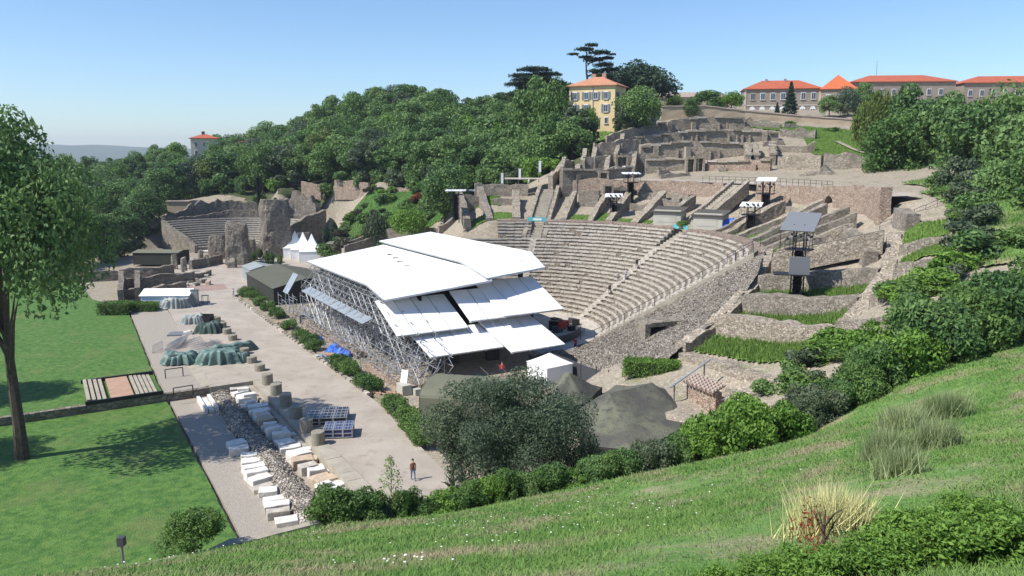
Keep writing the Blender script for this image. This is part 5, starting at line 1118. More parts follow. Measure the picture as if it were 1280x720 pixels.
# tarpaulin covered stacks
def tarp(px, py, L, Wd, h, rz, m, label, seed, k=5):
    q = at(px, py, 0); o = empty('covered_stack', (q.x, q.y, 0), label, 'covered stack'); n = 34; V = []; F = []; M = Matrix.Rotation(rz, 3, 'Z')
    for i in range(n):
        for j in range(n):
            u, v = 2 * i / (n - 1) - 1, 2 * j / (n - 1) - 1; d = (abs(u) ** k + abs(v) ** k) ** (1 / k); an = math.atan2(v, u)
            e = max(0, min(1, (1.0 - d) / (.24 + .10 * nz(u, v, 7, 1.1, seed)))); e = e * (1.6 - .6 * e)
            z = h * e * (1 + .38 * nz(u, v, 0, 1.5, seed)) + .13 * nz(u, v, 2, 4, seed) * e - .22 * h * abs(nz(u * 1.0, v * 1.0, 9, 2.6, seed)) * e
            fold = (.05 * math.sin(an * 17 + seed) + .30 * nz(math.cos(an) * 5, math.sin(an) * 5, seed, 1.7) + .16 * nz(math.cos(an) * 12, math.sin(an) * 12, seed, 1.7)) * max(0, min(1, (d - .55) * 2.5))
            p = M @ Vector((u * L / 2 * (1 + fold), v * Wd / 2 * (1 + fold), max(.01, z))); V.append((q.x + p.x, q.y + p.y, p.z))
    for i in range(n - 1):
        for j in range(n - 1): F.append((i * n + j, (i + 1) * n + j, (i + 1) * n + j + 1, i * n + j + 1))
    MB().add(V, F).build('tarpaulin', m, o, smooth=True); c = M @ Vector((0, 0, 0)); MB().box((q.x, q.y, h * .42), (L * .62, Wd * .62, h * .8), rz).build('load', 'dark_grey', o)
tarp(226, 452, 3.9, 2.9, 1.25, .12, 'tarp_green', 'square stack under green tarpaulin beside the first handrail', 1)
tarp(276, 452, 5.2, 3.2, 1.5, .2, 'tarp_green', 'largest stack under heavily folded green tarpaulin', 2, 4)
tarp(292, 440, 5.6, 1.4, 1.2, .55, 'tarp_green', 'long low stack under green tarpaulin behind the largest one', 3)
tarp(302, 452, 2.2, 1.5, 1.1, .2, 'tarp_green', 'small stack under green tarpaulin next to a column drum', 4)
tarp(262, 415, 3.6, 2.6, 1.4, .1, 'tarp_dark', 'dark green draped stack in the middle of the terrace', 5)
tarp(242, 404, 3.4, 1.9, 1.2, .25, 'tarp_grey', 'rounded stack under grey-green tarpaulin beside a black crate', 6)
tarp(222, 384, 4.8, 2.8, 1.7, .25, 'tarp_grey', 'grey crumpled tarpaulin heap next to the white marquee', 7, 3)
for px, py, d, m, l in ((257, 403, (2.0, 1.6, 1.2), 'black_metal', 'open black crate beside the grey-green stack'), (383, 403.5, (1.6, 1.3, 1.2), 'dark_grey', 'dark wheeled bin beside the planters')):
    q = at(px, py, 0); o = empty('crate', (q.x, q.y, -.02), l, 'crate'); x, y, z = d
    for cx, cy, w, e in ((-x / 2, 0, .08, y), (x / 2, 0, .08, y), (0, -y / 2, x, .08), (0, y / 2, x, .08)): MB().box((q.x + cx, q.y + cy, z / 2 - .02), (w, e, z)).build('side_panel', m, o)
    MB().box((q.x, q.y, z * .55), (x, y, .06)).build('lid', m, o)
q = at(244, 382, 0); o = empty('info_panel', (q.x, q.y, 0), 'tall grey-green cabinet slab beside the tarpaulin heap', 'cabinet'); MB().box((q.x, q.y, 1.35), (1.2, .7, 2.7), .1).build('body', 'tarp_grey', o); MB().box((q.x, q.y, 2.74), (1.3, .8, .08), .1).build('cap', 'grey_metal', o)
q = at(251, 380, 0); o = empty('metal_stand', (q.x + .8, q.y, 0), 'small black metal stand beside the grey cabinet', 'stand'); mb = MB()
for sx in (-.5, .5):
    for sy in (-.3, .3): MB().tube((q.x + .8 + sx, q.y + sy, -.02), (q.x + .8 + sx, q.y + sy, 1.5), .04, 4).build('leg', 'black_metal', o)
MB().box((q.x + .8, q.y, 1.5), (1.1, .7, .05)).build('top', 'black_metal', o)
q = at(223, 418, -.14); o = empty('trapdoor', (q.x, q.y, -.14), 'dark flat metal plate lying on the gravel terrace', 'metal plate'); MB().box((q.x, q.y, -.04), (2.6, 2.2, .2), .15).build('plate', 'grey_metal', o)
q = at(235, 418, 0); tag(MB().box((q.x, q.y, .2), (1.2, .7, .42), .3).box((q.x + .2, q.y, .5), (.5, .5, .2), .1).build('stone_lump', 'white_stone'), 'small white stone lump beside the metal plate', 'stone')
# crowd barriers
bar = MB(); 
for z in (.12, 1.1): bar.tube((-1.15, 0, z), (1.15, 0, z), .03, 4)
for x in (-1.15, 1.15): bar.tube((x, 0, .0), (x, 0, 1.1), .03, 4)
for k in range(14): bar.tube((-1.0 + k * .154, 0, .12), (-1.0 + k * .154, 0, 1.1), .016, 4)
frame_me = None
def barrier(px, py, rz, lean, label, group, z=-.14):
    global frame_me
    q = at(px, py, z); o = empty('crowd_barrier', (q.x, q.y, z), label, 'barrier', group); o.rotation_euler = (lean, 0, rz)
    if frame_me is None: frame_me = bar.build('frame', 'steel', o, loc=(0, 0, 0)).data
    else: c = bpy.data.objects.new('frame', frame_me); col.objects.link(c); c.parent = o
    for x in (-.9, .9): MB().box((x, 0, .03), (.06, .55, .05)).build('foot', 'steel', o, loc=(0, 0, 0))
for k in range(7): barrier(216 + k * 1.6, 436 - k * 1.3, 1.0 + k * .05, .55, 'grey crowd barrier leaning in the pile behind the square green stack', 'leaning crowd barriers')
for k in range(9): barrier(236 + k * 2.1, 424 + k * 2.4, 1.2, 1.35, 'grey crowd barrier stacked flat along the terrace edge', 'flat crowd barriers', -.1 + .02 * k)
for k in range(4): barrier(258 + k * 1.6, 428 + k * 1.2, 1.25, 1.3, 'grey crowd barrier lying beside the largest green stack', 'barriers beside largest stack', .05)
barrier(197, 439, 1.45, .1, 'single upright crowd barrier near the lawn', None)
for (a, b, l) in (((207, 473), (229, 470), 'low black handrail behind the drop, beside the square green stack'), ((217.5, 497), (241.5, 493), 'low black handrail above the retaining wall')):
    A = at(*a, -.14); B = at(*b, -.14); o = empty('handrail', A, l, 'handrail'); mb = MB()
    for p in (A, B): MB().tube(p, p + Vector((0, 0, 1.05)), .06, 6).build('post', 'black_metal', o)
    MB().tube(A + Vector((0, 0, 1.05)), B + Vector((0, 0, 1.05)), .06, 6).build('rail', 'black_metal', o)
# side stairs down the lawn
o = empty('lawn_stairs', at(178, 482, -.14), 'wide lawn stairs with pale treads and a terracotta landing', 'stairs')
for k in range(5): MB().box(st(-47.3 - k * .45, 2.5, -.10 + k * .04), (8.6, .32, .22), ROT_T).build('step', 'concrete', o)
MB().box(st(-50.6, 2.5, .08), (8.6, 2.2, .16), ROT_T).build('landing', 'terra', o)
for k in range(4): MB().box(st(-52.3 - k * .5, 2.5, .08 + k * .06), (8.6, .34, .3), ROT_T).build('step', 'concrete', o)
for tt in (-2.0, 7.0): MB().box(st(-50.4, tt, .1), (.25, 7.5, .4), ROT_T).build('side_kerb', 'black_metal', o)
# debris and covers by the scaffold foot
o = empty('blue_cover', at(423, 441, 0), 'bright blue tarpaulin heap at the scaffold foot', 'tarpaulin'); r_ = random.Random(9)
for k, (px, py, L) in enumerate(((418, 438, 2.2), (428, 443, 2.4), (434, 446, 1.4), (399, 426, 1.3))):
    q = at(px, py, -.05); V = []; F = []; n = 12
    for i in range(n):
        for j in range(n): u, v = 2 * i / (n - 1) - 1, 2 * j / (n - 1) - 1; d = min(1, math.hypot(u, v)); V.append((q.x + u * L / 2, q.y + v * L / 2.2, -.04 + .8 * (1 - d * d) * (1 + .5 * nz(u, v, k, 2.2)) + .12 * abs(nz(u, v, k, 5))))
    for i in range(n - 1):
        for j in range(n - 1): F.append((i * n + j, (i + 1) * n + j, (i + 1) * n + j + 1, i * n + j + 1))
    MB().add(V, F).build('fold', 'blue_tarp', o)
r_ = random.Random(31)
for k in range(26):
    s, t = r_.uniform(-26.8, -23), r_.uniform(-28, 22); L = r_.uniform(1.2, 3.4)
    tag(MB().box(st(s, t, .02 + r_.uniform(0, .1)), (L, r_.uniform(.2, .45), r_.uniform(.08, .2)), ROT_T + r_.uniform(-.6, .6)).box(st(s + .25, t + .1, .12), (L * .7, .18, .1), ROT_T + r_.uniform(-.5, .5)).build('timber', r_.choice(['wood', 'terra', 'tan_stone', 'wood', 'alu_panel'])), 'loose board or beam scattered along the scaffold foot', 'boards', 'loose boards by the scaffold')
for nd, l in (([(-23.2, -20), (-23.6, -8), (-23.2, 4)], 'low ancient wall remains under the outer scaffold tubes'), ([(-24.3, 10), (-23.9, 18), (-22, 20.5)], 'low brownish wall remains at the scaffold corner')):
    wall([(*st(s, t)[:2], -.1, rnd.uniform(.5, .9)) for s, t in nd], l, 'rubble_pink', th=.9, rag=.4)
q = at(404, 447, 0); o = empty('panel_bench', st(-27.9, 2.4, 0), 'pale flat bench board between two planters', 'bench'); MB().box(st(-27.4, 3.2, .42), (4.6, .7, .08), ROT_T).build('seat', 'alu_panel', o); [MB().box(st(-27.4, 3.2 + x, .2), (.1, .6, .42), ROT_T).build('leg', 'grey_metal', o) for x in (-1.8, 1.8)]

# ================================================================ ODEON
od = empty('odeon_seating', opol(0, 0, 0), 'small half-round of stone seating of the far odeon', 'seating')
NR = 13
for i in range(NR):
    r = 11.5 + i * .95; z = 1.0 + i * .52; V = []; F = []; a0, a1 = (48, 148) ; n = 40
    for k in range(n + 1):
        a = a0 + (a1 - a0) * k / n; V += [opol(r, a, z - 1.0), opol(r, a, z + rnd.uniform(-.03, .03)), opol(r + 1.0, a, z), opol(r + 1.0, a, z - 1.0)]
    for k in range(n):
        o_ = k * 4; q = o_ + 4
        for l in range(4): F.append((o_ + l, o_ + (l + 1) % 4, q + (l + 1) % 4, q + l))
    F += [(3, 2, 1, 0), tuple(n * 4 + l for l in range(4))]
    mb = MB().add(V, F)
    for k in range(n):
        b0 = a0 + (a1 - a0) * (k + .03) / n; b1 = a0 + (a1 - a0) * (k + .97) / n; ps = [opol(r - .04, b0), opol(r - .04, b1), opol(r + .42, b1), opol(r + .42, b0)]; mb.prism([(p[0], p[1]) for p in ps], z - .16, z + .05 + rnd.uniform(-.02, .03), 1)
    mb.build('seat_row', ['rubble_grey', 'seat_stone'], od)
mb = MB(); V = []; F = []; mb.prism([opol(11.6, a)[:2] for a in np.arange(30, 150, 4)], -.3, .06); tag(mb.build('odeon_floor', 'white_stone'), kind='structure')
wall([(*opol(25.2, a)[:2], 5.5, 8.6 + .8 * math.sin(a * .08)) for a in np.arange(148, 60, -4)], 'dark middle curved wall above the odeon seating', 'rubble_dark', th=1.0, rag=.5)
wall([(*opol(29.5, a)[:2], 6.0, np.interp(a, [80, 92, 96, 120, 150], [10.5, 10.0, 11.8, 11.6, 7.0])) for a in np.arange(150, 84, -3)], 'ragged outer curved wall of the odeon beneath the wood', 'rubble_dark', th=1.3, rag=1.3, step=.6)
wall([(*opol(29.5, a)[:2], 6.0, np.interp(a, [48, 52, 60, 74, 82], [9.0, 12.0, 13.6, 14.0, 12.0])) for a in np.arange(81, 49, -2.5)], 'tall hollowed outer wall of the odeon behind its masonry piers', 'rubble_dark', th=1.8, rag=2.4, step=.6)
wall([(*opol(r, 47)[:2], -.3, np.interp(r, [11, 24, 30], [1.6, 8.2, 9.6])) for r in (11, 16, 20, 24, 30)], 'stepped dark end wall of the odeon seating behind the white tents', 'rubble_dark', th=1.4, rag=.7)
wall([(*opol(r, 149.5)[:2], -.3, np.interp(r, [11, 24], [1.6, 7.6])) for r in (11, 16, 20, 24)], 'stepped end wall of the odeon seating on the lawn side', 'rubble_grey', th=1.0, rag=.4)
def pylon(px, py, y, w, d, h, label, rz=0.3, seed=0, m='rubble_dark', zb=None):
    q = at_y(px, py, y); zb = q.z if zb is None else zb; o = MB(); n = 28; L = 12; V = []; F = []
    for l in range(L + 1):
        u = l / L; tp = 1 - .14 * u - (.10 * max(0, u - .85) * 6.6 if u > .85 else 0)
        for k in range(n):
            a = 2 * math.pi * k / n; ca, sa = math.cos(a), math.sin(a); m_ = (abs(ca) ** 5 + abs(sa) ** 5) ** (1 / 5)
            x, yy = w / 2 * tp * ca / m_, d / 2 * tp * sa / m_; g = 1 + .16 * nz(ca * 2, sa * 2, u * h * .45, 1, seed) + .07 * nz(ca * 4, sa * 4, u * h, 1.3, seed)
            x *= g; yy *= g; z = -.6 + (h + .6) * u + (.7 * nz(x * .6, yy * .6, 0, 1, seed) if l >= L - 1 else 0) + (.5 * nz(ca * 1.5, sa * 1.5, 3, 1, seed) if l == L else 0); V.append((q.x + x * math.cos(rz) - yy * math.sin(rz), y + d / 2 + x * math.sin(rz) + yy * math.cos(rz), zb + z))
    for l in range(L):
        for k in range(n): F.append((l * n + k, l * n + (k + 1) % n, (l + 1) * n + (k + 1) % n, (l + 1) * n + k))
    F += [tuple(L * n + k for k in range(n)), tuple(range(n - 1, -1, -1))]
    return tag(o.add(V, F).build('masonry_pier', m), label, 'masonry pier')
pylon(294, 325, 178, 5.6, 4.2, 9.6, 'upright weathered masonry pier at the odeon front', .2, 1, zb=0)
pylon(341, 318, 190, 7.6, 6.5, 14.0, 'biggest dark masonry pier beside the white pagoda tents', .5, 2, zb=0)
pylon(270, 316, 188, 4.6, 3.4, 5.6, 'leaning broken masonry pier with a hollow, left of the upright pier', .1, 3, zb=0)
pylon(376, 262, 205, 4.6, 4.0, 5.4, 'dark stump of masonry on the odeon rim near the cypresses', .3, 4, zb=tz(*at_y(376, 262, 207)[:2]) - .5)
pylon(288, 331, 174, 2.2, 1.8, 1.6, 'squat square stone at the foot of the upright pier', .1, 5, zb=0)
pylon(309, 306, 186, 3.6, 2.4, 5.0, 'lower broken shoulder of the upright pier', .1, 6, zb=0)
pylon(320, 300, 192, 6.0, 1.6, 3.2, 'dark low wall block linking the two piers', .1, 7, zb=0)
for px, py, y, h, l in ((250, 326, 178, 3.4, 'thin broken pillar at the odeon entrance'), (257, 328, 176, 2.6, 'second thin broken pillar at the odeon entrance'), (217, 334, 172, 3.2, 'pale upright post stone among the foundations'), (229, 338, 168, 2.8, 'short stone post beside the foundation wall'), (244, 330, 174, 2.2, 'squat stone stump at the odeon entrance')): pylon(px, py, y, 1.3, 1.1, h, l, .3, int(px), 'rubble', zb=0)
# foundations before the odeon
fnd = [([(150, 346, 160), (190, 342, 162), (216, 336, 166)], 1.8, 'long dark foundation wall in front of the green box tent'),
       ([(172, 362, 148), (205, 356, 152), (243, 350, 156)], 1.9, 'longest grey foundation wall nearer the white marquee'),
       ([(178, 374, 139), (205, 366, 144), (232, 360, 148)], 1.2, 'low foundation wall just behind the white marquee'),
       ([(173, 379, 136), (173, 362, 148), (172, 350, 156)], 2.2, 'upright foundation cross wall beside the reddish ground'),
       ([(152, 384, 134), (153, 368, 144), (152, 350, 156)], 2.0, 'foundation cross wall at the lawn side'),
       ([(153, 376, 139), (172, 374, 140)], 1.2, 'short foundation wall joining two cross walls'),
       ([(154, 362, 148), (170, 358, 150)], 1.6, 'short dark foundation wall joining the cross walls further back'),
       ([(232, 352, 156), (246, 344, 160), (262, 340, 164)], .9, 'crumbled wall end with scattered blocks at the sandy ground'),
       ([(60, 352, 158), (110, 350, 158), (148, 347, 160)], 1.6, 'foundation wall continuing across the grass beside the trees'),
       ([(238, 330, 172), (262, 322, 178), (276, 318, 182)], 1.8, 'broken front wall of the odeon stage')]
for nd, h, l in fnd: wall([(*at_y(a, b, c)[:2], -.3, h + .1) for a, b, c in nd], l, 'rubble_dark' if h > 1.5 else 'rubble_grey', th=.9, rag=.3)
r_ = random.Random(5)
for k in range(16):
    q = at(240 + r_.uniform(-14, 26), 350 + r_.uniform(-9, 8), 0); d = (r_.uniform(.6, 1.5), r_.uniform(.5, 1.0), r_.uniform(.35, .8)); mb = MB(); block(mb, (q.x, q.y, -.02), d, r_.uniform(0, 3), r_); tag(mb.build('stone_block', r_.choice(['rubble_grey', 'seat_stone', 'tan_stone'])), 'weathered block scattered by the odeon foundations', 'stone block', 'blocks by the odeon foundations')
for k in range(9):
    q = at(320 + r_.uniform(-8, 34), 334 + r_.uniform(-6, 4), 0); d = (r_.uniform(.8, 1.8), r_.uniform(.6, 1.0), r_.uniform(.4, .7)); mb = MB(); block(mb, (q.x, q.y, -.02), d, r_.uniform(0, 3), r_); tag(mb.build('stone_block', r_.choice(['seat_stone', 'drum_stone', 'white_stone'])), 'cut block lying between the clipped shrubs and the pagoda tents', 'stone block', 'blocks by the pagoda tents')
# garden stairs and walls between odeon and theatre
def pstairs(a, b, w, n, label, m='concrete', wallm='rubble_grey'):
    A, B = at_y(*a), at_y(*b); o = empty('garden_stairs', A, label, 'stairs'); d = Vector((B.x - A.x, B.y - A.y, 0)); L = d.length; d.normalize(); rz = math.atan2(d.y, d.x); nn = Vector((-d.y, d.x, 0))
    for k in range(n):
        p = A.lerp(B, (k + .5) / n); MB().box((p.x, p.y, A.z + (B.z - A.z) * (k + 1) / n - .6), (L / n + .04, w, 1.2), rz).build('step', m, o)
    for sg in (-1, 1):
        mb = MB(); WSEED[0] += 1; rough_wall(mb, [(p.x + nn.x * sg * (w / 2 + .4), p.y + nn.y * sg * (w / 2 + .4), p.z - .6, p.z + 1.0) for p in (A, A.lerp(B, .5), B)], .7, .15, 1.0, 1.0, WSEED[0]); mb.build('side_wall', wallm, o)
pstairs((428, 312, 178), (496, 288, 184), 2.6, 22, 'pale garden stairs with parapet wall rising behind the canopy')
pstairs((530, 280, 186), (584, 258, 188), 3.2, 16, 'pale broad stairs under the dark tree')
for nd, h, l in (([(420, 243, 222), (462, 243, 216)], [4.0, 3.4], 'tan garden wall under the wood near the cypresses'), ([(470, 244, 214), (500, 240, 210), (545, 240, 204)], [1.8, 1.2, .8], 'low tan wall with fallen stones under the wood'), ([(378, 240, 224), (402, 243, 222)], [3.2, 2.4], 'sunlit tan wall piece behind the odeon'), ([(462, 298, 182), (500, 294, 180), (560, 292, 174)], [1.6, 1.4, 1.4], 'grey wall along the garden foot behind the canopy')):
    wpx(nd, h, l, 'rubble_pink' if 'tan' in l else 'rubble_grey', rag=.4, sink=1.5)

# ================================================================ HOUSES
def window(o, f, x, z, w, h, rz, sh='shutter', arch=False, frame='window_white', shut=True):
    wn = MB().box(f(x, -.04, z), (w + .16, .10, h + .16), rz).build('window', frame, o)
    for sx in (-.25, .25): MB().box(f(x + sx * w, -.10, z), (w * .42, .04, h * .92), rz).build('pane', 'glass', wn, loc=None)
    MB().box(f(x, -.12, z - h / 2 - .1), (w + .3, .22, .1), rz).build('sill', 'trim', wn)
    if shut:
        for sx in (-1, 1): MB().box(f(x + sx * (w / 2 + .3), -.09, z), (.52, .07, h + .1), rz).build('shutter', sh, wn)
def hip(o, c, L, Wd, z, h, rz, e, m, name='roof'):
    M = Matrix.Rotation(rz, 3, 'Z'); f = lambda x, y, zz: Vector((c[0], c[1], 0)) + M @ Vector((x, y, zz)); a, b = L / 2 + e, Wd / 2 + e; r = max(0, a - b)
    V = [f(-a, -b, z), f(a, -b, z), f(a, b, z), f(-a, b, z), f(-a, -b, z + .18), f(a, -b, z + .18), f(a, b, z + .18), f(-a, b, z + .18), f(-r - .01, 0, z + h), f(r + .01, 0, z + h)]
    return MB().add(V, [(3, 2, 1, 0), (0, 1, 5, 4), (1, 2, 6, 5), (2, 3, 7, 6), (3, 0, 4, 7), (4, 5, 9, 8), (5, 6, 9), (6, 7, 8, 9), (7, 4, 8)]).build(name, m, o)
# yellow house: front-left face looks at us, right side narrow and shaded
q = at_y(768, 158, 186); rz = R(-24); L, Wd, hh = 11.2, 9.0, 9.6; zb = q.z - .3
M = Matrix.Rotation(rz, 3, 'Z'); c = Vector((q.x, q.y, 0)) + M @ Vector((-L / 2, Wd / 2, 0)); hs = empty('yellow_house', (c.x, c.y, zb), 'yellow plastered house with orange hipped roof at the wood edge', 'house')
MB().box((c.x, c.y, zb + hh / 2 - .8), (L, Wd, hh + 1.6), rz).build('wall', 'plaster_yellow', hs)
rf = hip(hs, c, L, Wd, zb + hh, 2.4, rz, .55, 'tile_orange')
for x, y in ((1.2, 1.0), (-1.5, 1.6)): p = c + M @ Vector((x, y, 0)); MB().box((p.x, p.y, zb + hh + 2.3), (.9, .8, 1.9), rz).build('chimney', 'terra', rf)
f = lambda x, y, z: Vector((c.x, c.y, 0)) + M @ Vector((x, -Wd / 2 + y, zb + z))
for x in (-4.2, -1.4, .9, 3.4):
    window(hs, f, x, 7.4, .95, 1.6, rz)
    if x != .9: window(hs, f, x, 4.5, .95, 1.7, rz)
for x in (-3.6, 3.6): window(hs, f, x, 1.7, .8, 1.4, rz, shut=False)
d_ = MB().box(f(1.4, -.05, 1.1), (1.3, .12, 2.4), rz).build('door', 'door_grey', hs); MB().box(f(1.4, -.03, 2.35), (1.6, .14, .3), rz).build('lintel', 'trim', d_)
MB().box(f(.3, -.06, 4.8), (.14, .1, 9.4), rz).build('downpipe', 'grey_metal', hs)
f2 = lambda x, y, z: Vector((c.x, c.y, 0)) + M @ (Matrix.Rotation(math.pi / 2, 3, 'Z') @ Vector((x, -L / 2 + y, 0)) + Vector((0, 0, zb + z)))
for x in (-2.4, 2.4): window(hs, f2, x, 7.4, .95, 1.6, rz + math.pi / 2); window(hs, f2, x, 4.5, .95, 1.7, rz + math.pi / 2)
# stone building on the plateau
y0 = 238.0; a = at_y(929, 150, y0); b = at_y(1024, 150, y0 - 4); d = Vector((b.x - a.x, b.y - a.y, 0)); L = d.length; rz = math.atan2(d.y, d.x); M = Matrix.Rotation(rz, 3, 'Z'); zb = a.z - .5; Wd = 11
c = (a + b) / 2 + M @ Vector((0, Wd / 2, 0)); hh = at_y(929, 112, y0).z - zb
bd = empty('stone_building', (c.x, c.y, zb), 'long grey stone building with red tiled roof behind the boundary wall', 'building')
MB().box((c.x, c.y, zb + hh / 2 - 1), (L, Wd, hh + 2), rz).build('wall', 'building_stone', bd); rf = hip(bd, c, L, Wd, zb + hh, 2.9, rz, .5, 'tile_red')
for x in (-6.0, -11.4): p = c + M @ Vector((x, 0, 0)); MB().box((p.x + 7, p.y - 2, zb + hh + 2.3), (.7, .7, 2.0), rz).build('chimney', 'building_stone', rf)
f = lambda x, y, z: Vector((c.x, c.y, 0)) + M @ Vector((x, -Wd / 2 + y, zb + z)); MB().box(f(0, -.06, hh * .5), (L + .1, .12, .3), rz).build('string_course', 'trim', bd)
for sx in (-L / 2 + .25, L / 2 - .25): MB().box(f(sx, -.05, hh / 2), (.6, .14, hh), rz).build('quoin', 'trim', bd)
for k in range(7):
    x = -L / 2 + 2.4 + k * (L - 4.4) / 6; window(bd, f, x, hh * .78, 1.2, 1.9, rz, shut=False, frame='window_white' if k in (1, 2, 3, 5, 6) else 'trim')
    wn = MB().box(f(x, -.04, hh * .27), (1.5, .1, 2.2), rz).build('window', 'window_white', bd); mb = MB(); V = [f(x + .75 * math.cos(t), -.09, hh * .27 + 1.1 + .75 * math.sin(t)) for t in np.linspace(0, math.pi, 9)]; V2 = [v + M @ Vector((0, .1, 0)) for v in V]; n = len(V); mb.add(V + V2, [tuple(range(n)), tuple(range(2 * n - 1, n - 1, -1))] + [(i, i + n, (i + 1) % n + n, (i + 1) % n) for i in range(n)]); mb.build('arch_head', 'window_white', wn)
    for sx in (-.33, .33): MB().box(f(x + sx, -.11, hh * .27), (.5, .04, 1.9), rz).build('pane', 'glass', wn)
p = c + M @ Vector((-L / 2 + 6.0, -Wd / 2 - 1, 0))
# its bright roofed wing and the further block
for (xa, xb, ya, zt, dep, roofm, hr, lab) in ((1024, 1066, 232, 112, 14, 'tile_bright', 4.6, 'wing of the stone building with brighter orange roof'), (1062, 1190, 246, 103, 14, 'tile_red', 2.6, 'further stone block with red roof beyond the orange wing'), (1200, 1330, 246, 104, 14, 'tile_red', 2.6, 'last stone block with red roof beyond the willow')):
    a = at_y(xa, 158, ya); b = at_y(xb, 158, ya - 3); d = Vector((b.x - a.x, b.y - a.y, 0)); L = d.length; rz = math.atan2(d.y, d.x); M = Matrix.Rotation(rz, 3, 'Z'); c = (a + b) / 2 + M @ Vector((0, dep / 2, 0)); zb = a.z - .5; hh = at_y(xa, zt, ya).z - zb
    o = empty('stone_wing', (c.x, c.y, zb), lab, 'building'); MB().box((c.x, c.y, zb + hh / 2 - 1), (L, dep, hh + 2), rz).build('wall', 'building_stone', o); rf = hip(o, c, L, dep, zb + hh, hr, rz, .5, roofm)
    f = lambda x, y, z: Vector((c.x, c.y, 0)) + M @ Vector((x, -dep / 2 + y, zb + z))
    for x in np.arange(-L / 2 + 2, L / 2 - 1, 3.4): window(o, f, x, hh * .78, 1.1, 1.8, rz, shut=False); window(o, f, x, hh * .3, 1.1, 1.9, rz, shut=False)
    if 'further' in lab: p = c + M @ Vector((-L / 2 + 9, 0, 0)); MB().tube((p.x, p.y, zb + hh + 1), (p.x, p.y, zb + hh + 7), .07).build('antenna', 'grey_metal', rf)
# long low roof between the trees, left of the stone building
a = at_y(828, 128, 250); b = at_y(900, 132, 250); o = empty('long_shed', ((a.x + b.x) / 2, 252, a.z - 4), 'long low shed with brownish roof behind the garden trees', 'building'); MB().box(((a.x + b.x) / 2, 253, a.z - 1.5), (b.x - a.x + 6, 6, 6)).build('wall', 'plaster_tan', o); hip(o, ((a.x + b.x) / 2, 253), b.x - a.x + 6, 6, a.z + 1.5, 1.8, 0, .4, 'tile_old')
# house in the wood, left
q = at_y(252, 190, 296); zb = q.z - 7.2; hs = empty('cream_house', (q.x, q.y + 4, zb), 'cream house with red roof and dark chimney among the left trees', 'house'); MB().box((q.x, q.y + 4, zb + 6), (9.5, 8, 12.2), .3).build('wall', 'plaster_white', hs); rf = hip(hs, (q.x, q.y + 4), 9.5, 8, zb + 12.1, 1.7, .3, .6, 'tile_red'); MB().box((q.x - .5, q.y + 4, zb + 13.9), (1.1, .9, 1.8), .3).build('chimney', 'dark_grey', rf)
M = Matrix.Rotation(.3, 3, 'Z'); f = lambda x, y, z: Vector((q.x, q.y + 4, 0)) + M @ Vector((x, -4 + y, zb + z))
for x in (-3, 0, 3): window(hs, f, x, 10, .9, 1.5, .3, shut=False); window(hs, f, x, 7, .9, 1.5, .3, shut=False)
q = at_y(314, 178, 310); zb = q.z - 11; hs = empty('tiled_house', (q.x, q.y, zb), 'small tiled gable showing between treetops of the wood', 'house'); MB().box((q.x, q.y, zb + 5.5), (7, 6, 11)).build('wall', 'plaster_tan', hs); hip(hs, (q.x, q.y), 7, 6, zb + 11, 1.6, 0, .5, 'tile_orange')
q = at_y(224, 246, 225); zb = tz(q.x, q.y); hs = empty('stone_shed', (q.x, q.y, zb), 'low grey shed with pale flat roof beside the odeon', 'shed'); MB().box((q.x, q.y, zb + 1.3), (6, 4, 3.4), .1).build('wall', 'plaster_tan', hs); MB().box((q.x, q.y, zb + 3.15), (6.6, 4.6, .25), .1).build('roof', 'tile_old', hs)
# distant hill across the valley
V = []; F = []; xs = np.linspace(-4200, 1500, 90); 
for i, x in enumerate(xs):
    hgt = 95 + 22 * math.sin(x * .0016 + 1.0) + 10 * nz(x * .004, 0, 0, 1) + (4 * nz(x * .03, 0, 0, 1))
    hgt *= 1 if x < -1750 else max(0, 1 + (x + 1750) / 900)
    for j in range(12): v = j / 11; V.append((x, 4200 + 1800 * v, -65 + (hgt + 18) * math.sin(v * math.pi * .62) ** 1.1 + 5 * nz(x * .01, v * 9, 0, 1)))
for i in range(89):
    for j in range(11): F.append((i * 12 + j, (i + 1) * 12 + j, (i + 1) * 12 + j + 1, i * 12 + j + 1))
o = MB().add(V, F).build('hill', 'hill', smooth=True); o['kind'] = 'structure'
# ================================================================ VEGETATION
def quads(name, P, D, U, L, Wd, mname, seed, droop=0.0, extra=None):
    """leaf-sized diamond faces: centre P, long axis D, side axis U"""
    n = len(P); r = np.random.default_rng(seed); L = L[:, None]; Wd = Wd[:, None]
    T = P + D * L * .5; B = P - D * L * .5; m = P + D * L * .05
    V = np.stack([B, m + U * Wd * .5, T, m - U * Wd * .5], 1).reshape(-1, 3)
    me = bpy.data.meshes.new(name); me.vertices.add(4 * n); me.vertices.foreach_set('co', V.ravel())
    me.loops.add(4 * n); me.loops.foreach_set('vertex_index', np.arange(4 * n)); me.polygons.add(n); me.polygons.foreach_set('loop_start', np.arange(n) * 4); me.polygons.foreach_set('loop_total', np.full(n, 4))
    me.update(calc_edges=True); a = me.attributes.new('leaf', 'FLOAT', 'FACE'); a.data.foreach_set('value', r.random(n).astype(np.float32))
    me.materials.append(MAT[mname]); return me
def unit(v): return v / (np.linalg.norm(v, axis=-1, keepdims=True) + 1e-9)
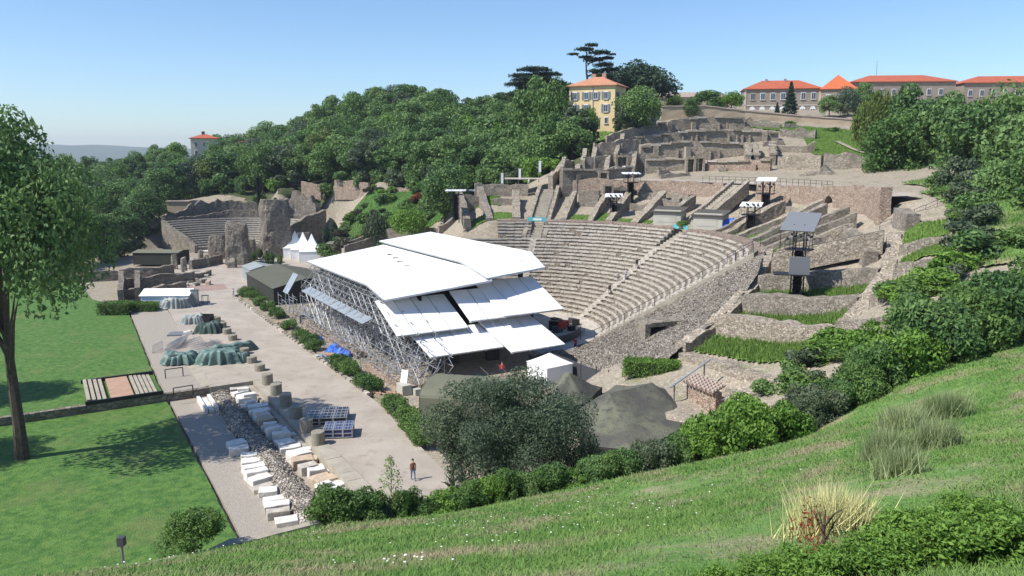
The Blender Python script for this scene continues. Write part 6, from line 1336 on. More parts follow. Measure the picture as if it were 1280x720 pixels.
def crown_mesh(name, seed, n, rx, ry, rz, cz, lumps, lr, leaf, mname, lower=.35, aspect=.55, up=.0, inner=.15, rmin=.48):
    """uneven crown: leaves on many lumps scattered over an ellipsoid, with gaps between them"""
    r = np.random.default_rng(seed); d = unit(r.normal(size=(lumps, 3))); d[:, 2] = np.where(d[:, 2] < -lower, -d[:, 2] * .6, d[:, 2]); rad = rmin + (.88 - rmin) * r.random(lumps) ** .6
    C = d * rad[:, None] * np.array([rx, ry, rz]); C[:, 2] += cz; R_ = lr * (.55 + .8 * r.random(lumps))
    k = r.choice(lumps, n, p=R_ ** 2 / (R_ ** 2).sum()); dd = unit(r.normal(size=(n, 3)) + np.array([0, 0, .25])); q = .62 + .42 * r.random(n) ** .6; q = np.where(r.random(n) < inner, r.random(n) * .7, q)
    P = C[k] + dd * (R_[k] * q)[:, None] * np.array([1, 1, .85]); nrm = unit(dd + .75 * r.normal(size=(n, 3))); D = unit(np.cross(nrm, r.normal(size=(n, 3)))); D[:, 2] -= .25; D = unit(D); U = unit(np.cross(nrm, D))
    s = leaf * (.6 + .8 * r.random(n)); return quads(name, P, D, U, s, s * aspect, mname, seed)
def trunk_mesh(name, seed, h, r0, crown_z, spread, limbs=6):
    mb = MB(); r = random.Random(seed); p = Vector((0, 0, -.5)); pr = r0 * 1.15; top = Vector((r.uniform(-.3, .3), r.uniform(-.3, .3), h)); n = 5
    for i in range(n):
        q = Vector((top.x * (i + 1) / n + r.uniform(-.1, .1) * r0 * 2, top.y * (i + 1) / n + r.uniform(-.1, .1) * r0 * 2, -.5 + (h + .5) * (i + 1) / n)); nr = r0 * (1 - .75 * (i + 1) / n); mb.tube(p, q, pr, 7, r2=nr); p, pr = q, nr
    for k in range(limbs):
        z = h * r.uniform(.35, .85); a = r.uniform(0, 6.28); s = Vector((top.x * z / h, top.y * z / h, z)); e = s + Vector((math.cos(a) * spread * r.uniform(.4, .75), math.sin(a) * spread * r.uniform(.4, .75), spread * r.uniform(.3, .8))); m_ = s.lerp(e, .5) + Vector((0, 0, .1 * spread)); mb.tube(s, m_, r0 * .4, 5, r2=r0 * .25); mb.tube(m_, e, r0 * .25, 5, r2=r0 * .06)
    me = bpy.data.meshes.new(name); me.from_pydata([tuple(v) for v in mb.v], [], mb.f); me.materials.append(MAT['bark']); me.update(); return me
def plant(name, loc, crown, trunk, label, cat, group=None, scale=(1, 1, 1), rz=None, cname='crown', tname='trunk'):
    o = empty(name, loc, label, cat, group, rnd.uniform(0, 6.28) if rz is None else rz); o.scale = scale
    for nm, me in ((cname, crown), (tname, trunk)):
        if me is None: continue
        c = bpy.data.objects.new(nm, me); col.objects.link(c); c.parent = o
    return o
# ---- the wood on the hillside
wood_m = []
for k in range(11):
    mt = ['leaf_wood', 'leaf_wood', 'leaf_box', 'leaf_wood', 'leaf_grey', 'leaf_wood', 'leaf_box', 'leaf_dark', 'leaf_wood', 'leaf_bright', 'leaf_willow'][k]
    wood_m.append((crown_mesh('crown_mesh', 100 + k, 7000, 4.6 + .5 * (k % 3), 4.6 + .4 * (k % 2), 6.4 + .4 * (k % 3), 7.2, 40 + 8 * (k % 3), 1.35 + .3 * (k % 4), .62, mt, lower=.75), trunk_mesh('trunk_mesh', 100 + k, 9.5, .32, 8, 4.5)))
WL = {'leaf_wood': 'mid-green leafy tree in the dense wood on the hillside', 'leaf_box': 'fresher green leafy tree in the dense wood on the hillside', 'leaf_grey': 'dull grey-green tree in the dense wood on the hillside', 'leaf_dark': 'very dark green tree in the dense wood on the hillside', 'leaf_bright': 'bright green tree in the dense wood on the hillside', 'leaf_willow': 'yellowish-green tree in the dense wood on the hillside'}
for (x, y, z, h, u, px) in TREES:
    k = rnd.choice([0, 1, 2, 3, 4, 5, 6, 7, 8, 0, 3, 5, 8, 9, 10 if rnd.random() < .4 else 1]); s = h / 14; g = terrain(np.array([x]), np.array([y]))[0]
    plant('wood_tree', (x, y, min(z, g) if z - g < 2 else g), *wood_m[k], WL[wood_m[k][0].materials[0].name], 'tree', 'trees of the hillside wood', (s * rnd.uniform(1.0, 1.35), s * rnd.uniform(1.0, 1.35), s * rnd.uniform(.92, 1.1)))
def tree_at(px, py_base, y, h, w, k, label, name='garden_tree', mats=None, zb=None, squash=None, **kw):
    q = at_y(px, py_base, y); z = tz(q.x, q.y) if zb is None else zb; c, t = mats or wood_m[k]; return plant(name, (q.x, q.y, z), c, t, label, 'tree', None, (w / 10.5, w / 10.5, h / 14), **kw)
bright = (crown_mesh('crown_mesh', 201, 4200, 4.8, 4.8, 5.8, 8, 30, 1.8, .62, 'leaf_bright'), trunk_mesh('trunk_mesh', 201, 9, .3, 8, 4))
dark = (crown_mesh('crown_mesh', 202, 6500, 5.0, 5.0, 5.8, 8, 40, 1.7, .55, 'leaf_cedar'), trunk_mesh('trunk_mesh', 202, 9, .35, 8, 4))
def top_tree(px, py_top, py_bot, y, k, label, mats=None, wf=1.0, name='garden_tree'):
    """tree seen whole: top and visible bottom rows fix its height at the given depth"""
    a, b = at_y(px, py_top, y), at_y(px, py_bot, y); g = tz(a.x, y); zb = min(g, b.z); h = (a.z - zb) * 1.0; c, t = mats or wood_m[k]
    return plant(name, (a.x, y, zb), c, t, label, 'tree', None, (h / 14 * wf, h / 14 * wf, h / 14.2))
# around the yellow house
top_tree(802, 72, 150, 214, 7, 'large dark tree rising behind the yellow house', dark, 1.5); top_tree(770, 82, 150, 216, 7, 'dark tree close behind the yellow roof', dark, 1.1)
top_tree(797, 106, 158, 184, 3, 'leafy tree hiding the shaded side of the yellow house', wf=1.15); top_tree(782, 128, 160, 182, 4, 'small olive-green tree at the corner of the yellow house', wf=.9); top_tree(737, 128, 158, 180, 6, 'small tree in front of the yellow facade', bright, .55); top_tree(815, 118, 156, 192, 1, 'leafy tree beside the grey gate pillar', wf=.9)
top_tree(690, 100, 200, 190, 2, 'tall green tree near the left edge of the yellow house', wf=.6); top_tree(668, 92, 200, 196, 0, 'broad tree on the crest of the wood', wf=.8); top_tree(716, 145, 210, 176, 5, 'dark green tree at the foot of the wood beside the ruins', wf=1.2); top_tree(690, 138, 228, 178, 0, 'tall bushy tree where the wood meets the terraces', wf=.8)
for k, (px, t_, b_, y, l, w) in enumerate(((845, 116, 150, 225, 'rounded tree above the boundary wall near the gate', 1.0), (864, 123, 150, 203, 'bush-like tree overhanging the boundary wall', 1.1), (885, 110, 150, 226, 'leafy tree between the shed and the stone building', 1.5), (915, 111, 150, 224, 'bright tree touching the end of the stone building', 1.2), (1038, 119, 144, 212, 'round tree before the orange-roofed wing', 1.4), (1062, 107, 150, 214, 'dark tree beside the orange-roofed wing', .9), (1080, 104, 150, 216, 'leafy tree next to the willow', .9))):
    top_tree(px, t_, b_, y, [2, 3, 1, 6, 5, 7, 8][k], l, bright if k == 3 else None, w)
# conifer
def cone_mesh(seed, n, h, r, mname, leaf):
    g = np.random.default_rng(seed); z = g.random(n) ** .75; rad = r * (1 - z) * (.55 + .5 * g.random(n)) * (1 + .25 * np.sin(z * 60)); a = g.random(n) * 6.283; P = np.stack([rad * np.cos(a), rad * np.sin(a), .6 + z * h], -1)
    D = unit(np.stack([np.cos(a), np.sin(a), -.35 + 0 * a], -1) + .4 * g.normal(size=(n, 3))); U = unit(np.cross(D, g.normal(size=(n, 3)))); s = leaf * (.6 + .8 * g.random(n)); return quads('crown_mesh', P, D, U, s, s * .5, mname, seed)
fir = cone_mesh(301, 2600, 9, 2.1, 'leaf_cedar', .7); firt = trunk_mesh('trunk_mesh', 301, 4, .15, 2, .6, 2)
q = at_y(987, 144, 214); plant('fir_tree', (q.x, q.y, q.z - 1), fir, firt, 'dark pointed fir in front of the stone building', 'tree'); q = at_y(971, 144, 212); plant('fir_tree', (q.x, q.y, q.z - 1), fir, firt, 'small dark fir beside the pointed one', 'tree', None, (.45, .45, .45))
def column_mesh(seed, n, h, r, mname, leaf):
    g = np.random.default_rng(seed); z = g.random(n); rad = r * np.sin(np.pi * np.clip(z * .93 + .07, 0, 1)) ** .5 * (.75 + .3 * g.random(n)); a = g.random(n) * 6.283; P = np.stack([rad * np.cos(a), rad * np.sin(a), .2 + z * h], -1)
    D = unit(np.array([0, 0, 1.0]) + .6 * g.normal(size=(n, 3))); U = unit(np.cross(D, g.normal(size=(n, 3)))); s = leaf * (.6 + .8 * g.random(n)); return quads('crown_mesh', P, D, U, s, s * .5, mname, seed)
cyp = column_mesh(311, 2600, 7, 1.0, 'leaf_cedar', .5); clip_ = column_mesh(312, 1500, 2.4, .62, 'leaf_box', .22)
for k, (px, py, y, s) in enumerate(((406, 246, 214, .85), (416, 246, 213, 1.0))): q = at_y(px, py, y); plant('cypress', (q.x, y, tz(q.x, y)), cyp, firt, ['shorter dark cypress behind the garden', 'taller dark cypress behind the garden'][k], 'tree', None, (s * 1.2, s * 1.2, s))
for k, (px, py) in enumerate(((312, 322), (317, 327), (325, 323), (334, 330), (340, 330), (350, 331), (326, 316), (340, 317))): q = at(px, py, 0); plant('clipped_shrub', (q.x, q.y, 0), clip_, None, 'clipped upright shrub in the cluster before the pagoda tents', 'shrub', 'clipped shrubs by the pagoda tents', (1, 1, rnd.uniform(.8, 1.2)), cname='foliage')
# cedars: trunk with flat shelves
def cedar(px, py_base, py_top, y, plates, label, seed, trunk=True):
    a, b = at_y(px, py_base, y), at_y(px, py_top, y); h = b.z - a.z; g = np.random.default_rng(seed); PP = []; 
    for (dx, dz, rx, rz_) in plates:
        n = int(260 * rx * rx) + 150; an = g.random(n) * 6.283; rr = rx * np.sqrt(g.random(n)) * (1 + .3 * np.sin(an * 5 + seed)); PP.append(np.stack([dx + rr * np.cos(an), g.uniform(-1, 1) + rr * np.sin(an) * .9, dz * h + rz_ * g.normal(size=n) * .5 - .06 * rr], -1))
    P = np.concatenate(PP); n = len(P); D = unit(g.normal(size=(n, 3)) * np.array([1, 1, .35])); U = unit(np.cross(D, np.array([0, 0, 1.0]) + .5 * g.normal(size=(n, 3)))); s = .42 * (.6 + .8 * g.random(n)); me = quads('crown_mesh', P, D, U, s, s * .55, 'leaf_cedar', seed)
    mb = MB(); p = Vector((0, 0, -2)); 
    for i in range(6): q = Vector((-.9 * math.sin(i * .5) * .9, 0, -2 + (h + 1.2) * (i + 1) / 6)); mb.tube(p, q, .42 * (1 - i / 7), 7, r2=.42 * (1 - (i + 1) / 7)); p = q
    for (dx, dz, rx, rz_) in plates: mb.tube((-.5, 0, dz * h - 1.6), (dx, 0, dz * h - .1), .16, 5, r2=.06)
    t = bpy.data.meshes.new('trunk_mesh'); t.from_pydata([tuple(v) for v in mb.v], [], mb.f); t.materials.append(MAT['bark']); plant('cedar_tree', a, me, t, label, 'tree', rz=0)
cedar(736, 112, 54, 204, [(.6, .98, 1.5, .35), (-1.2, .88, 2.1, .35), (-4.0, .78, 1.3, .2), (2.6, .80, 2.4, .4), (4.6, .70, 1.6, .3), (1.2, .66, 2.2, .45), (3.6, .54, 2.3, .5), (-.8, .72, 1.5, .3), (1.8, .40, 1.8, .5), (5.6, .76, .9, .2), (3.4, .30, 2.4, .6), (5.2, .44, 2.2, .5), (4.8, .18, 2.6, .6)], 'tall flat-topped cedar with bare dark trunk above the yellow house', 401)
cedar(668, 150, 84, 236, [(0, .97, 4.4, .5), (-3.6, .86, 3.4, .5), (3.8, .88, 3.8, .5), (0, .80, 5.6, .6), (5.5, .72, 3.4, .6), (-4.5, .70, 3.6, .6), (1, .66, 5.4, .7), (-1, .52, 6.0, .8)], 'broad spreading dark cedar on the crest of the wood', 402)
# willow and the tall trees at the right edge
def willow_mesh(seed, n, rx, h, mname):
    g = np.random.default_rng(seed); k = 150; a = g.random(k) * 6.283; r0 = rx * np.sqrt(g.random(k)); top = h * (1 - .45 * (r0 / rx) ** 2) ; ln = top * (.35 + .45 * g.random(k)); i = g.integers(0, k, n); t = g.random(n)
    P = np.stack([r0[i] * np.cos(a[i]) + .35 * g.normal(size=n), r0[i] * np.sin(a[i]) + .35 * g.normal(size=n), top[i] - t * ln[i]], -1); D = unit(np.array([0, 0, -1.0]) + .35 * g.normal(size=(n, 3))); U = unit(np.cross(D, g.normal(size=(n, 3)))); s = .75 * (.6 + .8 * g.random(n)); return quads('crown_mesh', P, D, U, s, s * .3, mname, seed)
wil = willow_mesh(411, 9000, 5.6, 13, 'leaf_willow')
q = at_y(1100, 170, 168); plant('willow_tree', (q.x, q.y, tz(q.x, q.y) - .5), wil, wood_m[0][1], 'yellow-green weeping willow at the end of the boundary wall', 'tree', None, (1.0, 1.0, 1.05))
top_tree(1122, 138, 236, 138, 2, 'big leafy tree below the weeping willow', wf=1.0); top_tree(1106, 160, 232, 146, 5, 'dark leafy tree between the willow and the crumbling wall', wf=.75); top_tree(1150, 100, 236, 160, 0, 'tall tree beyond the weeping willow', wf=.9)
for k, (px, t_, b_, y) in enumerate(((1185, 110, 240, 140), (1225, 120, 260, 128), (1262, 105, 250, 135), (1300, 120, 280, 120), (1200, 190, 300, 108), (1255, 200, 320, 96), (1300, 200, 340, 92))): top_tree(px, t_, b_, y, k, ['tree in the grove beyond the willow beside the enclosure'][0], wf=.9)['group'] = 'grove beyond the willow'
# garden between odeon and theatre
will2 = willow_mesh(412, 3800, 3.0, 8.5, 'leaf_grey')
q = at_y(470, 290, 182); plant('garden_tree', (q.x, q.y, tz(q.x, q.y) - .3), will2, wood_m[1][1], 'drooping grey-green tree in the garden behind the canopy', 'tree', None, (1, 1, 1.0))
top_tree(555, 203, 268, 176, 7, 'dark spreading tree shading the broad garden stairs', wood_m[3], .95); top_tree(513, 254, 290, 174, 6, 'small bright round tree just behind the canopy roof', bright, .95)
bush_m = {}
def bush_mesh(kind, seed, n, rx, rz, leaf, mname, lumps=16, lr=.55, aspect=.5): return crown_mesh('foliage_mesh', seed, n, rx, rx, rz, rz * .92, lumps, lr, leaf, mname, lower=.8, aspect=aspect, inner=.25)
gb = {m: bush_mesh(m, 500 + i, 1500, 1.1, .95, .3, m, 14, .55) for i, m in enumerate(('leaf_box', 'leaf_bright', 'leaf_plum', 'leaf_red', 'leaf_wood', 'leaf_pale', 'leaf_grey'))}
stem_me = trunk_mesh('stem_mesh', 9, .8, .05, .6, .6, 5)
def bush(px, py, y, w, h, m, label, group=None, zb=None, name='garden_shrub'):
    q = at_y(px, py, y); return plant(name, (q.x, q.y, tz(q.x, q.y) if zb is None else zb), gb[m], stem_me, label, 'shrub', group, (w / 2.4, w / 2.4, h / 2.0), cname='foliage', tname='stem')
NM = {'leaf_box': 'green', 'leaf_bright': 'bright green', 'leaf_plum': 'purple-brown', 'leaf_red': 'red-flowered', 'leaf_wood': 'deep green', 'leaf_pale': 'pale yellow-green', 'leaf_grey': 'grey-green'}
for px, py, y, w, h, m in ((408, 292, 184, 4.5, 4, 'leaf_box'), (432, 300, 181, 6.0, 4.6, 'leaf_plum'), (420, 285, 188, 4, 4, 'leaf_grey'), (452, 278, 190, 5, 3.5, 'leaf_bright'), (440, 272, 194, 4, 3, 'leaf_wood'), (495, 270, 190, 4, 3, 'leaf_bright'), (508, 262, 196, 4, 2.5, 'leaf_box'), (535, 268, 186, 5, 3.5, 'leaf_wood'), (522, 256, 198, 3.2, 2.6, 'leaf_red'), (451, 268, 196, 2, 1.6, 'leaf_red'), (528, 262, 190, 2.4, 2.0, 'leaf_red'), (425, 262, 200, 4, 3, 'leaf_plum'), (458, 300, 180, 4, 2.6, 'leaf_bright'), (487, 305, 174, 3, 3.0, 'leaf_pale'), (500, 282, 184, 5, 2, 'leaf_box'), (465, 262, 200, 6, 3, 'leaf_box'), (480, 252, 206, 6, 2.5, 'leaf_wood'), (440, 255, 208, 5, 2.5, 'leaf_bright'), (405, 262, 200, 3, 2.2, 'leaf_box'), (545, 255, 195, 4, 2, 'leaf_bright'), (478, 290, 180, 4, 2.2, 'leaf_wood'), (520, 290, 176, 4, 2, 'leaf_box')):
    bush(px, py, y, w, h, m, NM[m] + ' shrub in the garden between the odeon and the theatre', 'garden shrubs')
for k in range(46):
    px = rnd.uniform(402, 560); py = rnd.uniform(240, 296); y = np.interp(py, [232, 250, 275, 300], [212, 200, 188, 180]); m = rnd.choice(['leaf_box', 'leaf_bright', 'leaf_wood', 'leaf_grey', 'leaf_box', 'leaf_bright']); bush(px, py, y, rnd.uniform(2, 4.5), rnd.uniform(1.0, 2.6), m, NM[m] + ' shrub in the garden between the odeon and the theatre', 'garden shrubs')
grass_patch([at_y(x, y, d)[:2] for x, y, d in ((405, 292, 184), (560, 285, 178), (565, 246, 198), (500, 242, 208), (465, 240, 213), (405, 248, 215), (400, 268, 203))], 'garden grass between the odeon and the theatre', zoff=.2, h=.3, dens=12, m='lawn')
for k in range(60):
    a = rnd.uniform(-44, 2); r = rnd.uniform(57.0, 84); q = pol(r, a); m = rnd.choice(['leaf_box', 'leaf_bright', 'leaf_grey', 'leaf_wood']); h = rnd.uniform(.8, 2.4); plant('slope_shrub', (q.x, q.y, tz(q.x, q.y) - .1), gb[m], stem_me, NM[m] + ' shrub on the dry slope under the grove', 'shrub', 'shrubs of the dry slope', (h, h, h * .7), cname='foliage', tname='stem')
for a0, a1, r0_, r1_ in ((-30, -6, 56.5, 66), (-42, -26, 60, 74), (-12, 6, 60, 76), (-20, -4, 68, 84)): grass_patch(sector(a0, a1, r0_, r1_), 'patchy grass on the dry slope under the grove', zoff=.22, h=.3, dens=10, m='meadow_soil')
gp_ = np.array([at_y(x, y, d)[:2] for x, y, d in ((398, 296, 184), (565, 285, 178), (565, 246, 198), (465, 240, 213), (398, 248, 215))]); kk = 0
while kk < 60:
    x, y = rnd.uniform(gp_[:, 0].min(), gp_[:, 0].max()), rnd.uniform(gp_[:, 1].min(), gp_[:, 1].max())
    if not inside(gp_, np.array([x]), np.array([y]))[0]: continue
    m = rnd.choice(['leaf_box', 'leaf_bright', 'leaf_wood', 'leaf_grey', 'leaf_plum', 'leaf_wood']); w = rnd.uniform(2, 4.2); plant('garden_shrub', (x, y, tz(x, y) - .1), gb[m], stem_me, NM[m] + ' shrub in the garden between the odeon and the theatre', 'shrub', 'garden shrubs', (w / 2.4, w / 2.4, rnd.uniform(.5, 1.3)), cname='foliage', tname='stem'); kk += 1
for k in range(34):
    a = rnd.uniform(-68, -44); r = rnd.uniform(54.0, 61); q = pol(r, a); m = rnd.choice(['leaf_box', 'leaf_bright', 'leaf_grey', 'leaf_wood']); h = rnd.uniform(.7, 1.7); plant('bramble', (q.x, q.y, tz(q.x, q.y) - .1), gb[m], stem_me, NM[m] + ' bramble on the stony bank below the hedge', 'shrub', 'brambles of the bank', (h * .9, h * .9, h * .6), cname='foliage', tname='stem')
for k in range(26):
    px = 150 + k * 21.5; f0 = np.interp(px, WPX, FOOT); d = np.interp(px, WPX, DF); m = rnd.choice(['leaf_wood', 'leaf_box', 'leaf_wood', 'leaf_grey', 'leaf_bright']); bush(px, f0 + rnd.uniform(-2, 2), d + rnd.uniform(-1, 3), rnd.uniform(4, 7), rnd.uniform(3, 6), m, NM[m] + ' undergrowth bush at the foot of the wood', 'undergrowth of the wood')
bush(853, 285, 130, 1.6, 1.6, 'leaf_box', 'small green bush between the two grey huts', zb=ringz(38, 32) - .1)
for px, py, y, w, h, m, l in ((988, 160, 196, 3, 1.2, 'leaf_wood', 'low green bush at the boundary wall'), (1040, 168, 190, 3, 1.2, 'leaf_box', 'green bush on the grassy slope'), (752, 172, 180, 3, 2, 'leaf_box', 'garden bush left of the yellow house door')): bush(px, py, y, w, h, m, l)
# planters along the piazza with kerb stones and dark benches
pl_m = bush_mesh('p', 520, 3800, 1.15, .75, .17, 'leaf_box', 16, .5)
PLP = [(309, 370), (316, 374), (326, 381), (335, 388), (346, 397), (362, 411), (377, 425), (386, 431), (394, 437), (424, 459), (430, 463), (438, 467), (456, 483), (464, 488), (492, 511), (497, 515)]
for px, py in PLP:
    q = at(px, py, 0); plant('planter_bush', (q.x, q.y, -.05), pl_m, stem_me, 'dense green bush in the planter strip along the piazza', 'shrub', 'bushes of the planter strip', (rnd.uniform(.95, 1.25), rnd.uniform(.95, 1.25), rnd.uniform(.9, 1.2)), cname='foliage', tname='stem')
for px, py in ((508, 528), (516, 536), (524, 545), (532, 553)):
    q = at(px, py, 0); plant('planter_bush', (q.x, q.y, -.05), pl_m, stem_me, 'loose green bush under the big dark bush at the planter end', 'shrub', 'bushes at the planter end', (1.1, 1.1, 1.1), cname='foliage', tname='stem')
kb = empty('planter_kerb', st(-28.0, -10, 0), 'broken line of pale kerb stones edging the planter strip', 'kerb')
for k in range(52):
    t = -50 + k * 1.37
    if rnd.random() < .12: continue
    MB().box(st(-27.75 - max(0, t - 22) * .1 + rnd.uniform(-.06, .06), t, .1 + rnd.uniform(-.04, .04)), (rnd.uniform(.7, 1.25), .4, .32), ROT_T + rnd.uniform(-.06, .06)).build('kerb_stone', rnd.choice(['seat_stone', 'concrete', 'drum_stone', 'drum_stone']), kb)
for px, py in ((352, 411), (368, 426), (386, 437), (406, 453), (451, 487), (488, 516), (517, 541)):
    q = at(px, py, 0); o = empty('low_barrier', (q.x, q.y, 0), 'low dark metal barrier at the planter kerb', 'barrier', 'low barriers along the planters'); MB().box((q.x, q.y, .62), (1.9, .08, .3), ROT_T).build('rail', 'dark_grey', o); d = Vector((Tx, Ty, 0))
    for sg in (-.8, .8): MB().box((q.x + d.x * sg, q.y + d.y * sg, .3), (.08, .08, .64), ROT_T).build('post', 'dark_grey', o)
# clipped hedges
def box_hedge(c, L, Wd, h, rz, n, leaf, m, label, zb=0.0):
    g = np.random.default_rng(int(abs(c[0]) * 10) + n); P = g.uniform(-.5, .5, (n, 3)); ax = g.integers(0, 3, n); sg = np.where(g.random(n) < .5, -.5, .5); P[np.arange(n), ax] = sg; P[:, 2] = np.where((ax == 2), .5, P[:, 2]); P = P * np.array([L, Wd, h]) * (1 + .07 * g.normal(size=(n, 1))); P[:, 2] += h / 2
    D = unit(g.normal(size=(n, 3)) + np.array([0, 0, .3])); U = unit(np.cross(D, g.normal(size=(n, 3)))); s = leaf * (.6 + .8 * g.random(n)); me = quads('foliage_mesh', P, D, U, s, s * .5, m, n); o = plant('clipped_hedge', (c[0], c[1], zb), me, None, label, 'hedge', None, rz=rz, cname='foliage')
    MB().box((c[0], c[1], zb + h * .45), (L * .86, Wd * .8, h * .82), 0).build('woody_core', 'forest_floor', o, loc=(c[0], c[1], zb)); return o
q = at(178, 388, 0); box_hedge((q.x - .5, q.y + .5), 5.0, 2.4, 1.2, .05, 2600, .24, 'leaf_bright', 'low clipped bright hedge beside the white marquee'); q = at(152, 391, 0); box_hedge((q.x - 1, q.y), 4.4, 3.0, 1.7, .05, 2600, .26, 'leaf_box', 'taller clipped hedge at the lawn corner')
q = at(815, 468, 3.0); box_hedge((q.x, q.y + .3), 5.2, 1.9, 1.6, -.22, 5200, .2, 'leaf_bright', 'bright square hedge below the rubble slope', zb=2.8)
for px, py, y in ((20, 345, 166), (60, 338, 172), (100, 330, 180), (130, 322, 186), (150, 312, 196), (170, 300, 206), (185, 290, 214), (-20, 350, 164), (80, 335, 176), (160, 292, 214), (200, 275, 224)): bush(px, py, y, 6, 4, rnd.choice(['leaf_wood', 'leaf_box', 'leaf_grey']), 'spreading bush under the trees behind the lawn', 'bushes behind the lawn')
# trees at the left, over the lawn (they throw the shade on it)
big = (crown_mesh('crown_mesh', 601, 34000, 5.2, 5.2, 5.0, 8.8, 70, 1.35, .24, 'leaf_wood'), trunk_mesh('trunk_mesh', 601, 9.5, .36, 8, 5.5, 14))
for x, y, h, w, l in ((-43.5, 66, 31, 17, 'tall broad tree on the lower lawn'), (-63, 60, 24, 13, 'tall tree behind the broad one on the lower lawn'), (-64, 78, 19, 11, 'round tree at the far side of the lower lawn')): plant('lawn_tree', (x, y, -1.3), *big, l, 'tree', None, (w / 10.5, w / 10.5, h / 14))
for px, py, y, h, w, k, l in ((158, 300, 205, 11, 11, 0, 'dark tree beside the odeon at the lawn corner'), (182, 285, 215, 12, 11, 3, 'leafy tree beside the odeon seating'), (125, 320, 190, 12, 12, 1, 'tree at the back of the lawn near the odeon'), (90, 330, 180, 13, 12, 8, 'full tree at the back of the lawn'), (40, 340, 170, 13, 13, 5, 'dark tree at the far corner of the lawn'), (0, 350, 162, 13, 13, 2, 'last tree along the back of the lawn'), (200, 262, 228, 12, 11, 5, 'tree behind the odeon end wall'), (215, 250, 238, 12, 11, 0, 'tree above the grey shed'), (140, 285, 222, 13, 12, 3, 'tree further behind the lawn corner')): tree_at(px, py, y, h, w, k, l)
# ---- the hedge in front: bushes along the lip of the meadow
hb = {}
for i, m in enumerate(('leaf_box', 'leaf_bright', 'leaf_wood', 'leaf_grey', 'leaf_dark')): hb[m] = [bush_mesh(m, 540 + i * 3 + j, 6500, 1.2, .95, .17, m, 22, .48, .42) for j in range(2)]
def edge_at(px): return at_y(px, np.interp(px, [e[0] for e in EDGE], [e[1] for e in EDGE]), np.interp(px, [e[0] for e in EDGE], [e[2] for e in EDGE]))
HX = [395, 430, 480, 520, 580, 640, 700, 760, 820, 860, 900, 950, 1000, 1040, 1080, 1110, 1140, 1200, 1280, 1400]
HH = [1.9, 2.3, 1.7, 1.7, 1.9, 1.9, 1.8, 1.9, 2.3, 3.0, 4.0, 4.2, 3.6, 2.8, 3.4, 4.0, 4.8, 5.5, 6.5, 7]
px = 402.0; k = 0
while px < 1400:
    q = edge_at(px); h = np.interp(px, HX, HH) * rnd.uniform(.7, 1.0)
    if px < 520: m = rnd.choice(['leaf_box', 'leaf_dark', 'leaf_wood'])
    elif px < 720: m = rnd.choice(['leaf_box', 'leaf_bright', 'leaf_wood', 'leaf_box'])
    elif px < 860: m = rnd.choice(['leaf_wood', 'leaf_box', 'leaf_grey'])
    elif px < 985: m = rnd.choice(['leaf_bright', 'leaf_bright', 'leaf_box'])
    elif px < 1080: m = rnd.choice(['leaf_grey', 'leaf_wood', 'leaf_box'])
    else: m = rnd.choice(['leaf_box', 'leaf_bright', 'leaf_wood'])
    w = max(1.9, h * .95) * rnd.uniform(.9, 1.2); nm = {'leaf_box': 'green', 'leaf_bright': 'bright green', 'leaf_wood': 'deep green', 'leaf_grey': 'dull grey-green', 'leaf_dark': 'dark glossy'}[m]
    for row in range(2 if h > 1.4 else 1):
        yy = q.y + .3 + row * w * .45; xx = q.x + rnd.uniform(-.3, .3); zz = tz(xx, yy); plant('hedge_bush', (xx, yy, zz - .15), hb[m][k % 2], stem_me, nm + ' bush in the wild hedge along the meadow edge', 'bush', 'wild hedge bushes', (w / 2.6, w / 2.6, (h + (q.z - zz) * .6) / 2.25), cname='foliage', tname='stem')
    px += w * FPX / q.y * .42; k += 1
# the big dark bush-tree and its neighbours
def big_bush(px, py, y, w, h, m, n, leaf, label, seed, lumps=60, lr=1.25, name='dark_tree'):
    a = at_y(px, py, y); g = tz(a.x, y); me = crown_mesh('crown_mesh', seed, n, w / 2, w / 2 * .85, h / 2, a.z - g, lumps, lr, leaf, m, lower=1.0, aspect=.42, inner=.2, rmin=.15); t = trunk_mesh('trunk_mesh', seed, max(1.5, a.z - g + h * .2), .22, 2, w * .35, 9); return plant(name, (a.x, y, g), me, t, label, 'tree', rz=0)
big_bush(641, 551, 48, 11.8, 9.6, 'leaf_dark', 95000, .17, 'large dark small-leaved tree standing before the stage', 701, 120, 1.2)
big_bush(735, 575, 46.5, 2.8, 2.6, 'leaf_dark', 6000, .18, 'dark shoulder bush beside the large dark tree', 702, 16, .7)
big_bush(568, 545, 47.5, 3.6, 4.0, 'leaf_grey', 9000, .18, 'grey-green side bush on the piazza side of the large dark tree', 703, 20, .8)
# sapling, corner shrub, near shrubs
def sparse(px, py, y, h, n, m, label, seed, leaf=.14, spread=.35):
    q = at_y(px, py, y); g0 = tz(q.x, y); g = np.random.default_rng(seed); z = h * (.25 + .75 * g.random(n)); rr = spread * h * (1.05 - z / h) ** .7 * np.sqrt(g.random(n)); a = g.random(n) * 6.283; P = np.stack([rr * np.cos(a), rr * np.sin(a), z], -1); D = unit(g.normal(size=(n, 3))); U = unit(np.cross(D, g.normal(size=(n, 3)))); s = leaf * (.6 + .8 * g.random(n)); plant('sapling', (q.x, y, q.z), quads('foliage_mesh', P, D, U, s, s * .5, m, seed), trunk_mesh('stem_mesh', seed, h * .9, .035, 1, h * .3, 8), label, 'sapling', rz=0, cname='foliage', tname='stem')
q = edge_at(488); sparse(489, 640, q.y + .5, 2.7, 420, 'leaf_pale', 'thin pale sapling rising from the hedge before the parapet', 711)
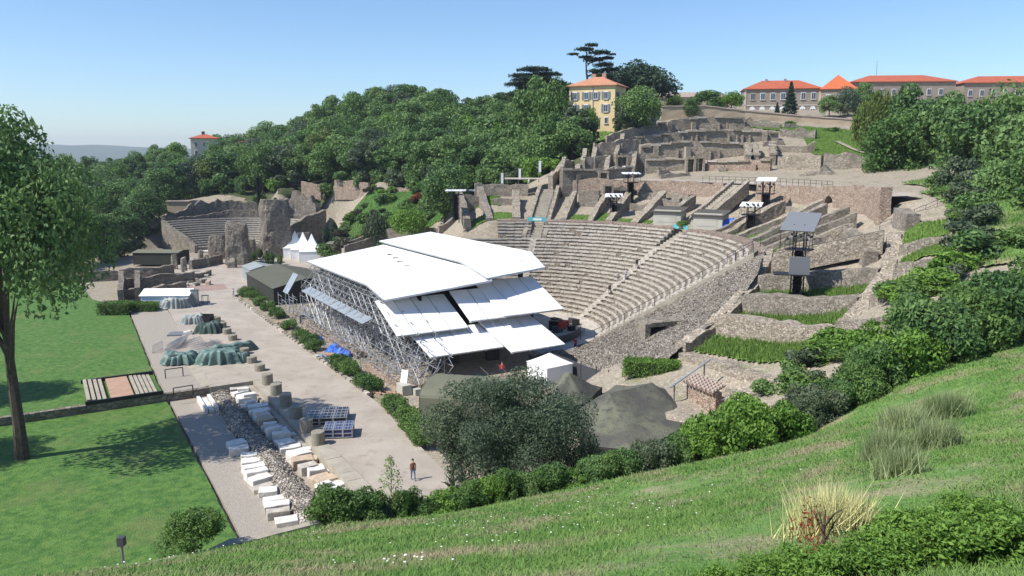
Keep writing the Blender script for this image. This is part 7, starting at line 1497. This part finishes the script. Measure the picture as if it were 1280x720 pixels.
q = at_y(240, 690, 28.5); o = plant('corner_shrub', (q.x, 28.5, q.z - .2), bush_mesh('c', 721, 7000, 1.15, 1.0, .15, 'leaf_box', 22, .45, .3), stem_me, 'feathery green shrub at the lip above the lawn', 'shrub', None, (1.05, 1.05, 1.05), cname='foliage', tname='stem')
near_m = [bush_mesh('n', 731 + j, 5200, .95, .75, .12, 'leaf_bright', 30, .30, .40) for j in range(2)]
for k, (px, py, y, s) in enumerate(((900, 750, 8.8, .34), (945, 748, 8.7, .40), (985, 745, 8.9, .36), (1020, 742, 8.6, .46), (1062, 735, 8.8, .5), (1100, 722, 9.0, .56), (1135, 708, 9.4, .66), (1180, 705, 9.2, .62), (1225, 710, 9.0, .7), (1265, 706, 9.2, .6), (1150, 690, 11.6, .42), (1120, 668, 12.4, .34), (1215, 675, 12.0, .5))):
    q = at_y(px, py, y); z = tz(q.x, y); plant('meadow_shrub', (q.x, y, z - .1), near_m[k % 2], stem_me, 'low bright leafy shrub at the foot of the slope beneath the viewpoint', 'shrub', 'shrubs below the viewpoint', (s, s, s * .8), cname='foliage', tname='stem')
plant('russet_plant', (at_y(1030, 700, 10.4).x, 10.4, tz(at_y(1030, 700, 10.4).x, 10.4) - .05), bush_mesh('r', 741, 260, .5, .45, .08, 'leaf_red', 8, .25, .35), stem_me, 'small russet-leaved plant among the bright shrubs', 'shrub', None, (.8, .8, 1.0), cname='foliage', tname='stem')
# ================================================================ MEADOW
def blades(name, X, Y, h, w, m, lean=.35, seed=1, parent=None):
    g = np.random.default_rng(seed); n = len(X); Z = terrain(X, Y) - .03; B = np.stack([X, Y, Z], -1); a = g.random(n) * 6.283; D = np.stack([np.cos(a), np.sin(a), 0 * a], -1) * w[:, None]; T = np.stack([g.normal(size=n) * lean * h, g.normal(size=n) * lean * h, h], -1)
    V = np.stack([B - D, B + D, B + T], 1).reshape(-1, 3); me = bpy.data.meshes.new(name); me.vertices.add(3 * n); me.vertices.foreach_set('co', V.ravel()); me.loops.add(3 * n); me.loops.foreach_set('vertex_index', np.arange(3 * n)); me.polygons.add(n); me.polygons.foreach_set('loop_start', np.arange(n) * 3); me.polygons.foreach_set('loop_total', np.full(n, 3)); me.update(calc_edges=True)
    at_ = me.attributes.new('leaf', 'FLOAT', 'FACE'); at_.data.foreach_set('value', g.random(n).astype(np.float32)); me.materials.append(MAT[m]); o = bpy.data.objects.new(name, me); col.objects.link(o); return o
g = np.random.default_rng(5); n = 640000
yy = 7.5 + 42 * g.random(n) ** 1.25; xx = g.uniform(-.78, .78, n) * (yy + 3); ok = inside(MEADOW, xx, yy) ; xx, yy = xx[ok], yy[ok]
# fewer blades on the trodden dry spots
tn = np.array([mnoise.noise(Vector((x * .16, y * .16, 3.0))) for x, y in zip(xx[::1], yy[::1])]); keep = g.random(len(xx)) < np.clip(.95 - 2.6 * np.clip(tn - .08, 0, 1), .12, 1); xx, yy, tn = xx[keep], yy[keep], tn[keep]
hh = (.04 + .10 * g.random(len(xx))) * (1 + .8 * np.clip(-tn, 0, 1)); o = blades('meadow_grass', xx, yy, hh, .005 + .0032 * yy * .14 * (1 + g.random(len(xx))), 'meadow_soil', lean=.8, seed=3); tag(o, 'rough green meadow grass on the slope with dry patches', 'grass', kind='stuff')
# wild carrot flowers
V = []; F = []; g = random.Random(8)
for (px, py, y, sp, cnt) in ((495, 706, 15, .8, 26), (575, 662, 27, .9, 14), (648, 668, 22, 1.6, 24), (700, 640, 27, 2.2, 30), (790, 648, 24, 2.5, 34), (800, 620, 30, 2.0, 16), (810, 680, 18, .8, 6), (270, 680, 27, .8, 12), (180, 700, 22, .9, 10), (380, 672, 27, 1.2, 5), (600, 690, 18, 1.2, 8), (740, 640, 27, 2, 12)):
    q = at_y(px, py, y)
    for k in range(int(cnt * .7)):
        x, y_ = q.x + g.gauss(0, sp), q.y + g.gauss(0, sp); z = tz(x, y_) + g.uniform(.08, .22); r = g.uniform(.012, .032); o_ = len(V); V.append((x, y_, z + r * .35)); V += [(x + r * math.cos(i * math.pi / 4) * g.uniform(.8, 1.2), y_ + r * math.sin(i * math.pi / 4) * g.uniform(.8, 1.2), z) for i in range(8)]; F += [(o_, o_ + 1 + i, o_ + 1 + (i + 1) % 8) for i in range(8)]; 
tag(MB().add(V, F).build('wildflowers', 'petal'), 'white umbels of wild flowers dotted over the meadow', 'flowers', kind='stuff')
# tall dry tufts
for k, (px, py, y, s, m, l) in enumerate(((1030, 668, 13.0, 1.0, 'dry_grass', 'tall straw-yellow grass tuft on the meadow'), (1055, 672, 13.2, .7, 'dry_grass', 'smaller straw-yellow tuft beside the tall one'), (1105, 560, 24, 1.1, 'leaf_pale', 'pale feathery grass clump under the hedge'), (1125, 530, 29, 1.2, 'leaf_pale', 'pale feathery grass clump higher up the meadow'), (1120, 610, 19, .9, 'leaf_pale', 'pale feathery grass clump beside the bright shrubs'), (1165, 570, 24, 1.1, 'leaf_pale', 'pale feathery clump at the meadow border'), (1180, 520, 30, 1.3, 'leaf_pale', 'large pale feathery clump by the hedge trees'))):
    q = at_y(px, py, y); g = np.random.default_rng(800 + k); n = 1500; x = q.x + g.normal(size=n) * .26 * s; y_ = q.y + g.normal(size=n) * .26 * s; o = blades('grass_tuft', x, y_, .35 * s + .65 * s * g.random(n), np.full(n, .006 + .0006 * y), m, .28, 900 + k); tag(o, l, 'grass tuft')
# stone edge at the meadow lip, left
pts = []
for px in (175, 230, 290, 345, 398): q = edge_at(px); pts.append((q.x, q.y + .15, q.z - .5, q.z + .12))
wall(pts, 'thin pale stone edge of the meadow above the lawn', 'concrete', th=.35, rag=.05, name='stone_edge', cat='wall')
q = at_y(153, 690, 28); o = empty('path_lamp', (q.x, q.y, q.z - .6), 'small dark lamp post at the lawn edge under the meadow', 'lamp'); zz = tz(q.x, q.y); MB().tube((q.x, q.y, zz - .2), (q.x, q.y, q.z + .3), .05).build('post', 'grey_metal', o); MB().box((q.x, q.y, q.z + .45), (.25, .25, .35)).build('lamp_head', 'dark_grey', o)

# ================================================================ PEOPLE
def person_mat(name, shoe, leg, top, skin=(.55, .36, .26)):
    m = bpy.data.materials.new(name); m.use_nodes = True; t = m.node_tree; b = t.nodes['Principled BSDF']; b.inputs['Roughness'].default_value = .8; tc = N(t, 'ShaderNodeTexCoord'); sp = N(t, 'ShaderNodeSeparateXYZ'); t.links.new(tc.outputs['Object'], sp.inputs[0]); mr = N(t, 'ShaderNodeMath', operation='DIVIDE'); mr.inputs[1].default_value = 2.0; t.links.new(sp.outputs[2], mr.inputs[0]); cr = N(t, 'ShaderNodeValToRGB'); cr.color_ramp.interpolation = 'CONSTANT'; cr.color_ramp.elements.new(.5); cr.color_ramp.elements.new(.6)
    for i, (p, c) in enumerate(((0, shoe), (.045, leg), (.475, top), (.735, skin))): cr.color_ramp.elements[i].position = p; cr.color_ramp.elements[i].color = (*c, 1)
    t.links.new(mr.outputs[0], cr.inputs[0]); t.links.new(cr.outputs[0], b.inputs['Base Color']); MAT[name] = m
def person(loc, rz, pose, m, label, hair=(.05, .035, .025)):
    o = empty('person', loc, label, 'person', None, rz); bm = bmesh.new(); sl = bm.verts.layers.skin.verify()
    def v(p, r, root=False): x = bm.verts.new(p); x[sl].radius = (r, r * .85) if isinstance(r, float) else r; x[sl].use_root = root; return x
    st_ = .22 if pose == 'walk' else .02
    pel = v((0, 0, .95), (.15, .11), True); ch = v((0, 0, 1.22), (.165, .11)); sh = v((0, 0, 1.40), (.15, .09)); nk = v((0, 0, 1.50), (.055, .055)); hd = v((0, .02, 1.62), (.085, .095)); ht = v((0, .01, 1.73), (.07, .08))
    for a, b in ((pel, ch), (ch, sh), (sh, nk), (nk, hd), (hd, ht)): bm.edges.new((a, b))
    for sx, f in ((-1, 1), (1, -1)):
        if pose == 'sit': hip_, kn, an, to = (sx * .1, .02, .92), (sx * .13, .42, .92), (sx * .13, .44, .50), (sx * .13, .58, .46)
        else: hip_, kn, an, to = (sx * .10, 0, .88), (sx * .10, f * st_ * .6 + .04, .50), (sx * .10, f * st_, .09), (sx * .10, f * st_ + .14, .05)
        ps = [v(hip_, (.095, .095)), v(kn, (.062, .062)), v(an, (.045, .045)), v(to, (.042, .04))]; bm.edges.new((pel, ps[0])); [bm.edges.new((a, b)) for a, b in zip(ps[:-1], ps[1:])]
        sa, el, wr = (sx * .19, 0, 1.38), (sx * .25, -f * st_ * .4, 1.12), (sx * .24, -f * st_ + .1, .90); ps = [v(sa, (.058, .058)), v(el, (.044, .044)), v(wr, (.032, .032)), v((sx * .24, -f * st_ + .13, .82), (.04, .025))]; bm.edges.new((sh, ps[0])); [bm.edges.new((a, b)) for a, b in zip(ps[:-1], ps[1:])]
        for k in range(4): bm.edges.new((ps[3], v((sx * .24 + (k - 1.5) * .02, -f * st_ + .15, .75 - .008 * (k % 3)), (.009, .009))))
        bm.edges.new((ps[3], v((sx * .20, -f * st_ + .17, .82), (.010, .010))))
    me = bpy.data.meshes.new('body'); bm.to_mesh(me); bm.free(); me.materials.append(MAT[m]); b = bpy.data.objects.new('body', me); col.objects.link(b); b.parent = o; b.modifiers.new('s', 'SKIN').use_smooth_shade = True; s = b.modifiers.new('ss', 'SUBSURF'); s.levels = 1; s.render_levels = 1
    hm = MB().lathe([(.088, 1.64), (.102, 1.70), (.09, 1.77), (.045, 1.81)], 10); hm.v = [(x, y - .015, z) for x, y, z in hm.v]; hmat = bpy.data.materials.get('hair_%0.2f' % hair[0]) or mat('hair_%0.2f' % hair[0], hair); hm.build('hair', hmat, o, loc=(0, 0, 0), smooth=True)
    return o
for i, a in enumerate((((.03, .03, .03), (.10, .16, .26), (.20, .06, .03)), ((.03, .03, .03), (.03, .03, .035), (.03, .03, .035)), ((.1, .1, .1), (.25, .23, .2), (.42, .40, .40)), ((.03, .03, .03), (.04, .05, .09), (.35, .33, .36)), ((.05, .04, .04), (.05, .05, .06), (.45, .05, .05)), ((.1, .1, .1), (.6, .58, .55), (.7, .7, .7)))): person_mat('person_%d' % i, *a)
q = at(516.5, 600, 0); person((q.x, q.y, 0), R(200), 'walk', 'person_0', 'person in rust-brown top and blue jeans walking on the piazza')
def on_row(i, a, off=.45): return pol(R0 + i * DR + off, a, (i + 1) * DZ)
for i, a, po, m, l in ((13, 31.0, 'walk', 'person_1', 'person in black standing highest on the aisle steps'), (10, 30.2, 'walk', 'person_3', 'person in grey top climbing the aisle steps'), (9, 32.8, 'stand', 'person_2', 'person in pale clothes on the aisle beside the grey one'), (6, 30.0, 'walk', 'person_1', 'person in black standing lowest on the aisle steps')): q = on_row(i, a); person(q, R(rnd.uniform(120, 260)), po, m, l)
q = at(719, 438, .05); person((q.x, q.y, .05), R(140), 'stand', 'person_4', 'person in red top on the orchestra floor')
q = at(633.5, 480, -.05); q = st(-11.8, 20.3, -.05); person(q, R(170), 'stand', 'person_4', 'person in red top standing under the lowest awning')
for px, d, m, l in ((645, 175, 'person_1', 'person in black on the walk under the wood'), (661, 172, 'person_5', 'person in white on the walk under the wood')): q = at_y(px, 238, d); person((q.x, d, tz(q.x, d)), R(90), 'walk', m, l)
for px, py, m, l in ((292, 373, 'person_5', 'person in white beside the open end of the olive marquee'), (402, 302, 'person_3', 'person in grey at the foot of the garden stairs')): q = at(px, py, 0) if py > 350 else at_y(px, py, 186); person((q.x, q.y, 0 if py > 350 else tz(q.x, q.y)), R(60), 'walk', m, l)
# ================================================================ AIR
hz = MB().box((-600, 2900, 25), (9600, 6400, 190)); o = hz.build('haze', 'glass', loc=(-600, 2900, -70)); o.data.materials.clear()
m = bpy.data.materials.new('air'); m.use_nodes = True; t = m.node_tree; t.nodes.remove(t.nodes['Principled BSDF']); pv = N(t, 'ShaderNodeVolumePrincipled'); pv.inputs['Color'].default_value = (.80, .88, 1.0, 1); pv.inputs['Density'].default_value = 0.00013; pv.inputs['Anisotropy'].default_value = 0.2
t.links.new(pv.outputs[0], t.nodes['Material Output'].inputs['Volume']); o.data.materials.append(m); o['kind'] = 'stuff'; tag(o, 'thin summer haze over the valley and the site', 'haze')
